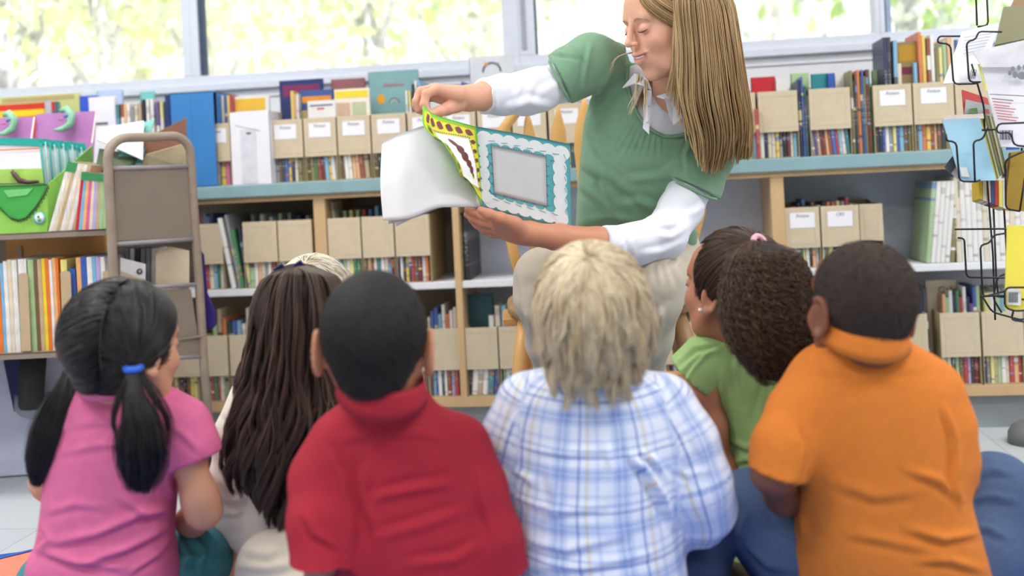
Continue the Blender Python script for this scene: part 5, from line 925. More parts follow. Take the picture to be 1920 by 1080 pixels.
def tress(path, rads, n, k, clump=0, wave=0, wf=6, tip=.15, flat=None, twist=0, rnd=1.0):
    """bundle of strands along a path (eye-frame points) with radius profile; flat=(axis, factor)"""
    c = resamp(path, k); r = np.interp(np.linspace(0, 1, k), np.linspace(0, 1, len(rads)), rads); T_ = np.gradient(c, axis=0); T_ /= np.linalg.norm(T_, axis=1)[:, None]
    A = np.cross(T_, [0, 0, 1.0]); A /= np.linalg.norm(A, axis=1)[:, None]+1e-9; B = np.cross(T_, A); th = RNG.uniform(0, 2*math.pi, n); q = np.sqrt(RNG.uniform(0, 1, n))*rnd
    if clump:
        ct = RNG.integers(0, clump, n); cth = RNG.uniform(0, 6.28, clump); cq = np.sqrt(RNG.uniform(0, 1, clump)); off = RNG.normal(size=(n, 2))*.22; a0 = cq[ct]*np.cos(cth[ct]); b0 = cq[ct]*np.sin(cth[ct]); g = np.linspace(0, 1, k)[None]**.8*.75
        a = q*np.cos(th); b = q*np.sin(th); a_, b_ = a[:, None]*(1-g)+(a0+off[:, 0])[:, None]*g, b[:, None]*(1-g)+(b0+off[:, 1])[:, None]*g
    else: a_, b_ = np.repeat((q*np.cos(th))[:, None], k, 1), np.repeat((q*np.sin(th))[:, None], k, 1)
    if flat: a_ = a_*1.0; b_ = b_*flat
    u = np.linspace(0, 1, k)[None]; ph = (RNG.uniform(0, 6.28, clump)[ct] if clump else RNG.uniform(0, 6.28, n))[:, None]; fr = (RNG.uniform(.8, 1.25, clump)[ct] if clump else RNG.uniform(.8, 1.25, n))[:, None]
    W_ = wave*np.sin(2*math.pi*wf*fr*u+ph)*u**.5; W2 = wave*np.cos(2*math.pi*wf*fr*u*.9+ph*1.7)*u**.5
    ln = 1-RNG.uniform(0, tip, n)[:, None]; uu = u*ln; X = np.empty((n, k, 3))
    for d in range(3):
        cc = np.interp(uu, np.linspace(0, 1, k), c[:, d]); rr = np.interp(uu, np.linspace(0, 1, k), r); Aa = np.interp(uu, np.linspace(0, 1, k), A[:, d]); Bb = np.interp(uu, np.linspace(0, 1, k), B[:, d]); X[..., d] = cc+Aa*(a_*rr+W_)+Bb*(b_*rr+W2)
    return X
def slerp(a, b, u):
    a = a/np.linalg.norm(a, axis=-1, keepdims=True); b = b/np.linalg.norm(b, axis=-1, keepdims=True); w = np.arccos(np.clip((a*b).sum(-1), -1, 1))[..., None]; s_ = np.sin(w)+1e-6
    return (np.sin((1-u)*w)*a+np.sin(u*w)*b)/s_
m_skin = {}
def skinm(nm): return vcmat('skin_'+nm, .5, .12, 900, .12, .35)
def emesh(name, V, F, mats, parent=None, col=None, label=None, **k): return npmesh(name, toW(V), F[:, ::-1], mats, parent, True, col, label, **k)
def sheet(guides, n, k, thick=.01, clump=40, jitter=.004, tip=.12, wave=0, wf=2, s0=0, s1=1, bias=None):
    """strands filling a sheet spanned by guide polylines (each a list of (px,py,t))"""
    G = np.stack([resamp([L(*p) for p in g], k) for g in guides]); m = len(guides)
    cs = np.sort(RNG.uniform(s0, s1, clump)); ci = RNG.integers(0, clump, n); u = np.linspace(0, 1, k)[None]
    sr = np.clip(cs[ci]+RNG.normal(size=n)*.7/clump, 0, 1); st = np.clip(cs[ci]+RNG.normal(size=n)*.28/clump, 0, 1); s = (sr[:, None]*(1-u)+st[:, None]*u)*(m-1)
    cz = RNG.uniform(-1, 1, clump)[ci]*.7+RNG.normal(size=n)*.3; ln = (1-RNG.uniform(0, tip, clump)[ci]-RNG.uniform(0, tip*.4, n))[:, None]; uu = u*ln
    i = np.clip(np.floor(s).astype(int), 0, m-2); f = (s-i)[..., None]; kk = uu*(k-1); j = np.clip(np.floor(kk).astype(int), 0, k-2); g = (kk-j)[..., None]
    A = (G[i, j]*(1-g)+G[i, j+1]*g); B = (G[i+1, j]*(1-g)+G[i+1, j+1]*g); X = A*(1-f)+B*f
    ph = RNG.uniform(0, 6.28, clump)[ci][:, None]; X[..., 2] += cz[:, None]*thick+jitter*.5*np.sin(3*u+ph); X[..., 0] += jitter*np.sin(2.5*u*3+ph)*u+wave*np.sin(2*math.pi*wf*u+ph)*u; X[..., 2] += wave*np.cos(2*math.pi*wf*u+ph)*u
    return X
def surf_t(V, px, py, r=6):
    Q = proj(V); m = (np.abs(Q[:, 0]-px) < r) & (np.abs(Q[:, 1]-py) < r); return V[m, 2].min() if m.any() else np.nan
def rowsL(rows):      # (py, xl, xr, t, half depth) -> loft rows
    out = []
    for (py, xl, xr, t, hd) in rows: c = L((xl+xr)/2, py, t); out.append((c[1], c[0], t, (xr-xl)/2*t/FPX, hd))
    return out
def sdfbox(pts, m, h): a = np.array(pts); return SDF(a.min(0)-m, a.max(0)+m, h)
def bodyroot(px, t, lab, grp=None):
    b = P(px, 600, t); b[2] = 0; return emp('person', b, lab, 'person', grp)
def grow(roots, comb, k, length, grav=(0, -1, 0), g0=.2, g1=1.0, stiff=1.0, cw=.8, cols=(), wave=0, wfreq=20, lenvar=.15, nz=0):
    """comb-and-gravity hair: roots (n,3), comb(p)->direction; cols = ellipsoids (centre, R, radii) that push strands out"""
    n = len(roots); p = roots.copy(); step = (length if hasattr(length, '__len__') else np.full(n, length))*RNG.uniform(1-lenvar, 1+lenvar*.3, n)/(k-1); v = comb(p); out = [p.copy()]; g = np.asarray(grav, float); rn = RNG.normal(size=(n, 3))*nz
    for i in range(1, k):
        u = i/(k-1); v = v*stiff+comb(p)*cw*max(0, 1-u*1.6)+g*(g0+(g1-g0)*u)+rn; v /= np.linalg.norm(v, axis=1)[:, None]; p = p+v*step[:, None]
        for (c, R, r) in cols:
            q = (p-c)@np.asarray(R).T/r; m = np.linalg.norm(q, axis=1); ins = m < 1; q2 = q/np.maximum(m, 1e-6)[:, None]*r; p = np.where(ins[:, None], c+q2@np.asarray(R), p)
        out.append(p.copy())
    X = np.stack(out, 1); return X
def clumped(X, G, amt=.7, pw=1.3, wave=0, wf=3, spread=.25):
    n, k, _ = X.shape; gi = RNG.choice(n, G, replace=False); key = X[:, k//2]; gk = key[gi]; a = np.zeros(n, int)
    for s in range(0, n, 2000): a[s:s+2000] = ((key[s:s+2000, None]-gk[None])**2).sum(-1).argmin(1)
    u = np.linspace(0, 1, k)[None, :, None]**pw*amt; Y = X*(1-u)+X[gi][a]*u
    if wave:
        ph = RNG.uniform(0, 6.28, (G, 3)); fr = RNG.uniform(.75, 1.3, G); uu = np.linspace(0, 1, k)
        for d in range(3): Y[..., d] += wave*np.sin(2*math.pi*wf*fr[a][:, None]*uu[None]+ph[a][:, d][:, None])*np.minimum(1, uu*2.5)[None]
    return Y
def scalp(T, R, c, s, n, rad=(.077, .086, .095), cen=(0, .022, -.012), crown=None, face=.30, low=-.45, lift=1.0):
    """random points on the hairy part of the head; returns eye-frame points and outward normals"""
    o = []; r = np.array(rad)
    while len(o) < n:
        d = RNG.normal(size=(n*2, 3)); d /= np.linalg.norm(d, axis=1)[:, None]; ok = (d[:, 1] > low+.55*np.maximum(d[:, 2], -.2)) & ~((d[:, 2] > face) & (d[:, 1] < .62)); o += list(d[ok])
    d = np.array(o[:n]); loc = np.array(cen)+d*r*lift; P_ = c+s*(loc@np.stack([R[0], R[1], R[2]])); nn = d/r; nn /= np.linalg.norm(nn, axis=1)[:, None]; return P_, nn@np.stack([R[0], R[1], R[2]]), d
def haircap(c, R, T, s, rad, m, parent, h=.0035, nape=None, name='hair', cutf=(.045, .9, -.30), ears=True, low=None, lap_=3, cen=(0, .022, -.012)):
    S = SDF(c-np.array([.14, .2, .14])*s, c+np.array([.14, .15, .14])*s, h); S.ell(T(*cen), np.array(rad)*s, R, 0)
    if nape: S.ell(T(*nape[0]), np.array(nape[1])*s, R, .02*s)
    S.cut(T(0, .02, cutf[0]), R[2]*cutf[1]+R[1]*cutf[2], .3)
    if low is not None: S.cut(T(0, low, -.05), -R[1]+R[2]*.5, .3)
    if ears:
        for q in (-1, 1): S.ell(T(q*.080, -.018, .004), np.array([.022, .030, .020])*s, R, .006, 's')
    V, F = S.mesh(lap_); return emesh(name, V, F, m, parent), V, F
def fuzz(V, F, n, ln, name, m, parent, cols, down=.8, rad=.0005, k=4, keep=None):
    N = normals(V, F); i = RNG.integers(0, len(V), n)
    if keep is not None: i = i[keep(V[i])]
    p = V[i]+RNG.normal(size=(len(i), 3))*.001; d = N[i]*.8+np.array([0, -down, 0])+RNG.normal(size=(len(i), 3))*.25; d /= np.linalg.norm(d, axis=1)[:, None]; L__ = RNG.uniform(.6, 1.1, len(i))[:, None]*ln
    X = np.stack([p-N[i]*.002+d*L__*u-np.array([0, 1, 0])*(u*u)*L__*.25 for u in np.linspace(0, 1, k)], 1); return strands(X, rad, name, m, parent, cols, .3)
def collar(name, c, rx, rz, h, flare, m, parent, up=(0, 1, 0), fwd=(0, 0, 1), gap=.5, th=.0035, drop=.0, n=44):
    """fold-down collar round the neck, open at the front by gap radians each side"""
    up = nrmz(up); f = nrmz(np.asarray(fwd)-up*np.dot(fwd, up)); x = np.cross(up, f); prof = [(0, 0), (.25, .30), (.6, .7), (1, 1.0)]; V = []; K = len(prof)
    an = np.linspace(gap, 2*math.pi-gap, n)
    for a in an:
        o = x*math.sin(a)*rx+f*math.cos(a)*rz; od = nrmz(o)
        for sgn in (0, 1):
            for (g, e) in (prof if sgn == 0 else prof[::-1]): V.append(c+o+od*(flare*e+th*(1-sgn))-up*(h*g*(1+.12*math.cos(a*2)))+up*.0)
    R_ = 2*K; V = np.array(V); F = []
    for i in range(n-1):
        for j in range(R_): F.append((i*R_+j, i*R_+(j+1) % R_, (i+1)*R_+(j+1) % R_, (i+1)*R_+j))
    for i in (0, n-1):
        for j in range(K-1): F.append((i*R_+j, i*R_+j+1, i*R_+R_-2-j, i*R_+R_-1-j))
    o = emesh(name, V, np.array(F), m, parent); return o
def eyesR(T, s, root):
    q = MB()
    for g in (-1, 1): q.tube([W(T(g*.031, -.003, .0885)), W(T(g*.031, -.003, .0905))], .0055*s, mat('eye_dark', (50, 36, 30), .15), 12)
    q.build('eyes', root, world=True)
# ================================================================== THE READER
m_sweater = mat('green_knit', (124, 164, 132), .85, .035, 60, .35, 1200, sheen=.2); m_white = mat('white_cotton', (236, 238, 248), .75, .01, 10, .08, 700); m_khaki = mat('beige_twill', (206, 196, 178), .85, .03, 30, .2, 1200)
SK_T = (232, 178, 150)
reader = bodyroot(1170, 2.65, 'woman with long blond hair, green short-sleeved sweater over white shirt, reading aloud on the chair')
psi, pit = math.radians(67), math.radians(16); fw_ = (-math.sin(psi)*math.cos(pit), -math.sin(pit), -math.cos(psi)*math.cos(pit)); RH = frame(fw_, (.10, 1, 0)); SH = 1.02; TN = 2.33
cH = L(1172, 84, TN)-SH*(RH[1]*-.026+RH[2]*.117)
parts = []
S = SDF(cH-[.16, .27, .16], cH+[.2, .17, .2], .0018); TH = head(S, cH, RH, SH, smile=True)
S.cap(TH(0, -.05, -.02), L(1258, 215, 2.52), .052, .052, .02); S.ell(L(1250, 225, 2.54), (.10, .035, .05), None, .03)
V, F = S.mesh(2); VHD = V; parts.append((V, F, headcol(V, TH, RH, cH, SH, SK_T)))
# raised right arm and hand
S = SDF(L(760, 240, 2.10)-[0, .02, 0], L(960, 120, 2.36)+[.02, .03, .02], .0018)
S.chain([L(960, 176, 2.33), L(912, 180, 2.275), L(880, 184, 2.245)], [.034, .031, .026], .012); S.cap(L(880, 184, 2.245), L(858, 184, 2.235), .026, .024, .012)
for a, b in (((858, 178, 2.21), (822, 168, 2.195)), ((858, 178, 2.225), (816, 167, 2.215)), ((858, 184, 2.235), (812, 172, 2.235)), ((858, 190, 2.24), (814, 181, 2.25))): S.cap(L(*a), L(*b), .018, .0115, .012)
for pts, r in (([(822, 167, 2.195), (799, 176, 2.185), (795, 196, 2.18), (802, 211, 2.178)], .0092), ([(816, 165, 2.215), (789, 171, 2.205), (781, 190, 2.20), (786, 205, 2.20)], .0092), ([(812, 171, 2.235), (785, 179, 2.226), (779, 196, 2.22), (784, 207, 2.22)], .0088), ([(814, 180, 2.25), (792, 190, 2.243), (787, 202, 2.24), (790, 210, 2.24)], .0078)):
    S.chain([L(*p) for p in pts], [r*1.08, r, r*.95, r*.8], .004)
S.chain([L(856, 196, 2.222), L(838, 204, 2.20), L(822, 210, 2.185), L(812, 214, 2.176)], [.018, .0125, .0105, .0085], .007)
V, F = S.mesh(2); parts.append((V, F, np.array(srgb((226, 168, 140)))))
# lower left arm and hand
S = SDF(L(860, 480, 2.10), L(1200, 375, 2.33)+[0, .01, .02], .0018)
S.chain([L(1190, 458, 2.30), L(1120, 453, 2.27), L(1050, 446, 2.24), L(992, 438, 2.215), L(968, 433, 2.205)], [.030, .030, .028, .0235, .0225], .012)
for a, b in (((970, 426, 2.185), (932, 412, 2.165)), ((970, 432, 2.195), (932, 422, 2.185)), ((972, 438, 2.205), (936, 431, 2.20)), ((974, 442, 2.21), (944, 439, 2.215))): S.cap(L(*a), L(*b), .016, .012, .012)
for pts, r in (([(934, 414, 2.185), (906, 407, 2.195), (888, 399, 2.20), (877, 393, 2.205)], .0090), ([(932, 423, 2.19), (904, 418, 2.20), (887, 410, 2.205), (876, 402, 2.21)], .0092), ([(936, 432, 2.20), (910, 429, 2.208), (894, 421, 2.212), (884, 412, 2.216)], .0088), ([(944, 440, 2.212), (922, 439, 2.216), (908, 433, 2.22), (898, 426, 2.222)], .0078)):
    S.chain([L(*p) for p in pts], [r*1.05, r, r*.95, r*.8], .004)
S.chain([L(964, 420, 2.18), L(938, 410, 2.155), L(917, 402, 2.145), L(902, 395, 2.143)], [.017, .0125, .0105, .0085], .007)
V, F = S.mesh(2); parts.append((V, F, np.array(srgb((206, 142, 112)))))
# hidden trunk, upper arms and legs so that the figure is one
S = SDF(L(880, 1000, 2.9)*[1, 1, 0]+[0, 0, 2.0], L(1420, 90, 2.95)*[1, 1, 0]+[0, 0, 3.0], .008)
S.loft(rowsL([(170, 1190, 1320, 2.53, .05), (230, 1130, 1350, 2.56, .08), (330, 1110, 1330, 2.58, .085), (430, 1100, 1290, 2.66, .08), (520, 1080, 1300, 2.74, .09), (560, 1100, 1280, 2.74, .07)]), .02)
S.chain([L(1130, 130, 2.50), L(1040, 155, 2.42), L(985, 170, 2.36), L(930, 178, 2.29)], [.034, .032, .031, .029], .02); S.chain([L(1330, 260, 2.56), L(1290, 370, 2.46), L(1245, 445, 2.34), L(1180, 458, 2.30)], [.036, .032, .031, .029], .02)
for kx, fx in ((1022, 1040), (1215, 1208)): S.chain([L(1190+(kx-1120)*.6, 520, 2.76), L(kx, 525, 2.36), L(fx, 700, 2.53), L(fx, 735, 2.52)], [.075, .052, .036, .034], .02)
V, F = S.mesh(2); parts.append((V, F, np.array(srgb(SK_T))))
V, F, C = joinm(parts); body = emesh('body', V, F, skinm('reader'), reader, C)
# ---- teeth, eyes, brows, lashes, nails
def tubeL(name, pts, r, m, parent, n=8): q = MB(); q.tube([W(p) for p in pts], r, m, n); return q.build(name, parent, world=True)
def face_bits(T, s, root, brow=(178, 140, 108), lash=(70, 50, 40), smile=False, closed=True, nm=''):
    q = MB()
    for g in (-1, 1): q.tube([W(T(g*.014, .018, .0915)), W(T(g*.024, .0225, .0925)), W(T(g*.034, .0225, .0895)), W(T(g*.043, .018, .0825)), W(T(g*.050, .012, .0745))], [.0006*s, .0013*s, .0013*s, .0009*s, .0004*s], mat('brow_%d' % brow[0], brow, .7, .1, 300), 6)
    q.build('eyebrow', root, world=True); q = MB()
    for g in (-1, 1): q.tube([W(T(g*.0175, -.0035, .0895)), W(T(g*.025, -.0068, .0920)), W(T(g*.033, -.0075, .0912)), W(T(g*.040, -.0065, .0870)), W(T(g*.045, -.0040, .0815))], [.0005*s, .0012*s, .0014*s, .0012*s, .0005*s], mat('lash_%d' % lash[0], lash, .7, .1, 300), 6)
    q.build('eyelash', root, world=True)
    if smile:
        q = MB(); pts = [W(T(u*.024, -.0598+.0055*u*u, .0945-.014*u*u)) for u in np.linspace(-1, 1, 9)]; q.tube(pts, [.0012*s]+[.0034*s]*7+[.0012*s], mat('teeth', (244, 240, 232), .25, .01), 8); q.build('teeth', root, world=True)
face_bits(TH, SH, reader, smile=True)
# ---- white shirt: torso, two sleeves, collar
tor = [(112, 1205, 1300, 2.52, .035), (128, 1165, 1325, 2.52, .055), (150, 1128, 1345, 2.53, .072), (190, 1106, 1362, 2.545, .092), (240, 1094, 1366, 2.55, .106), (300, 1088, 1352, 2.555, .112), (350, 1084, 1332, 2.575, .108), (400, 1082, 1310, 2.61, .104), (440, 1080, 1298, 2.66, .10), (465, 1086, 1292, 2.69, .095)]
def inset(rows, px, d): return [(a, b+px, c-px, t, h-d) for (a, b, c, t, h) in rows]
S = SDF(L(870, 520, 2.80)*[1, 1, 0]+[0, 0, 2.15], L(1400, 90, 2.8)*[1, 1, 0]+[0, 0, 2.85], .0042)
S.loft(rowsL(inset(tor, 7, .008)), .01, 2.4)
S.limb([L(1120, 132, 2.50), L(1060, 150, 2.45), L(1010, 168, 2.395), L(985, 175, 2.36), L(945, 178, 2.31), L(880, 182, 2.24)], [.044, .045, .047, .046, .040, .038], [(L(903, 178, 2.27), L(903, 178, 2.27)-L(945, 176, 2.315))], .02)
S.limb([L(1326, 262, 2.56), L(1306, 330, 2.51), L(1276, 392, 2.43), L(1246, 442, 2.345), L(1190, 458, 2.305), L(1105, 456, 2.26)], [.050, .048, .048, .048, .043, .037], [(L(1129, 456, 2.275), L(1129, 456, 2.275)-L(1180, 458, 2.30))], .02)
S.cutpoly([(1216, 130), (1217, 160), (1226, 184), (1238, 172), (1252, 150), (1262, 130)], 2.50)
V, F = S.mesh(2); N_ = normals(V, F); V = wav(V, 3, 26, .0012, N_)
V = folds(V, F, [([(1040, 118), (1000, 150), (985, 200)], 9, .004), ([(1010, 128), (975, 165), (965, 205)], 8, .004), ([(1035, 200), (990, 190), (950, 205)], 8, .005), ([(935, 140), (925, 175), (932, 212)], 5, .003), ([(1060, 150), (1020, 170), (1000, 205)], 8, .003),
                 ([(1260, 350), (1235, 395), (1190, 420)], 9, .005), ([(1310, 390), (1270, 420), (1220, 420)], 8, .005), ([(1300, 415), (1260, 445), (1225, 440)], 8, .005), ([(1195, 430), (1185, 460), (1190, 488)], 5, .004), ([(1180, 432), (1168, 460), (1172, 486)], 4, .003), ([(1285, 450), (1245, 470), (1200, 478)], 7, .004), ([(1325, 380), (1300, 400), (1270, 395)], 7, .004)])
blouse = emesh('blouse', V, F, m_white, reader)
def solid(name, pts, th, m, parent, lab=None, sub=0):
    """thin curved cloth piece from a fan of picture points (px,py,t)"""
    V = [L(*p) for p in pts]; n = nrmz(np.cross(V[1]-V[0], V[2]-V[0])); n = -n if n[2] > 0 else n; q = MB(); c = sum(V)/len(V)+n*.004; k = len(V)
    vs = [W(v) for v in V]+[W(v-n*th) for v in V]+[W(c), W(c-n*th)]; q.add(vs, [(i, (i+1) % k, 2*k) for i in range(k)]+[(k+(i+1) % k, k+i, 2*k+1) for i in range(k)]+[(i, k+i, k+(i+1) % k, (i+1) % k) for i in range(k)], m, False)
    o = q.build(name, parent, world=True, label=lab); return o
# ---- sweater
S = SDF(L(1000, 520, 2.80)*[1, 1, 0]+[0, 0, 2.25], L(1400, 50, 2.85)*[1, 1, 0]+[0, 0, 2.9], .0038)
S.loft(rowsL(tor), .01, 2.4)
S.limb([L(1148, 118, 2.51), L(1110, 118, 2.475), L(1070, 138, 2.445), L(1020, 168, 2.40)], [.050, .066, .060, .056], [(L(1049, 150, 2.44), np.array([-.9, -.44, 0]))], .03)
S.limb([L(1330, 235, 2.55), L(1325, 290, 2.53), L(1303, 345, 2.48), L(1282, 395, 2.43)], [.055, .062, .061, .060], [(L(1303, 354, 2.49), np.array([-.43, -.9, 0]))], .025)
S.loft(rowsL([(428, 1072, 1305, 2.66, .108), (440, 1070, 1306, 2.67, .110), (458, 1074, 1304, 2.69, .106)]), .004, 2.4, cap=.008)
# neckline scoop: cut through the front half only
S.cutpoly([(1174, 60), (1172, 122), (1175, 148), (1180, 173), (1189, 200), (1204, 226), (1226, 246), (1252, 256), (1276, 254), (1296, 242), (1312, 222), (1326, 190), (1330, 60)], 2.53)
V, F = S.mesh(2); N_ = normals(V, F); V = wav(V, 5, 16, .0012, N_)
gath = [([(1190+ (x-1190)*.6+20, 232+(abs(x-1250)*-.12)+14), (x, 285+(x % 7)*2)], 3.2, .0030) for x in (1150, 1166, 1180, 1194, 1208, 1222, 1236)]
V = folds(V, F, gath+[([(1028+i*9, 92-i*3+abs(i-2)*2), (1060+i*9, 104+i*2)], 3.2, .004) for i in range(5)]+
          [([(1085, 215), (1120, 180), (1160, 110)], 6, .004), ([(1092, 218), (1110, 260), (1130, 300)], 8, .004), ([(1080, 300), (1130, 330), (1150, 390)], 9, .006), ([(1080, 340), (1120, 370), (1170, 425)], 9, .005), ([(1095, 290), (1170, 350), (1230, 395)], 9, .004), ([(1085, 415), (1150, 405), (1230, 425)], 8, .004),
           ([(1280, 300), (1240, 330), (1170, 340)], 9, .004), ([(1300, 255), (1285, 290), (1290, 330)], 5, .004), ([(1315, 250), (1310, 290), (1320, 320)], 5, .003), ([(1250, 400), (1200, 380), (1150, 385)], 9, .004), ([(1110, 75), (1100, 120), (1088, 190)], 5, .004)])
sweater = emesh('sweater', V, F, m_sweater, reader)
def band(pts, Vs, r, m, name, parent, lift=.002, dflt=2.45):
    out = []; last = dflt
    for (px, py) in pts:
        t = surf_t(Vs, px, py, 9)
        if np.isnan(t) or t > 2.6: t = last
        last = t; out.append(L(px, py, t-lift))
    out = resamp(out, 40); return tubeL(name, out, r, m, parent)
band([(1178, 122), (1176, 145), (1180, 172), (1189, 200), (1204, 226), (1226, 246), (1252, 256), (1276, 254), (1296, 242), (1312, 222), (1324, 196)], V, .0042, m_sweater, 'neckline_band', sweater)
band([(1030, 114), (1036, 130), (1048, 152), (1060, 176), (1068, 190)], V, .0035, m_sweater, 'sleeve_band', sweater); band([(1262, 334), (1280, 346), (1304, 358), (1328, 370), (1344, 374)], V, .0035, m_sweater, 'sleeve_band', sweater)
tc = 2.405
solid('collar_flap', [(1167, 164, tc+.02), (1190, 137, tc+.035), (1214, 148, tc+.01), (1222, 168, tc-.005), (1205, 160, tc-.01), (1190, 156, tc)], .003, m_white, blouse)
solid('collar_flap', [(1231, 180, tc), (1238, 178, tc-.002), (1262, 170, tc), (1282, 160, tc+.02), (1300, 190, tc+.01), (1287, 216, tc-.012), (1262, 234, tc-.022), (1252, 208, tc-.018), (1246, 184, tc-.010)], .003, m_white, blouse)
solid('placket', [(1212, 168, tc-.002), (1222, 170, tc-.004), (1220, 210, tc-.008), (1217, 252, tc-.012), (1205, 240, tc-.008), (1210, 200, tc-.004)], .002, m_white, blouse)
for p in ((1216, 196, tc-.012), (1214, 228, tc-.017)): q = MB(); q.tube([P(*p), P(p[0], p[1], p[2]-.002)], .0035, mat('pearl_button', (226, 226, 232), .3), 12); q.build('button', blouse, world=True)
# open V of skin
# ---- trousers
S = SDF(L(900, 760, 2.95)*[1, 1, 0]+[0, 0, 2.2], L(1400, 400, 2.95)*[1, 1, 0]+[0, 0, 2.97], .0048)
S.loft(rowsL([(430, 1085, 1300, 2.70, .09), (470, 1075, 1312, 2.74, .115), (520, 1070, 1318, 2.78, .12), (560, 1080, 1312, 2.78, .11), (585, 1110, 1290, 2.78, .08)]), .02, 2.5)
S.chain([L(1128, 505, 2.76), L(1070, 508, 2.55), L(1024, 522, 2.36)], [.088, .080, .066], .03); S.chain([L(1024, 522, 2.36), L(1020, 560, 2.36), L(1030, 640, 2.44), L(1040, 696, 2.50)], [.066, .062, .054, .048], .02)
S.chain([L(1258, 505, 2.76), L(1245, 510, 2.55), L(1222, 528, 2.37)], [.088, .084, .070], .03); S.chain([L(1222, 528, 2.37), L(1222, 560, 2.38), L(1214, 630, 2.44), L(1206, 694, 2.50)], [.068, .064, .054, .048], .02)
for p, q_ in (((1040, 696, 2.5), (1030, 640, 2.44)), ((1206, 694, 2.5), (1214, 630, 2.44))): S.cut(L(*p), L(*p)-L(*q_), .10)
V, F = S.mesh(2); N_ = normals(V, F); V = wav(V, 9, 18, .002, N_)
V = folds(V, F, [([(1285, 470), (1265, 500), (1275, 530)], 6, .005), ([(1270, 465), (1248, 495), (1255, 530)], 6, .004), ([(1255, 470), (1235, 500), (1238, 530)], 5, .004), ([(1250, 575), (1225, 600), (1215, 660)], 8, .006), ([(975, 500), (985, 560), (1000, 640)], 9, .005), ([(985, 580), (1000, 600), (1030, 590)], 8, .005), ([(1190, 590), (1210, 640), (1212, 690)], 7, .005), ([(1232, 560), (1238, 600), (1222, 680)], 6, .005)])
trousers = emesh('trousers', V, F, m_khaki, reader)
m_shoe = mat('brown_leather', (120, 84, 60), .45, .06, 30); m_sole = mat('shoe_sole', (60, 48, 40), .7)
for fx in (1044, 1204):
    S = SDF(L(fx-60, 780, 2.7)*[1, 1, 0]+[0, 0, 2.3], L(fx+60, 690, 2.7)*[1, 1, 0]+[0, 0, 2.72], .004); S.ell(L(fx, 738, 2.55), (.038, .036, .05), None, .01); S.ell(L(fx, 748, 2.46), (.040, .026, .085), None, .02); S.cut(L(fx, 762, 2.5), (0, -1, 0), .3)
    V, F = S.mesh(1); emesh('shoe', V, F, m_shoe, reader)
# ---- hair
m_hb = hairmat('blond_hair', .38, .55); BL = [(190, 156, 108), (206, 174, 124), (220, 192, 144), (182, 146, 98), (226, 200, 154), (174, 138, 92)]
S = SDF(cH-[.16, .2, .16], cH+[.2, .17, .2], .004); T = TH
S.ell(T(0, .026, -.018), np.array([.084, .088, .096])*SH, RH, .0); S.ell(T(0, -.04, -.07), np.array([.07, .09, .045])*SH, RH, .03); 
S.cut(T(0, .02, .050), RH[2]*.93+RH[1]*-.36, .25); 
V, F = S.mesh(3); VCAP = np.concatenate([V, VHD]); hair = emesh('hair', V, F, mat('blond_hair_base', (168, 132, 86), .6, .12, 60, stretch=(3, 3, .4)), reader)
gA = [[(1240, -55, 2.32), (1256, -10, 2.295), (1263, 50, 2.29), (1262, 110, 2.30), (1256, 150, 2.33), (1247, 180, 2.35)],
      [(1250, -60, 2.30), (1267, 0, 2.28), (1274, 80, 2.28), (1274, 160, 2.30), (1288, 230, 2.34), (1304, 300, 2.36)],
      [(1275, -65, 2.30), (1290, 0, 2.27), (1296, 90, 2.27), (1299, 180, 2.285), (1318, 270, 2.33), (1320, 332, 2.36)],
      [(1295, -65, 2.32), (1318, 0, 2.28), (1328, 90, 2.28), (1336, 180, 2.29), (1350, 270, 2.34), (1338, 334, 2.37)],
      [(1315, -60, 2.37), (1342, 0, 2.335), (1356, 90, 2.33), (1368, 180, 2.335), (1378, 260, 2.36), (1370, 318, 2.39)],
      [(1330, -55, 2.42), (1364, 0, 2.39), (1378, 80, 2.38), (1390, 170, 2.39), (1400, 240, 2.41), (1398, 300, 2.42)],
      [(1335, -50, 2.48), (1370, 0, 2.47), (1384, 80, 2.46), (1396, 170, 2.46), (1406, 240, 2.47), (1404, 306, 2.47)]]
eC, eR = np.array([0, .026, -.018]), np.array([.0900, .094, .1025])
def ons(v): v = nrmz(v); return T(*(eC+v*eR))
def pxof(p): return (CX+FPX*p[0]/p[2], CY-FPX*p[1]/p[2], p[2])
for i, g in enumerate(gA):
    k = i/6; g[0:1] = [pxof(ons([.08, 1, .50-1.0*k])), pxof(ons([-.50, .90, .48-1.1*k])), pxof(ons([-.88, .48, .42-1.2*k]))]
X = sheet(gA, 13000, 22, .009, 260, .0025, .14); strands(X, .00095, 'hair_curtain', m_hb, hair, BL, cvar=.09)
gB = [[(p[0]+2, p[1], p[2]+(.06 if j > 2 else .012*j)) for j, p in enumerate(g)] for g in gA[1:]]; X = sheet(gB, 4500, 16, .02, 140, .003, .1); strands(X, .0011, 'hair_under_layer', m_hb, hair, [(190, 154, 106), (206, 172, 120)])
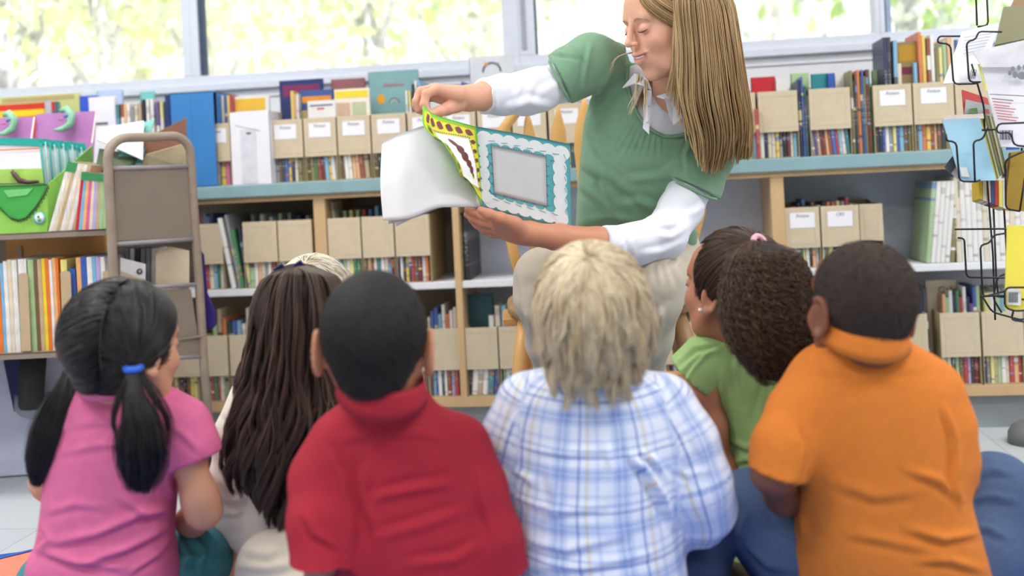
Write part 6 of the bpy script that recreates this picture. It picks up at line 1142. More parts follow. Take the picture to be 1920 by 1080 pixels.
# hair swept from the forehead towards the ear, close to the skull
def onhead(x, y, z, lift=1.0): v = np.array([x, y, z], float); return v
gs = []
eC, eR = np.array([0, .026, -.018]), np.array([.0900, .094, .1025])
def ons(v): v = nrmz(v); return T(*(eC+v*eR))
for i in range(8):
    u = i/7; st = np.array([.05, 1, .62-.75*u]); fr = np.array([-.55, .80-.05*u, .66-.75*u]); md = np.array([-.92, .42+.05*u, .46-.6*u]); en = np.array([-1, -.06, .16-.35*u])
    gs.append([ons(st), ons(fr), ons(md), ons(en), ons(np.array([-.95, -.45, .0-.25*u])), T(-.086, -.10, -.02)])
def sheetE(gs, n, k, **kw):
    g2 = [[(CX+FPX*p[0]/p[2], CY-FPX*p[1]/p[2], p[2]) for p in g] for g in gs]; return sheet(g2, n, k, **kw)
def onskin(pts, lift=.004):
    out = []; last = 2.34
    for (x, y) in pts:
        t = surf_t(VCAP, x, y, 7); t = last if np.isnan(t) else t-lift; last = t; out.append((x, y, t))
    return out
gP = [onskin(g, l) for g, l in (([(1188, -32), (1197, 0), (1222, 28), (1256, 50), (1284, 72)], .0035), ([(1198, -36), (1210, -2), (1236, 22), (1264, 40), (1290, 60)], .006), ([(1212, -40), (1228, -6), (1252, 14), (1277, 28), (1298, 45)], .008), ([(1235, -45), (1250, -14), (1270, 2), (1290, 12), (1305, 30)], .008))]
X = sheet(gP, 2600, 16, thick=.0015, clump=70, jitter=.0012, tip=.05); strands(X, .0007, 'swept_fringe', m_hb, hair, [(188, 152, 104), (212, 180, 130), (164, 128, 84), (150, 116, 76)])
X = sheetE([[ons([.05, 1, .62]), ons([.5, .8, .6]), ons([.9, .4, .4]), ons([1, 0, .1]), T(.086, -.06, 0), L(1196, 190, 2.46), L(1180, 226, 2.44)], [ons([.05, 1, 0]), ons([.5, .8, 0]), ons([.9, .4, -.1]), ons([1, -.1, -.2]), T(.08, -.09, -.03), L(1206, 190, 2.46), L(1206, 232, 2.43)]], 500, 18, thick=.003, clump=26, jitter=.002, tip=.2); strands(X, .0006, 'far_side_hair', m_hb, hair, BL)
for g in ([[(1186, 100, 2.44), (1160, 106, 2.42), (1148, 120, 2.41), (1143, 140, 2.41)], [(1190, 96, 2.44), (1165, 103, 2.42), (1150, 116, 2.41), (1146, 138, 2.41)]],
          [[(1195, 138, 2.42), (1188, 170, 2.40), (1178, 200, 2.39), (1163, 222, 2.39)], [(1202, 140, 2.42), (1198, 175, 2.40), (1190, 200, 2.39), (1180, 226, 2.38)]],
          [[(1206, 148, 2.41), (1208, 180, 2.39), (1208, 210, 2.38), (1203, 236, 2.375)], [(1212, 150, 2.41), (1213, 180, 2.39), (1212, 205, 2.38), (1207, 230, 2.375)]]): X = sheet(g, 42, 14, .004, 12, .003, .35); strands(X, .0004, 'loose_lock', m_hb, hair, [(222, 200, 160), (236, 218, 184)])
# ================================================================== THE PICTURE BOOK
book = emp('picture_book', P(900, 380, 2.17), 'large open picture book with teal scalloped page, held up by the reader', 'book')
m_pt = mat('teal_print_paper', (96, 176, 184), .4, .03, 20); m_pw = mat('white_page_paper', (251, 251, 252), .45, .01); m_pg = mat('pale_grey_paper', (206, 208, 208), .45, .015); m_py = mat('yellow_print', (226, 220, 60), .45, .08, 30); m_pgr = mat('grass_green_print', (120, 196, 60), .45, .08, 20)
m_pb = mat('maroon_print', (120, 62, 62), .5, .12, 40); m_dot = mat('dotted_line_print', (120, 100, 96), .5); m_tl = mat('dark_teal_line', (60, 140, 150), .5); m_sw = mat('scallop_white', (228, 232, 232), .45, .02)
def coons(a, b, c, d):
    """patch from four boundary polylines: left, right (top to bottom), top, bottom (left to right)"""
    A, B, C_, D = [np.array([L(*p) for p in q]) for q in (a, b, c, d)]
    def ev(Pl, t): 
        n = len(Pl); s_ = np.linspace(0, 1, n); return np.stack([pch(s_, Pl[:, i], np.atleast_1d(t)) for i in range(3)], -1)
    def f(u, v):
        u, v = np.atleast_1d(u).astype(float), np.atleast_1d(v).astype(float); U_, V_ = u[:, None], v[:, None]
        return (1-U_)*ev(A, v)+U_*ev(B, v)+(1-V_)*ev(C_, u)+V_*ev(D, u)-((1-U_)*(1-V_)*A[0]+U_*(1-V_)*B[0]+(1-U_)*V_*A[-1]+U_*V_*B[-1])
    return f
def fn(f, u, v, e=.01): u, v = np.atleast_1d(u).astype(float), np.atleast_1d(v).astype(float); n = np.cross(f(u+e, v)-f(u-e, v), f(u, v+e)-f(u, v-e)); n /= np.linalg.norm(n, axis=1)[:, None]+1e-12; n[n[:, 2] > 0] *= -1; return n
def patchmesh(name, f, m, parent, nu=30, nv=30, th=.0006, off=0, u0=0, u1=1, v0=0, v1=1, label=None):
    U_, V_ = np.meshgrid(np.linspace(u0, u1, nu), np.linspace(v0, v1, nv), indexing='ij'); u, v = U_.ravel(), V_.ravel(); p = f(u, v); n = fn(f, u, v); a = p+n*(off+th); b = p+n*off; N = nu*nv
    idx = np.arange(N).reshape(nu, nv); F = [np.stack([idx[:-1, :-1], idx[1:, :-1], idx[1:, 1:], idx[:-1, 1:]], -1).reshape(-1, 4)]; F.append(F[0][:, ::-1]+N)
    for e in (idx[0], idx[-1], idx[:, 0], idx[:, -1]): F.append(np.stack([e[:-1], e[1:], e[1:]+N, e[:-1]+N], -1))
    return emesh(name, np.concatenate([a, b]), np.concatenate(F), m, parent, None, label)
def blob(q, f, pts, off, m):        # printed shape: polygon in page coordinates, fan
    pts = np.array(pts, float); c = pts.mean(0); u = np.r_[pts[:, 0], c[0]]; v = np.r_[pts[:, 1], c[1]]; p = f(u, v)+fn(f, u, v)*off; k = len(pts); q.add([W(x) for x in p], [(i, (i+1) % k, k) for i in range(k)], m)
def oval(cu, cv, ru, rv, a=0, n=14): t = np.linspace(0, 2*math.pi, n, endpoint=False); x, y = ru*np.cos(t), rv*np.sin(t); return np.stack([cu+x*math.cos(a)-y*math.sin(a), cv+x*math.sin(a)+y*math.cos(a)], 1)
def leaf(cu, cv, l, w, a): t = np.linspace(0, 1, 7); up_ = np.stack([(t-.5)*l, w*np.sin(math.pi*t)**.8*(1-.35*t)], 1); dn = np.stack([(t[::-1]-.5)*l, -w*np.sin(math.pi*t[::-1])*.8], 1)[1:-1]; q = np.concatenate([up_, dn]); return np.stack([cu+q[:, 0]*math.cos(a)-q[:, 1]*math.sin(a), cv+q[:, 0]*math.sin(a)+q[:, 1]*math.cos(a)], 1)
SPT, SPB = (893, 237, 2.185), (904, 389, 2.19)
right = coons([SPT, (898, 310, 2.188), SPB], [(1068, 270, 2.24), (1070, 350, 2.245), (1072, 431, 2.25)], [SPT, (980, 252, 2.208), (1068, 270, 2.24)], [SPB, (985, 410, 2.215), (1072, 431, 2.25)])
rp = patchmesh('right_page', right, m_pt, book, 24, 20, .0035, -.0035, label='teal right-hand page with white scallops'); patchmesh('back_cover', right, mat('teal_cover_board', (84, 160, 170), .4), book, 10, 10, .003, -.008, u1=1.005, label='teal back cover')
q = MB()
for i in range(7): blob(q, right, oval(.085+.138*i, .125+.005*(i % 2), .086, .085, .25), .0004+.00006*i, m_sw); blob(q, right, oval(.10+.130*i, .895, .086, .085, -.2), .0004+.00006*i, m_sw)
for i in range(6): blob(q, right, oval(.885, .17+.137*i, .075, .095, .2), .0009+.00006*i, m_sw); blob(q, right, oval(.055, .17+.137*i, .060, .080, .2), .0009+.00006*i, m_sw)
q.build('scallop_print', rp, world=True, label='white scalloped print')
q = MB()
for i in range(6): blob(q, right, oval(.20+.115*i, .205+.004*(i % 2), .05, .035, .1), .0016, m_pt); blob(q, right, oval(.22+.11*i, .815, .05, .03, .1), .0016, m_pt)
for i in range(5): blob(q, right, oval(.755, .27+.115*i, .03, .05), .0016, m_pt); blob(q, right, oval(.135, .27+.12*i, .03, .05), .0016, m_pt)
q.build('teal_inner_print', rp, world=True)
patchmesh('blank_panel', right, m_pg, rp, 12, 12, .0003, .0019, .155, .735, .215, .795, label='pale grey blank rectangle')
q = MB()
def strip(q, f, p0, p1, w, off, m, n=26, dash=False):
    p0, p1 = np.array(p0), np.array(p1); d = p1-p0; nn = np.array([-d[1], d[0]])/np.linalg.norm(d)
    for i in range(n):
        if dash and i % 2: continue
        a, b = p0+d*i/n, p0+d*(i+1)/n; blob(q, f, [a-nn*w, b-nn*w, b+nn*w, a+nn*w], off, m)
R4 = [(.15, .205), (.74, .205), (.74, .805), (.15, .805)]
for a, b in zip(R4, R4[1:]+R4[:1]): strip(q, right, a, b, .0055, .0024, m_dot, 44, True)
for i in range(6):
    for (cu, cv, s_) in ((.12+.138*i, .16, 1), (.13+.13*i, .86, -1)): strip(q, right, (cu, cv), (cu+.07, cv-.012*s_), .0035, .0026, m_tl, 3)
for i in range(6): strip(q, right, (.93, .14+.13*i), (.95, .19+.13*i), .003, .0026, m_tl, 3)
q.build('dotted_frame_print', rp, world=True)
# curled-back pages on the left
left = coons([(716, 266, 2.18), (713, 340, 2.165), (718, 414, 2.17)], [(893, 240, 2.185), (898, 310, 2.187), (900, 388, 2.19)], [(716, 266, 2.18), (760, 247, 2.145), (820, 232, 2.15), (893, 240, 2.185)], [(718, 414, 2.17), (765, 410, 2.13), (830, 388, 2.135), (900, 388, 2.19)])
lp = patchmesh('left_pages', left, m_pw, book, 30, 20, .004, -.004, label='plain white curled left page')
left2 = coons([(718, 268, 2.195), (716, 340, 2.18), (742, 425, 2.19)], [(893, 240, 2.19), (898, 310, 2.192), (903, 390, 2.195)], [(718, 268, 2.195), (765, 250, 2.165), (825, 236, 2.17), (893, 240, 2.19)], [(742, 425, 2.19), (790, 402, 2.155), (845, 385, 2.155), (903, 390, 2.195)])
patchmesh('front_cover', left2, m_pw, book, 24, 16, .005, -.007, label='white inner side of the front cover'); patchmesh('loose_pages', coons([(717, 267, 2.187), (715, 340, 2.172), (729, 420, 2.18)], [(893, 240, 2.187), (898, 310, 2.19), (902, 389, 2.192)], [(717, 267, 2.187), (762, 249, 2.155), (822, 235, 2.16), (893, 240, 2.187)], [(729, 420, 2.18), (778, 408, 2.142), (838, 388, 2.145), (902, 389, 2.192)]), mat('page_edge_grey', (214, 216, 218), .5), book, 20, 14, .002, -.002)
# the page being turned
turn = coons([(793, 196, 2.165), (792, 227, 2.125), (804, 250, 2.10), (827, 264, 2.085), (843, 287, 2.08), (855, 307, 2.085), (860, 326, 2.095), (873, 333, 2.115), (888, 350, 2.14), (903, 386, 2.185)], [(893, 238, 2.175), (896, 275, 2.178), (899, 310, 2.18), (901, 348, 2.182), (903, 386, 2.185)], [(793, 196, 2.165), (812, 214, 2.16), (850, 226, 2.16), (893, 238, 2.175)], [(903, 386, 2.185), (903, 386.3, 2.185), (903, 386.6, 2.185), (903, 387, 2.185)])
tp = patchmesh('turning_page', turn, m_pgr, book, 24, 44, .0008, 0, label='page being turned, green and yellow border')
patchmesh('yellow_border_print', turn, m_py, tp, 24, 40, .0002, .0010, .05, .97, .03, .93, label='yellow border print'); patchmesh('white_centre_print', turn, m_pw, tp, 20, 30, .0002, .0014, .30, .86, .16, .80, label='white page centre')
q = MB()
for i in range(9): blob(q, turn, leaf(.165, .07+.098*i, .075, .075, 1.15), .0020, m_pb); blob(q, turn, leaf(.165, .07+.098*i, .11, .12, 1.15), .0017, m_pgr if i % 2 else m_py)
for i in range(5): blob(q, turn, leaf(.30+.145*i, .075+.004*i, .12, .042, .30), .0020, m_pb)
for i in range(6): blob(q, turn, leaf(.92, .2+.12*i, .06, .05, 1.4), .0020, m_pb)
T4 = [(.28, .145), (.875, .145), (.875, .82), (.28, .82)]
for a, b in zip(T4, T4[1:]+T4[:1]): strip(q, turn, a, b, .006, .0021, m_dot, 34, True)
for (cu, cv, l, w_, a) in ((.56, .27, .18, .06, .9), (.60, .34, .14, .11, 1.2), (.63, .42, .14, .12, 1.2), (.67, .50, .12, .10, 1.25), (.70, .57, .10, .08, 1.1)): blob(q, turn, leaf(cu, cv, l, w_, a), .0022, m_pb)
blob(q, turn, leaf(.72, .64, .10, .05, 1.0), .0019, m_py); blob(q, turn, leaf(.725, .63, .07, .022, 1.0), .0024, mat('dark_olive_print', (80, 84, 30), .5))
q.build('leaf_print', tp, world=True, label='maroon leaf and figure print')
# ================================================================== THE CHILDREN
GK = None
def plaidmat():
    m = bpy.data.materials.new('blue_plaid_cotton'); MC['blue_plaid_cotton'] = m; m.use_nodes = True; nt = m.node_tree; N = nt.nodes; b = N['Principled BSDF']; b.inputs['Roughness'].default_value = .8
    at = N.new('ShaderNodeAttribute'); at.attribute_name = 'Col'; sp = N.new('ShaderNodeSeparateXYZ'); nt.links.new(at.outputs['Vector'], sp.inputs[0])
    def stripes(out, period, pts):
        a = N.new('ShaderNodeMath'); a.operation = 'DIVIDE'; a.inputs[1].default_value = period; nt.links.new(out, a.inputs[0]); f = N.new('ShaderNodeMath'); f.operation = 'FRACT'; nt.links.new(a.outputs[0], f.inputs[0])
        r = N.new('ShaderNodeValToRGB'); E = r.color_ramp.elements; r.color_ramp.interpolation = 'LINEAR'; E[0].position = 0; E[0].color = (*srgb(pts[0][1]), 1); E[1].position = .999; E[1].color = (*srgb(pts[0][1]), 1)
        for (p, c) in pts[1:]: e = E.new(p); e.color = (*srgb(c), 1)
        nt.links.new(f.outputs[0], r.inputs[0]); return r.outputs[0]
    w_, lb, mb, db, ye = (240, 243, 250), (212, 222, 242), (180, 196, 230), (146, 166, 212), (230, 218, 184)
    pts = [(0, w_), (.10, w_), (.12, lb), (.17, lb), (.185, mb), (.21, mb), (.225, lb), (.27, lb), (.285, mb), (.31, mb), (.325, lb), (.37, lb), (.39, w_), (.52, w_), (.535, db), (.555, db), (.57, w_), (.66, w_), (.675, ye), (.695, ye), (.71, w_), (.82, w_), (.835, lb), (.875, lb), (.89, w_)]
    a = stripes(sp.outputs[0], .086, pts); c = stripes(sp.outputs[1], .080, [(p, (mb if q == ye else q)) for p, q in pts])
    mx = N.new('ShaderNodeMix'); mx.data_type = 'RGBA'; mx.blend_type = 'MULTIPLY'; mx.inputs[0].default_value = 1; nt.links.new(a, mx.inputs[6]); nt.links.new(c, mx.inputs[7]); nt.links.new(mx.outputs[2], b.inputs['Base Color']); return m
m_pink = mat('pink_jersey', (220, 110, 154), .85, .03, 60, .25, 1500); m_red = mat('red_pique', (164, 30, 48), .85, .03, 60, .3, 1500); m_org = mat('orange_pique', (214, 122, 42), .85, .03, 60, .3, 1500); m_grn = mat('spring_green_cotton', (156, 190, 122), .85, .03, 60, .2, 1200)
m_crm = mat('cream_jersey', (232, 228, 214), .9, .03, 60, .3, 900); m_jean = mat('blue_denim', (84, 104, 138), .9, .06, 500, .4, 1500, c2=(64, 84, 118)); m_khk = mat('stone_twill', (206, 198, 182), .9, .03, 40, .3, 1200); m_tealc = mat('teal_cotton', (70, 136, 146), .9, .08, 40, .3, 900); m_plaid = plaidmat()
def torso(rows, sleeves, h=.0042, pad=.05, n=2.4, low=None, fl=(), seed=1, wamp=.0022, wsc=13, extra=None):
    ys = [r[0] for r in rows]; xs = [r[1] for r in rows]+[r[2] for r in rows]; ts = [r[3] for r in rows]
    for s_ in sleeves: xs += [p[0]-40 for p in s_[0]]+[p[0]+40 for p in s_[0]]; ys += [p[1] for p in s_[0]]; ts += [p[2] for p in s_[0]]
    A = np.array([L(x, y, t) for x in (min(xs)-40, max(xs)+40) for y in (min(ys)-40, max(ys)+30) for t in (min(ts)-.16, max(ts)+.16)]); S = SDF(A.min(0)-[0, 0, .0], A.max(0), h)
    S.loft(rowsL(rows), .01, n)
    for (pts, rs, cuts) in sleeves: S.limb([L(*p) for p in pts], rs, cuts, .035)
    if extra: extra(S)
    V, F = S.mesh(2); V = wav(V, seed, wsc, wamp, normals(V, F)); return folds(V, F, fl), F
def kidbody(root, nm, rows, cH, R, s, skin, arms, legs, neck, lips=(190, 110, 104), out=.6, handsp=()):
    parts = []; T = None; S = SDF(cH-np.array([.14, .24, .14])*s, cH+np.array([.14, .14, .14])*s, .0026); T = head(S, cH, R, s, child=True, hi=False, ears=False)
    for q in (-1, 1): ear(S, T(q*.074, -.016, -.006), R, q, s*.98, out)
    S.cap(T(0, -.045, -.026), L(*neck[:3]), neck[3]*.95, neck[3]*1.05, .02); V, F = S.mesh(2); parts.append((V, F, headcol(V, T, R, cH, s, skin, lips, amt=.6)))
    r2 = [(y, a+(c-a)*.07, c-(c-a)*.07, t, hd-.014) for (y, a, c, t, hd) in rows]; A = np.array([L(p[0], p[1], p[2]) for l_ in list(arms)+list(legs) for p in l_[0]]+[L(r[1], r[0], r[3]) for r in rows]+[L(r[2], r[0], r[3]) for r in rows]); S = SDF(A.min(0)-.16, A.max(0)+.16, .006)
    S.loft(rowsL(r2), .01, 2.3)
    for (pts, rs) in list(arms)+list(legs): S.chain([L(*p) for p in pts], rs, .025)
    V, F = S.mesh(2); parts.append((V, F, np.array(srgb(skin))))
    for (w, d, n_, th, sc, cu, tu) in handsp:
        w = L(*w); S = SDF(w-.12, w+.12, .0024); hand(S, w, d, n_, th, sc, cu, thumb=tu); V, F = S.mesh(2); parts.append((V, F, np.array(srgb(skin))))
    V, F, C = joinm(parts); emesh('body', V, F, skinm(nm), root, C); face_bits(T, s, root, (60, 46, 36)); eyesR(T, s, root); return T
def cloth_limbs(name, root, limbs, m, hips=None, h=.006, fl=(), seed=2, cuts=()):
    A = np.array([L(*p) for l_ in limbs for p in l_[0]]); S = SDF(A.min(0)-.14, A.max(0)+.14, h)
    if hips: S.ell(L(*hips[0]), hips[1], None, .02)
    for (pts, rs, ct) in limbs: S.limb([L(*p) for p in pts], rs, ct, .03)
    V, F = S.mesh(2); V = wav(V, seed, 16, .0025, normals(V, F)); V = folds(V, F, fl); return emesh(name, V, F, m, root)
def shoe(root, px, py, t, m=None, s=.8):
    S = SDF(L(px, py, t)-.12, L(px, py, t)+.12, .005); c = L(px, py, t); S.ell(c, (.06*s, .035*s, .045*s), None, .01); S.ell(c+[.06*s, -.006, 0], (.06*s, .026*s, .04*s), None, .02); V, F = S.mesh(1); return emesh('shoe', V, F, m or m_sole, root)
FW0 = np.array([0, 0, 1.0])
# ---------------------------------------------------------------- boy in the red polo shirt
t0 = 1.53; K = bodyroot(760, 1.6, 'child with short black hair in a red polo shirt and stone trousers, seen from behind', GK); cH = L(702, 640, t0); R = frame((-.03, .04, 1)); s = .97
rows = [(712, 668, 786, 1.56, .045), (735, 655, 800, 1.565, .052), (765, 634, 822, 1.57, .060), (800, 606, 862, 1.58, .074), (850, 588, 898, 1.59, .090), (910, 584, 908, 1.595, .10), (980, 600, 925, 1.595, .108), (1060, 625, 950, 1.60, .115), (1160, 640, 965, 1.61, .12), (1260, 650, 950, 1.62, .12), (1310, 680, 920, 1.62, .09)]
arms = [([(625, 850, 1.58), (600, 940, 1.555), (600, 1040, 1.53), (600, 1100, 1.60), (600, 1120, 1.72)], [.028, .026, .025, .023, .020]), ([(872, 850, 1.58), (905, 940, 1.56), (935, 1050, 1.56), (900, 1110, 1.68), (850, 1120, 1.75)], [.028, .026, .026, .024, .020])]
legs = [([(740, 1250, 1.64), (600, 1150, 1.74), (520, 1070, 1.80), (600, 1180, 1.86), (720, 1230, 1.86)], [.06, .055, .042, .036, .03]), ([(860, 1250, 1.64), (960, 1180, 1.74), (1040, 1150, 1.80), (940, 1200, 1.90), (830, 1225, 1.90)], [.06, .055, .042, .036, .03])]
T = kidbody(K, 'warm_tan', rows, cH, R, s, (196, 132, 100), arms, legs, (722, 735, 1.565, .050), out=.95, handsp=[((600, 1125, 1.72), (.2, -.1, 1), (0, -1, 0), (1, 0, 0), .72, (.5, .5, .5, .5), (.5, .4, .2)), ((850, 1125, 1.75), (-.2, -.1, 1), (0, -1, 0), (-1, 0, 0), .72, (.5, .5, .5, .5), (.5, .4, .2))])
V, F = torso(rows, [([(640, 838, 1.585), (604, 900, 1.565), (597, 980, 1.53), (597, 1080, 1.50)], [.046, .045, .043, .042], [(L(597, 1056, 1.51), (0, -1, 0))]), ([(860, 838, 1.585), (892, 920, 1.57), (925, 1010, 1.56), (950, 1100, 1.56)], [.046, .044, .043, .042], [(L(940, 1075, 1.56), (.2, -1, 0))])], h=.004, seed=11,
             fl=[([(655, 1060), (660, 970), (640, 890), (620, 850)], 9, .006), ([(850, 905), (780, 915), (690, 935)], 10, .005), ([(865, 960), (790, 985), (700, 1010)], 11, .004), ([(900, 880), (905, 940), (925, 1010)], 8, .004), ([(690, 860), (680, 930), (700, 990)], 11, .004), ([(620, 830), (700, 812), (790, 812), (870, 835)], 9, .0022), ([(570, 960), (590, 1000), (640, 1030)], 8, .004), ([(900, 1020), (850, 1050), (760, 1060)], 10, .004), ([(720, 890), (700, 960), (712, 1040)], 10, .003)])
sh_ = emesh('polo_shirt', V, F, m_red, K); collar('collar', L(722, 700, 1.528), .0545, .062, .038, .010, m_red, sh_, up=(.16, .95, -.22), th=.0022); cb = mat('sleeve_rib_red', (180, 18, 40), .9)
cloth_limbs('trousers', K, [([(750, 1240, 1.64), (620, 1150, 1.72), (522, 1068, 1.79)], [.085, .078, .066], ()), ([(522, 1068, 1.79), (610, 1185, 1.87), (740, 1240, 1.88)], [.064, .054, .045], ()), ([(850, 1240, 1.64), (950, 1180, 1.73), (1040, 1155, 1.80)], [.085, .075, .060], ()), ([(1040, 1155, 1.8), (950, 1205, 1.90), (820, 1235, 1.92)], [.058, .05, .042], ())], m_khk, ((800, 1240, 1.63), (.15, .1, .12)), fl=[([(450, 1030), (500, 1040), (560, 1010)], 9, .004), ([(440, 1060), (500, 1066), (590, 1050)], 9, .005), ([(480, 1000), (540, 1000), (600, 1030)], 9, .004)])
for px, t in ((760, 1.90), (800, 1.95)): shoe(K, px, 1245, t)
m_blk = hairmat('black_hair', .38, .55); BK_ = [(24, 20, 20), (34, 29, 28), (44, 38, 36), (18, 15, 16)]; m_blkb = mat('black_hair_base', (22, 19, 19), .75, .1, 90)
ho, HV, HF = haircap(cH, R, T, s, (.0765, .0855, .095), m_blkb, K, nape=((0, -.038, -.036), (.048, .047, .046)), low=-.062)
fuzz(HV, HF, 30000, .006, 'hair_strands', m_blk, ho, BK_, down=1.6, rad=.0005)
# ---------------------------------------------------------------- boy in the orange polo shirt
t0 = 1.62; K = bodyroot(1655, 1.66, 'child with shaved dark hair in an orange polo shirt and jeans, seen from behind', GK); cH = L(1616, 574, t0); R = frame((-.20, .04, 1)); s = .945
rows = [(622, 1566, 1688, 1.635, .045), (642, 1545, 1706, 1.64, .054), (668, 1508, 1744, 1.65, .068), (725, 1482, 1778, 1.655, .088), (800, 1482, 1790, 1.66, .098), (870, 1488, 1798, 1.665, .105), (940, 1494, 1812, 1.67, .11), (1010, 1500, 1832, 1.67, .115), (1080, 1502, 1848, 1.675, .12), (1200, 1510, 1850, 1.68, .12), (1260, 1540, 1800, 1.68, .09)]
arms = [([(1512, 730, 1.65), (1474, 810, 1.62), (1452, 885, 1.60), (1470, 930, 1.68), (1520, 960, 1.78)], [.028, .028, .030, .026, .020]), ([(1768, 740, 1.65), (1792, 830, 1.64), (1800, 900, 1.66), (1790, 950, 1.74), (1740, 990, 1.80)], [.026, .024, .023, .022, .020])]
legs = [([(1620, 1200, 1.70), (1500, 1050, 1.76), (1410, 965, 1.82), (1500, 1090, 1.92), (1600, 1130, 1.95)], [.06, .052, .042, .036, .03]), ([(1740, 1200, 1.70), (1830, 1040, 1.76), (1872, 935, 1.80), (1830, 1080, 1.92), (1700, 1140, 1.97)], [.06, .052, .042, .036, .03])]
T = kidbody(K, 'deep_brown', rows, cH, R, s, (128, 80, 58), arms, legs, (1630, 655, 1.64, .050), out=.6, lips=(130, 72, 66), handsp=[((1520, 960, 1.78), (.5, -.2, .8), (0, -1, 0), (1, 0, 0), .72, (.5, .5, .5, .5), (.5, .4, .2)), ((1740, 990, 1.80), (-.5, -.2, .8), (0, -1, 0), (-1, 0, 0), .72, (.5, .5, .5, .5), (.5, .4, .2))])
V, F = torso(rows, [([(1530, 730, 1.655), (1495, 775, 1.64), (1466, 840, 1.61), (1448, 920, 1.59)], [.044, .044, .044, .043], [(L(1454, 888, 1.60), (-.25, -1, 0))]), ([(1750, 735, 1.655), (1772, 800, 1.65), (1784, 860, 1.65), (1790, 930, 1.68)], [.044, .042, .038, .034], [(L(1788, 900, 1.66), (.15, -1, 0))])], h=.004, seed=21,
             fl=[([(1495, 905), (1505, 840), (1490, 800)], 8, .006), ([(1770, 760), (1790, 820), (1792, 890)], 7, .006), ([(1800, 840), (1790, 900), (1800, 950)], 7, .006), ([(1500, 960), (1510, 1000), (1495, 1040)], 8, .006), ([(1700, 990), (1770, 1010), (1830, 1000)], 9, .006), ([(1720, 1050), (1780, 1050), (1845, 1070)], 9, .005), ([(1560, 900), (1640, 930), (1720, 920)], 12, .003), ([(1700, 880), (1760, 900), (1800, 935)], 9, .005), ([(1520, 690), (1610, 700), (1730, 690)], 9, .002), ([(1590, 1000), (1650, 1010), (1760, 1035)], 10, .003)])
sh_ = emesh('polo_shirt', V, F, m_org, K); collar('collar', L(1624, 607, 1.604), .0565, .062, .032, .008, m_org, sh_, up=(.02, .97, -.2), th=.0022); S = None
V2, F2 = None, None
cloth_limbs('jeans', K, [([(1620, 1190, 1.70), (1500, 1040, 1.76), (1412, 960, 1.81)], [.085, .078, .068], ()), ([(1412, 960, 1.81), (1470, 1075, 1.90), (1590, 1130, 1.95)], [.066, .056, .048], ()), ([(1740, 1190, 1.70), (1830, 1040, 1.75), (1868, 930, 1.79)], [.085, .078, .064], ()), ([(1868, 930, 1.79), (1850, 1070, 1.90), (1720, 1130, 1.97)], [.062, .056, .048], ())], m_jean, ((1680, 1190, 1.69), (.15, .1, .12)),
            fl=[([(1820, 900), (1860, 880), (1900, 890)], 7, .004), ([(1815, 940), (1860, 930), (1905, 940)], 7, .004), ([(1810, 990), (1850, 990), (1890, 1010)], 7, .005), ([(1380, 900), (1400, 960), (1380, 1020)], 8, .004), ([(1440, 920), (1460, 980), (1490, 1020)], 8, .004), ([(1400, 1020), (1440, 1060), (1490, 1070)], 8, .005)])
for px, t in ((1600, 1.98), (1690, 2.02)): shoe(K, px, 1150, t)
m_bz = mat('buzzed_dark_hair', (66, 54, 48), .95, .16, 350, .6, 900, c2=(52, 42, 38)); ho, HV, HF = haircap(cH, R, T, s, (.0755, .0840, .0940), m_bz, K, nape=((0, -.036, -.036), (.048, .044, .044)), low=-.048, h=.003); fuzz(HV, HF, 26000, .0035, 'hair_strands', hairmat('buzz_hair', .6, .2), ho, [(60, 50, 46), (78, 66, 60), (48, 40, 36)], down=.2, rad=.00055, k=3)
# ---------------------------------------------------------------- child in the plaid shirt
t0 = 1.60; K = bodyroot(1115, 1.66, 'child with blond mop of hair in a blue and white plaid shirt', GK); cH = L(1108, 588, t0); R = frame((.04, .05, 1)); s = .93
rows = [(680, 1050, 1180, 1.62, .045), (702, 1000, 1212, 1.63, .060), (730, 968, 1240, 1.64, .078), (780, 950, 1262, 1.65, .094), (850, 944, 1268, 1.655, .104), (930, 946, 1262, 1.66, .11), (1000, 948, 1272, 1.665, .115), (1080, 952, 1286, 1.67, .12), (1200, 958, 1290, 1.68, .12), (1280, 990, 1250, 1.68, .09)]
arms = [([(980, 760, 1.65), (950, 860, 1.64), (945, 930, 1.68), (980, 1000, 1.78)], [.028, .026, .024, .022]), ([(1250, 770, 1.65), (1300, 870, 1.63), (1310, 940, 1.66), (1270, 970, 1.76), (1236, 908, 1.80)], [.028, .026, .024, .022, .020])]
legs = [([(1060, 1230, 1.70), (960, 1100, 1.78), (900, 1010, 1.84), (980, 1120, 1.92), (1080, 1160, 1.95)], [.058, .05, .040, .034, .03]), ([(1190, 1230, 1.70), (1280, 1080, 1.78), (1320, 1000, 1.82), (1280, 1120, 1.92), (1180, 1170, 1.96)], [.058, .05, .040, .034, .03])]
T = kidbody(K, 'fair', rows, cH, R, s, (236, 186, 160), arms, legs, (1112, 694, 1.62, .048), handsp=[((1248, 935, 1.80), (-.3, .8, .2), (-.6, 0, .6), (0, .2, 1), .72, (.7, .7, .7, .7), (.5, .4, .2)), ((980, 1005, 1.78), (.3, -.3, .8), (0, -1, 0), (1, 0, 0), .72, (.5, .5, .5, .5), (.5, .4, .2))])
sl = [([(985, 752, 1.65), (956, 820, 1.645), (942, 890, 1.65), (948, 965, 1.70)], [.046, .045, .043, .040], [(L(946, 945, 1.68), (.1, -1, .35))]), ([(1244, 760, 1.65), (1282, 830, 1.64), (1308, 905, 1.635), (1318, 950, 1.66), (1300, 1000, 1.74)], [.048, .048, .047, .046, .042], [(L(1312, 985, 1.72), (-.1, -1, .5))])]
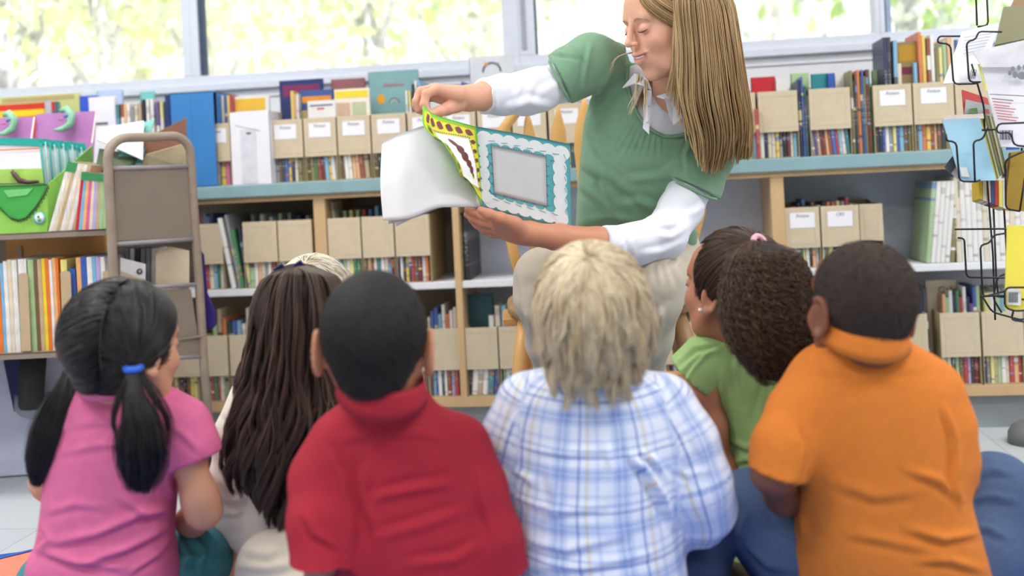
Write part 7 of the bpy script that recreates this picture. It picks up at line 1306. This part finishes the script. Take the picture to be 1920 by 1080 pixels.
V, F = torso(rows, sl, h=.004, seed=31, wamp=.003, fl=[([(1180, 850), (1210, 880), (1240, 930), (1262, 985)], 9, .012), ([(1195, 845), (1225, 860), (1250, 900)], 6, .007), ([(960, 880), (985, 892), (1000, 905)], 7, .006), ([(985, 760), (960, 800), (945, 850)], 8, .004), ([(1040, 770), (1110, 760), (1190, 772)], 9, .0025), ([(990, 840), (1060, 850), (1160, 845)], 9, .003), ([(960, 930), (1040, 960), (1130, 950)], 10, .004), ([(975, 1010), (1060, 1030), (1180, 1000)], 10, .005), ([(1000, 1060), (1090, 1065), (1240, 1035)], 9, .004), ([(1290, 800), (1320, 860), (1325, 910)], 7, .003), ([(1250, 870), (1290, 890), (1335, 880)], 7, .004), ([(1030, 880), (1040, 940), (1020, 1000)], 9, .003), ([(1130, 820), (1150, 880), (1130, 960)], 9, .003)])
# plaid coordinates: unrolled around the torso and around each sleeve
cx_ = np.interp(-V[:, 1], [0, 1], [0, 1])*0; tor_c = rowsL(rows); ty = np.array([r[0] for r in tor_c])[::-1]; cxs = np.interp(V[:, 1], ty, np.array([r[1] for r in tor_c])[::-1]); czs = np.interp(V[:, 1], ty, np.array([r[2] for r in tor_c])[::-1]); ang = np.arctan2(V[:, 0]-cxs, -(V[:, 2]-czs)*1.25); UVc = np.stack([ang*.125+.5, V[:, 1]+.012*np.sin(V[:, 0]*14)+1.0, 0*ang], 1)
for (pts, rs, ct), sg in zip(sl, (-1, 1)):
    Q = resamp([L(*p) for p in pts], 40); D = np.linalg.norm(V[:, None, :]-Q[None], axis=2); i = D.argmin(1); d = D.min(1); md = d < .062; edge = (V[:, 0]-cxs)*sg; wx = np.interp(V[:, 1], ty, np.array([r[3] for r in tor_c])[::-1]); md &= edge > wx*.82
    tg = nrmz(Q[-1]-Q[0]); sd = nrmz(np.cross(tg, [0, 0, 1.0])); rel = V-Q[i]; al = (rel@tg); a2 = np.arctan2(rel@sd, -(rel[:, 2])); UVc[md] = np.stack([a2[md]*.046+.3, .5-i[md]*np.linalg.norm(Q[1]-Q[0])-al[md]*((i[md] == 0)|(i[md] == 39)), 0*a2[md]], 1)
sh_ = emesh('plaid_shirt', V, F, m_plaid, K, UVc.astype(np.float32)); MC['collar_blue'] = mat('pale_blue_plain', (206, 218, 240), .85, .08, 20); collar('collar', L(1112, 668, 1.615), .054, .056, .040, .020, MC['collar_blue'], sh_)
cloth_limbs('jeans', K, [([(1070, 1220, 1.70), (960, 1100, 1.77), (905, 1015, 1.83)], [.08, .072, .060], ()), ([(905, 1015, 1.83), (980, 1120, 1.92), (1080, 1160, 1.95)], [.058, .05, .045], ()), ([(1190, 1220, 1.70), (1280, 1080, 1.77), (1322, 985, 1.81)], [.08, .074, .060], ()), ([(1322, 985, 1.81), (1300, 1100, 1.90), (1200, 1160, 1.96)], [.058, .05, .045], ())], mat('dark_denim', (62, 80, 116), .9, .06, 500, .4, 1500, c2=(46, 62, 96)), ((1125, 1220, 1.69), (.14, .1, .12)))
shoe(K, 1320, 1080, 1.9, mat('brown_suede', (110, 92, 74), .9, .1, 60), 1.0); shoe(K, 1120, 1180, 2.0)
m_bd = hairmat('mop_blond_hair', .42, .5); BD = [(232, 218, 188), (216, 196, 158), (242, 232, 208), (188, 164, 124), (226, 208, 174), (166, 140, 102)]
ho, HV, HF = haircap(cH, R, T, s, (.081, .090, .099), mat('mop_hair_base', (176, 152, 112), .8, .15, 60), K, nape=((0, -.055, -.045), (.060, .05, .045)), low=-.10, ears=False)
P0, N0, D0 = scalp(T, R, cH, s, 15000, rad=(.080, .091, .099), low=-.50); crown = T(-.005, .085, -.055); cc = T(0, .022, -.012)
def comb(p): 
    d = p-crown; nn = p-cc; nn = nn/np.linalg.norm(nn, axis=1)[:, None]; d = d-(d*nn).sum(1)[:, None]*nn; l = np.linalg.norm(d, axis=1)[:, None]; return d/(l+1e-5)+np.array([.12, 0, 0])
X = grow(P0, comb, 20, .098, g0=.12, g1=.6, stiff=1.6, cw=.8, cols=[(T(0, .022, -.012), R, np.array([.081, .090, .098])), (T(0, -.05, -.03), R, np.array([.068, .08, .064]))], nz=.045, lenvar=.3); X = clumped(X, 200, .62, 1.2, wave=.003, wf=.9); strands(X, .0008, 'hair_strands', m_bd, ho, BD, cvar=.16)
# ---------------------------------------------------------------- girl in pink with two ponytails
t0 = 1.72; K = bodyroot(200, 1.76, 'girl with two low black ponytails tied in blue, wearing a pink shirt', GK); cH = L(235, 650, t0); R = frame((.50, -.02, .86), (-.04, 1, 0)); s = .90
rows = [(702, 168, 262, 1.745, .042), (722, 150, 292, 1.75, .055), (750, 122, 322, 1.755, .068), (800, 106, 338, 1.76, .082), (860, 98, 334, 1.765, .095), (930, 92, 326, 1.77, .105), (1000, 82, 320, 1.775, .11), (1040, 66, 324, 1.775, .115), (1080, 70, 330, 1.78, .12), (1150, 90, 330, 1.79, .12), (1210, 130, 300, 1.79, .09)]
arms = [([(335, 790, 1.76), (350, 850, 1.75), (374, 930, 1.75), (382, 958, 1.76)], [.028, .027, .025, .024]), ([(382, 958, 1.76), (362, 975, 1.86), (345, 978, 1.92)], [.026, .024, .019]), ([(110, 800, 1.76), (95, 900, 1.82), (150, 980, 1.9)], [.034, .03, .024])]
legs = [([(230, 1180, 1.80), (310, 1100, 1.86), (370, 1045, 1.92), (280, 1090, 2.02), (220, 1120, 2.04)], [.055, .05, .040, .034, .028]), ([(150, 1180, 1.80), (120, 1130, 1.90), (90, 1090, 1.98), (180, 1120, 2.05)], [.055, .05, .04, .032])]
T = kidbody(K, 'light_tan', rows, cH, R, s, (214, 160, 128), arms, legs, (220, 722, 1.75, .046), lips=(206, 120, 112), handsp=[((346, 978, 1.92), (-.8, -.1, .3), (0, -1, .2), (-.2, 0, 1), .72, (.5, .5, .5, .5), (.5, .4, .2))])
V, F = torso(rows, [([(305, 775, 1.755), (338, 800, 1.755), (356, 845, 1.75), (372, 895, 1.75)], [.044, .046, .045, .042], [(L(360, 862, 1.75), (.32, -1, 0))]), ([(135, 775, 1.76), (108, 830, 1.79), (100, 890, 1.82)], [.044, .042, .04], [(L(102, 870, 1.81), (0, -1, .5))])], h=.004, seed=41, wamp=.0018,
             fl=[([(110, 850), (180, 835), (235, 832)], 8, .0025), ([(120, 800), (180, 790), (260, 800)], 8, .002), ([(85, 960), (140, 945), (200, 950)], 8, .003), ([(90, 1020), (180, 1000), (270, 960), (320, 950)], 9, .008), ([(140, 1060), (230, 1030), (320, 985)], 9, .008), ([(75, 1030), (130, 1050), (230, 1065)], 8, .007), ([(240, 1075), (290, 1040), (325, 1000)], 7, .007), ([(220, 930), (270, 960), (318, 965)], 8, .005), ([(300, 850), (310, 900), (330, 950)], 7, .004), ([(325, 800), (350, 820), (378, 850)], 7, .003), ([(80, 985), (95, 1010), (70, 1035)], 7, .005), ([(250, 880), (290, 900), (320, 930)], 8, .004)])
sh_ = emesh('shirt', V, F, m_pink, K); collar('collar', L(216, 704, 1.718), .048, .056, .018, .006, m_pink, sh_, up=(-.02, 1, -.15), gap=.3)
cloth_limbs('trousers', K, [([(235, 1175, 1.80), (310, 1100, 1.85), (366, 1050, 1.91)], [.08, .072, .060], ()), ([(366, 1050, 1.91), (290, 1095, 2.02), (215, 1125, 2.05)], [.058, .05, .045], ()), ([(150, 1175, 1.80), (120, 1130, 1.90), (95, 1095, 1.98)], [.08, .066, .055], ()), ([(95, 1095, 1.98), (190, 1125, 2.08)], [.055, .045], ())], m_tealc, ((195, 1175, 1.80), (.13, .08, .11)), h=.005, fl=[([(330, 1000), (350, 1040), (340, 1079)], 6, .006), ([(350, 1000), (380, 1030), (375, 1079)], 6, .006), ([(320, 1030), (345, 1050), (400, 1045)], 6, .006), ([(365, 990), (392, 1005), (405, 1040)], 6, .005)])
for px, t in ((200, 2.08), (240, 2.12)): shoe(K, px, 1120, t)
ho, HV, HF = haircap(cH, R, T, s, (.080, .088, .097), m_blkb, K, nape=((0, -.042, -.038), (.058, .048, .046)), low=-.080, cutf=(.058, .92, -.30))
tl_, tr_ = L(137, 672, 1.735), L(250, 690, 1.640); cc = T(0, .022, -.012)
P0, N0, D0 = scalp(T, R, cH, s, 9000, rad=(.081, .089, .098), low=-.72, face=.42); part_ = P0[:, 0]-(L(196, 600, 1.63)[0]+(cc[1]+.02-P0[:, 1])*-.12)
ell = [(cc, R, np.array([.0825, .0905, .0995])), (T(0, -.040, -.038), R, np.array([.062, .047, .048]))]
for sel, tie, nm in ((part_ < 0, tl_, 'hair_left_side'), (part_ >= 0, tr_, 'hair_right_side')):
    A = P0[sel]-cc; B = (tie-cc)[None]; rA = np.linalg.norm(A, axis=1)[:, None]; rB = np.linalg.norm(B); X = []
    for u in np.linspace(0, 1, 14):
        p = cc+slerp(A, np.repeat(B, len(A), 0), u)*(rA*(1-u)+rB*u)
        for (c_, R_, r_q) in ell:
            q = (p-c_)@R_.T/r_q; m_ = np.linalg.norm(q, axis=1); ins = m_ < 1; p = np.where(ins[:, None], c_+(q/np.maximum(m_, 1e-6)[:, None]*r_q)@R_, p)
        X.append(p)
    X = np.stack(X, 1)+RNG.normal(size=(sel.sum(), 1, 3))*.0012; strands(X, .0008, nm, m_blk, ho, BK_, taper=.8)
m_tie = mat('blue_hair_tie', (54, 104, 214), .35, .05)
def tie(c, ax, r, m, parent, name='hair_tie', w=.006):
    ax = nrmz(ax); a = nrmz(np.cross(ax, [0.1, 0, 1])); b_ = np.cross(ax, a); q = MB(); q.tube([W(c+r*(math.cos(t)*a+math.sin(t)*b_)) for t in np.linspace(0, 2*math.pi, 19)[:-1]], w, m, 8, closed=True); return q.build(name, parent, world=True)
pp_ = []
for (x, y) in ((203, 556), (196, 580), (190, 610), (187, 645), (188, 680), (192, 700)):
    t = surf_t(HV, x, y, 6); t = 1.65 if np.isnan(t) else t; pp_.append(L(x, y, t-.0022))
tubeL('parting', pp_, .0010, mat('parting_skin', (112, 94, 88), .7), ho, 6)
tie(tl_+[-.0, -.001, 0], (-.35, -1, 0), .0095, m_tie, ho); tie(tr_, (0, -1, .1), .0105, m_tie, ho)
X = tress([tl_+[.004, .01, .01], tl_, L(120, 730, 1.71), L(96, 800, 1.70), L(78, 860, 1.70), L(66, 912, 1.71)], [.010, .011, .026, .032, .026, .010], 2600, 22, clump=70, wave=.001, wf=1, tip=.25, flat=.6); strands(X, .0007, 'left_ponytail', m_blk, ho, BK_)
X = tress([tr_+[.004, .01, .01], tr_, L(252, 745, 1.625), L(264, 800, 1.62), L(264, 860, 1.63), L(262, 925, 1.64)], [.010, .012, .026, .042, .038, .020], 3600, 22, clump=80, wave=.0015, wf=1, tip=.3, flat=.55); strands(X, .0007, 'right_ponytail', m_blk, ho, BK_)
X = tress([tr_, L(290, 740, 1.63), L(318, 800, 1.64), L(318, 850, 1.65)], [.004, .012, .010, .012], 60, 18, clump=10, tip=.3); strands(X, .0005, 'loose_lock', m_blk, ho, BK_); X = tress([tr_, L(222, 750, 1.62), L(214, 790, 1.62), L(226, 830, 1.62)], [.004, .008, .008, .008], 50, 18, clump=8, tip=.3); strands(X, .0005, 'loose_lock', m_blk, ho, BK_)
# ---------------------------------------------------------------- girl with long wavy dark hair
t0 = 1.93; K = bodyroot(560, 1.98, 'girl with very long wavy dark brown hair and a cream long-sleeved shirt', GK); cH = L(562, 607, t0); R = frame((.05, .05, 1)); s = 1.0
rows = [(690, 520, 605, 1.95, .04), (708, 480, 650, 1.955, .055), (735, 452, 678, 1.96, .07), (790, 440, 690, 1.965, .085), (860, 446, 688, 1.97, .09), (940, 452, 684, 1.975, .095), (1020, 448, 690, 1.98, .10), (1100, 450, 694, 1.99, .10), (1140, 480, 660, 1.99, .08)]
arms = [([(470, 750, 1.96), (436, 860, 1.95), (428, 960, 1.95), (430, 1060, 1.94), (438, 1110, 1.93)], [.028, .026, .024, .021, .019]), ([(660, 750, 1.96), (700, 860, 1.97), (700, 960, 2.02), (650, 1020, 2.1)], [.034, .032, .028, .022])]
legs = [([(520, 1110, 2.0), (480, 1090, 2.1), (500, 1060, 2.2), (560, 1080, 2.22)], [.055, .05, .042, .036]), ([(620, 1110, 2.0), (680, 1090, 2.1), (700, 1060, 2.2), (620, 1085, 2.24)], [.055, .05, .042, .036])]
T = kidbody(K, 'light_warm', rows, cH, R, s, (216, 160, 130), arms, legs, (562, 706, 1.95, .045), handsp=[((438, 1112, 1.93), (.1, -1, .1), (0, 0, -1), (1, 0, 0), .72, (.2, .2, .2, .2), (.5, .4, .2))])
V, F = torso(rows, [([(478, 745, 1.96), (446, 820, 1.955), (434, 900, 1.95), (432, 980, 1.95), (434, 1040, 1.95)], [.044, .042, .038, .037, .034], [(L(433, 1012, 1.95), (0, -1, 0))]), ([(655, 745, 1.96), (694, 850, 1.97), (702, 950, 2.0), (660, 1020, 2.08)], [.044, .042, .038, .034], ())], h=.0048, seed=51, fl=[([(412, 900), (440, 915), (462, 905)], 6, .005), ([(410, 930), (436, 940), (462, 932)], 6, .005), ([(412, 870), (440, 880), (460, 870)], 6, .004), ([(415, 960), (436, 965), (460, 955)], 5, .003), ([(420, 770), (440, 800), (436, 850)], 7, .003)])
emesh('shirt', V, F, m_crm, K); cloth_limbs('skirt', K, [([(520, 1110, 2.0), (480, 1080, 2.1), (510, 1040, 2.2)], [.08, .075, .06], ()), ([(620, 1110, 2.0), (680, 1080, 2.1), (690, 1050, 2.2)], [.08, .075, .06], ())], m_tealc, ((570, 1100, 2.0), (.13, .09, .11)))
m_dbr = hairmat('dark_brown_hair', .40, .5); DB = [(58, 43, 36), (76, 57, 48), (94, 72, 60), (46, 35, 30), (116, 92, 76)]
ho, HV, HF = haircap(cH, R, T, s, (.081, .089, .098), mat('brown_hair_base', (40, 30, 26), .8, .1, 90), K, nape=((0, -.055, -.04), (.058, .05, .05)), low=-.11, ears=False)
gs = [[(560, 502, 1.93), (500, 520, 1.93), (472, 590, 1.93), (462, 690, 1.92), (440, 790, 1.90), (428, 860, 1.89), (448, 912, 1.89)], [(556, 500, 1.90), (515, 515, 1.87), (488, 590, 1.86), (474, 700, 1.85), (455, 800, 1.83), (462, 900, 1.82), (490, 960, 1.83)], [(558, 500, 1.88), (535, 512, 1.85), (518, 600, 1.825), (508, 710, 1.82), (495, 820, 1.80), (500, 920, 1.80), (512, 990, 1.81)],
      [(562, 499, 1.88), (560, 512, 1.84), (556, 600, 1.815), (556, 710, 1.81), (552, 820, 1.80), (548, 930, 1.80), (545, 1005, 1.81)], [(566, 499, 1.88), (588, 510, 1.85), (600, 600, 1.825), (606, 710, 1.82), (604, 820, 1.80), (592, 930, 1.80), (580, 995, 1.81)], [(568, 500, 1.90), (614, 515, 1.87), (634, 590, 1.86), (640, 700, 1.85), (640, 800, 1.83), (634, 900, 1.83), (620, 960, 1.83)], [(566, 502, 1.93), (626, 522, 1.93), (650, 590, 1.93), (656, 690, 1.92), (660, 790, 1.90), (656, 880, 1.89)]]
X = sheet(gs, 16000, 40, .020, 90, .010, .2, wave=.012, wf=2.4); strands(X, .0009, 'hair_lengths', m_dbr, ho, DB, cvar=.2)
X = sheet([[(p[0], p[1], p[2]+.025) for p in g] for g in gs], 3000, 18, .02, 90, .006, .1, wave=.004, wf=2); strands(X, .0016, 'hair_under_layer', m_dbr, ho, DB[:3])
S = SDF(L(400, 1010, 1.9)-.12, L(690, 500, 1.95)+.1, .007); S.chain([L(560, 600, 1.90), L(555, 720, 1.885), L(545, 840, 1.875), L(535, 930, 1.865)], [.075, .075, .075, .04], .03, 'u', ((0, 0, 1), 2.2)); V, F = S.mesh(2); emesh('hair_core', V, F, mat('brown_hair_core', (52, 40, 34), .8, .1, 90), ho)
X = sheet([[(480, 640, 1.9), (455, 690, 1.9), (440, 740, 1.9)], [(486, 660, 1.9), (468, 720, 1.9), (450, 780, 1.9)]], 60, 10, .004, 10, .004, .3); strands(X, .0005, 'loose_lock', m_dbr, ho, DB)
m_bow = mat('navy_ribbon', (44, 40, 92), .6, .08, 40)
for (a, b_, c_) in (((545, 502, 1.895), (562, 490, 1.885), (575, 503, 1.895)), ((512, 506, 1.90), (527, 496, 1.89), (540, 508, 1.90))): solid('ribbon', [a, b_, c_, ((a[0]+c_[0])/2, a[1]+8, a[2]+.01)], .004, m_bow, ho)
# ---------------------------------------------------------------- pale blond child farther ahead, almost hidden
t0 = 2.28; K = bodyroot(588, 2.32, 'child with very pale blond hair, almost hidden in front of the long dark-haired girl', GK); cH = L(590, 574, t0); R = frame((.05, .03, 1)); s = .95
rows = [(650, 555, 630, 2.30, .04), (670, 520, 660, 2.31, .055), (720, 500, 680, 2.32, .08), (820, 500, 680, 2.33, .09), (920, 498, 684, 2.34, .10), (980, 520, 660, 2.34, .08)]
T = kidbody(K, 'fair_two', rows, cH, R, s, (236, 190, 164), [([(512, 700, 2.32), (490, 800, 2.33), (520, 880, 2.42)], [.03, .028, .022]), ([(668, 700, 2.32), (690, 800, 2.33), (650, 880, 2.42)], [.03, .028, .022])], [([(560, 970, 2.35), (500, 950, 2.5), (580, 965, 2.6)], [.05, .04, .03]), ([(630, 970, 2.35), (690, 950, 2.5), (600, 968, 2.62)], [.05, .04, .03])], (590, 660, 2.30, .044))
V, F = torso(rows, [([(520, 695, 2.32), (496, 790, 2.33), (505, 850, 2.38)], [.04, .038, .036], ()), ([(660, 695, 2.32), (684, 790, 2.33), (670, 850, 2.38)], [.04, .038, .036], ())], h=.006, seed=61); emesh('shirt', V, F, m_white, K)
cloth_limbs('trousers', K, [([(560, 965, 2.35), (500, 945, 2.5), (580, 965, 2.6)], [.07, .055, .045], ()), ([(630, 965, 2.35), (690, 945, 2.5), (600, 968, 2.62)], [.07, .055, .045], ())], m_jean, ((595, 960, 2.35), (.12, .08, .1)))
m_pb_ = hairmat('platinum_hair', .42, .5); PB = [(240, 232, 214), (226, 214, 188), (248, 242, 230), (210, 194, 164)]
ho, HV, HF = haircap(cH, R, T, s, (.081, .090, .099), mat('platinum_base', (222, 210, 184), .8, .1, 60), K, nape=((0, -.055, -.045), (.060, .05, .045)), low=-.10, ears=False)
P0, N0, D0 = scalp(T, R, cH, s, 3500, rad=(.082, .092, .100), low=-.35); crown = T(-.005, .085, -.055); cc = T(0, .022, -.012)
X = grow(P0, comb, 12, .08, g0=.15, g1=.7, stiff=1.2, cw=.7, cols=[(cc, R, np.array([.083, .093, .101]))], nz=.08, lenvar=.3); X = clumped(X, 120, .6); strands(X, .001, 'hair_strands', m_pb_, ho, PB)
# ---------------------------------------------------------------- girl in green with curly ponytail
t0 = 1.98; K = bodyroot(1400, 2.04, 'girl with big curly brown ponytail and pink hair tie in a green ruffle-sleeved top', GK); cH = L(1374, 538, t0); R = frame((-.62, .06, .80), (.02, 1, 0)); s = .94
rows = [(632, 1352, 1440, 2.01, .04), (650, 1322, 1480, 2.015, .052), (675, 1300, 1510, 2.02, .066), (720, 1318, 1520, 2.025, .076), (780, 1350, 1516, 2.03, .082), (850, 1364, 1512, 2.035, .085), (930, 1372, 1520, 2.04, .09), (1010, 1374, 1530, 2.04, .10), (1070, 1390, 1510, 2.04, .08)]
arms = [([(1328, 692, 2.00), (1310, 730, 1.985), (1330, 800, 1.985), (1350, 880, 2.0), (1362, 940, 2.02), (1370, 1010, 2.04)], [.040, .033, .029, .025, .021, .018]), ([(1500, 690, 2.04), (1530, 780, 2.08), (1520, 880, 2.12)], [.034, .03, .024])]
legs = [([(1420, 1040, 2.06), (1360, 1040, 2.2), (1330, 1010, 2.3), (1400, 1050, 2.36)], [.055, .048, .04, .032]), ([(1480, 1040, 2.06), (1540, 1040, 2.2), (1560, 1010, 2.3), (1480, 1050, 2.36)], [.055, .048, .04, .032])]
T = kidbody(K, 'medium_brown', rows, cH, R, s, (176, 120, 92), arms, legs, (1392, 645, 2.01, .043), lips=(176, 96, 88), handsp=[((1371, 1012, 2.04), (.1, -1, .1), (0, 0, -1), (1, 0, 0), .70, (.2, .2, .2, .2), (.5, .4, .2))])
V, F = torso(rows, [([(1370, 665, 2.015), (1322, 672, 2.00), (1296, 705, 1.985), (1280, 745, 1.98)], [.034, .042, .046, .046], [(L(1300, 712, 1.985), (-.50, -.55, .1)), (L(1262, 735, 1.98), (-.5, -1, 0))])], h=.0038, seed=71, wamp=.0015,
             fl=[([(1352, 655), (1310, 668), (1270, 700)], 6, .005), ([(1345, 645), (1300, 650), (1268, 680)], 5, .004), ([(1330, 660), (1300, 690), (1280, 725)], 4, .004), ([(1355, 690), (1352, 740), (1362, 800)], 5, .003), ([(1420, 650), (1440, 720), (1420, 800)], 8, .004), ([(1360, 820), (1400, 840), (1450, 830)], 7, .004), ([(1365, 870), (1400, 860), (1440, 880)], 7, .004), ([(1390, 640), (1380, 690), (1400, 760)], 7, .003)])
emesh('top', V, F, m_grn, K); cloth_limbs('trousers', K, [([(1420, 1040, 2.06), (1365, 1035, 2.18), (1340, 1010, 2.28)], [.075, .065, .055], ()), ([(1340, 1010, 2.28), (1400, 1050, 2.36)], [.05, .042], ()), ([(1480, 1040, 2.06), (1540, 1035, 2.2), (1555, 1010, 2.3)], [.075, .065, .055], ()), ([(1555, 1010, 2.3), (1480, 1050, 2.38)], [.05, .042], ())], mat('pale_green_cotton', (170, 200, 130), .9, .04, 40), ((1450, 1040, 2.05), (.10, .08, .10)))
m_cur = hairmat('curly_hair', .42, .45); CU = [(52, 38, 30), (74, 54, 42), (98, 72, 54), (42, 30, 26), (122, 92, 68)]; m_cb = mat('dark_hair_base', (44, 34, 30), .75, .1, 90)
ho, HV, HF = haircap(cH, R, T, s, (.0795, .0875, .0965), m_cb, K, nape=((0, -.042, -.040), (.056, .042, .042)), low=-.066, cutf=(.055, .92, -.30))
pt = L(1416, 456, 1.905); cc = T(0, .022, -.012); P0, N0, D0 = scalp(T, R, cH, s, 8000, rad=(.081, .089, .098), low=-.70, face=.45); A = P0-cc; B = (pt-cc)[None]; rA = np.linalg.norm(A, axis=1)[:, None]; rB = np.linalg.norm(B); X = []
for u in np.linspace(0, 1, 14):
    p = cc+slerp(A, np.repeat(B, len(A), 0), u)*(rA*(1-u)+rB*u)
    for (c_, r_q) in ((cc, np.array([.0815, .0895, .0985])), (T(0, -.048, -.042), np.array([.058, .044, .042]))): q = (p-c_)@R.T/r_q; m_ = np.linalg.norm(q, axis=1); p = np.where((m_ < 1)[:, None], c_+(q/np.maximum(m_, 1e-6)[:, None]*r_q)@R, p)
    X.append(p)
X = np.stack(X, 1)+RNG.normal(size=(8000, 1, 3))*.0012; strands(X, .0008, 'pulled_back_hair', hairmat('dark_hair', .36, .55), ho, CU[:3], taper=.8)
tie(pt+[.006, .002, -.006], (.5, .6, -.9), .012, mat('pink_hair_tie', (236, 176, 188), .6, .05), ho, w=.0055)
S = SDF(L(1330, 730, 1.9)-.1, L(1550, 440, 1.9)+.1, .006); S.ell(L(1440, 520, 1.86), (.060, .06, .035), None, 0); S.ell(L(1445, 590, 1.855), (.064, .08, .036), None, .03); S.ell(L(1455, 650, 1.865), (.045, .06, .035), None, .03); V, F = S.mesh(2); emesh('ponytail_core', V, F, m_cb, ho)
n = 5200; k = 60; u = np.linspace(0, 1, k)[None]; G = 800; gi = RNG.integers(0, G, n); az = RNG.uniform(0, 2*math.pi, G); rq = RNG.uniform(.35, 1, G)**.6; yl = RNG.uniform(.55, 1.0, G)
ctr = resamp([L(1424, 458, 1.880), L(1436, 495, 1.855), L(1442, 560, 1.845), L(1448, 620, 1.845), L(1456, 680, 1.855), L(1460, 720, 1.87)], k); rad_ = np.interp(np.linspace(0, 1, k), [0, .10, .3, .5, .7, .85, 1], [.018, .058, .078, .086, .078, .058, .030])
ln = yl[gi][:, None]*RNG.uniform(.93, 1.05, (n, 1)); uu = np.clip(u*ln, 0, 1); X = np.empty((n, k, 3)); rr = np.interp(uu, np.linspace(0, 1, k), rad_)*rq[gi][:, None]
ph0 = RNG.uniform(0, 6.28, G)[gi][:, None]
for d in range(3): X[..., d] = np.interp(uu, np.linspace(0, 1, k), ctr[:, d])
azs = (az[gi]+RNG.normal(size=n)*.22)[:, None]+.35*np.sin(3*u+ph0); X[..., 0] += rr*np.cos(azs); X[..., 2] += rr*.66*np.sin(azs)
ph = RNG.uniform(0, 6.28, G)[gi][:, None]; fr = RNG.uniform(8, 15, G)[gi][:, None]; ca = RNG.uniform(.0032, .0058, G)[gi][:, None]*np.minimum(1, u*6)
X[..., 0] += ca*np.cos(6.28*fr*u+ph); X[..., 2] += ca*np.sin(6.28*fr*u+ph); X[..., 1] += ca*.6*np.sin(6.28*fr*u+ph+1); X += RNG.normal(size=(n, 1, 3))*.003; strands(X, .0007, 'curly_ponytail', m_cur, ho, CU, cvar=.2)
q = MB(); q.tube([P(1313, 578, 1.885), P(1313, 584, 1.885)], .0035, mat('pearl_earring', (236, 226, 220), .2), 10); q.build('earring', K, world=True)
# ================================================================== the smallest of the more than 400 books form one object
REST = "0-2,5,8,10,20,30-54,56-58,78,105,113-121,124,132-139,147,163-166,180-181,183-184,191,193,203-234,236,246-248,252,255-261,263-264,268-273,275,277-300,319-325,330,333,336-347,349-352,354,365-411,417,427,433,435,438,440,443,446-452,455,457,459,461-462,468-471,483-484"
def merge_books():
    ids = set()
    for r in REST.split(','):
        a = r.split('-'); ids |= set(range(int(a[0]), int(a[-1])+1))
    bm = bmesh.new(); mats = []
    for i in sorted(ids):
        o = bpy.data.objects.get('book' if i == 0 else 'book.%03d' % i)
        if o is None or o.type != 'MESH' or len(o.children): continue
        me = o.data.copy(); mp = []
        for m in o.data.materials:
            if m not in mats: mats.append(m)
            mp.append(mats.index(m))
        k = np.empty(len(me.polygons), np.int32); me.polygons.foreach_get('material_index', k); me.polygons.foreach_set('material_index', np.array(mp, np.int32)[k])
        o.rotation_mode = 'XYZ'; me.transform(Matrix.Translation(o.location) @ o.rotation_euler.to_matrix().to_4x4()); bm.from_mesh(me); bpy.data.meshes.remove(me); bpy.data.objects.remove(o)
    me = bpy.data.meshes.new('book_rows'); bm.to_mesh(me); bm.free()
    for m in mats: me.materials.append(m)
    o = bpy.data.objects.new('book_rows', me); COL.objects.link(o); tag(o, 'many small book spines filling the tan files along the whole bookcase', 'books', kind='stuff')
import bmesh
merge_books()
# ================================================================== LIGHT
w = bpy.data.worlds.new('overcast_sky'); SC.world = w; w.use_nodes = True; nt = w.node_tree; bg = nt.nodes['Background']
bg.inputs[0].default_value = (1.0, 1.0, 1.0, 1); bg.inputs[1].default_value = 1.05
SC.view_settings.view_transform = 'Standard'; SC.view_settings.look = 'None'; SC.view_settings.gamma = 1; SC.view_settings.use_curve_mapping = False; SC.view_settings.exposure = 0.3
q = MB(); q.box((X0-.12, -3.32, 0), (X1+.12, -3.2, 2.75), m_wall); q.build('wall_front', kind='structure')
q = MB(); q.box((X0-.12, -3.3, 2.75), (X1+.12, YW+.12, 2.85), m_wall); q.build('ceiling', kind='structure')
def area(name, loc, tgt, size, power, col=(1, 1, 1)):
    l = bpy.data.lights.new(name, 'AREA'); l.shape = 'RECTANGLE'; l.size, l.size_y = size; l.energy = power; l.color = col
    o = bpy.data.objects.new(name, l); COL.objects.link(o); o.location = loc; o.rotation_euler = (Vector(tgt)-Vector(loc)).to_track_quat('-Z', 'Y').to_euler(); return o
for (x, y) in ((-1.6, .3), (1.6, .3), (-1.6, 2.2), (1.6, 2.2), (-3.6, 1.4), (3.6, 1.4), (0, -1.6)): area('unseen_ceiling_lamp', (x, y, 2.72), (x, y, 0), (1.2, .6), 30, (1, .97, .93))  # unseen lamps, added to light the room from above
l = bpy.data.lights.new('sun', 'SUN'); l.energy = 4.5; l.angle = .03; o = bpy.data.objects.new('sun', l); COL.objects.link(o); o.rotation_euler = (math.radians(28), math.radians(10), 0)
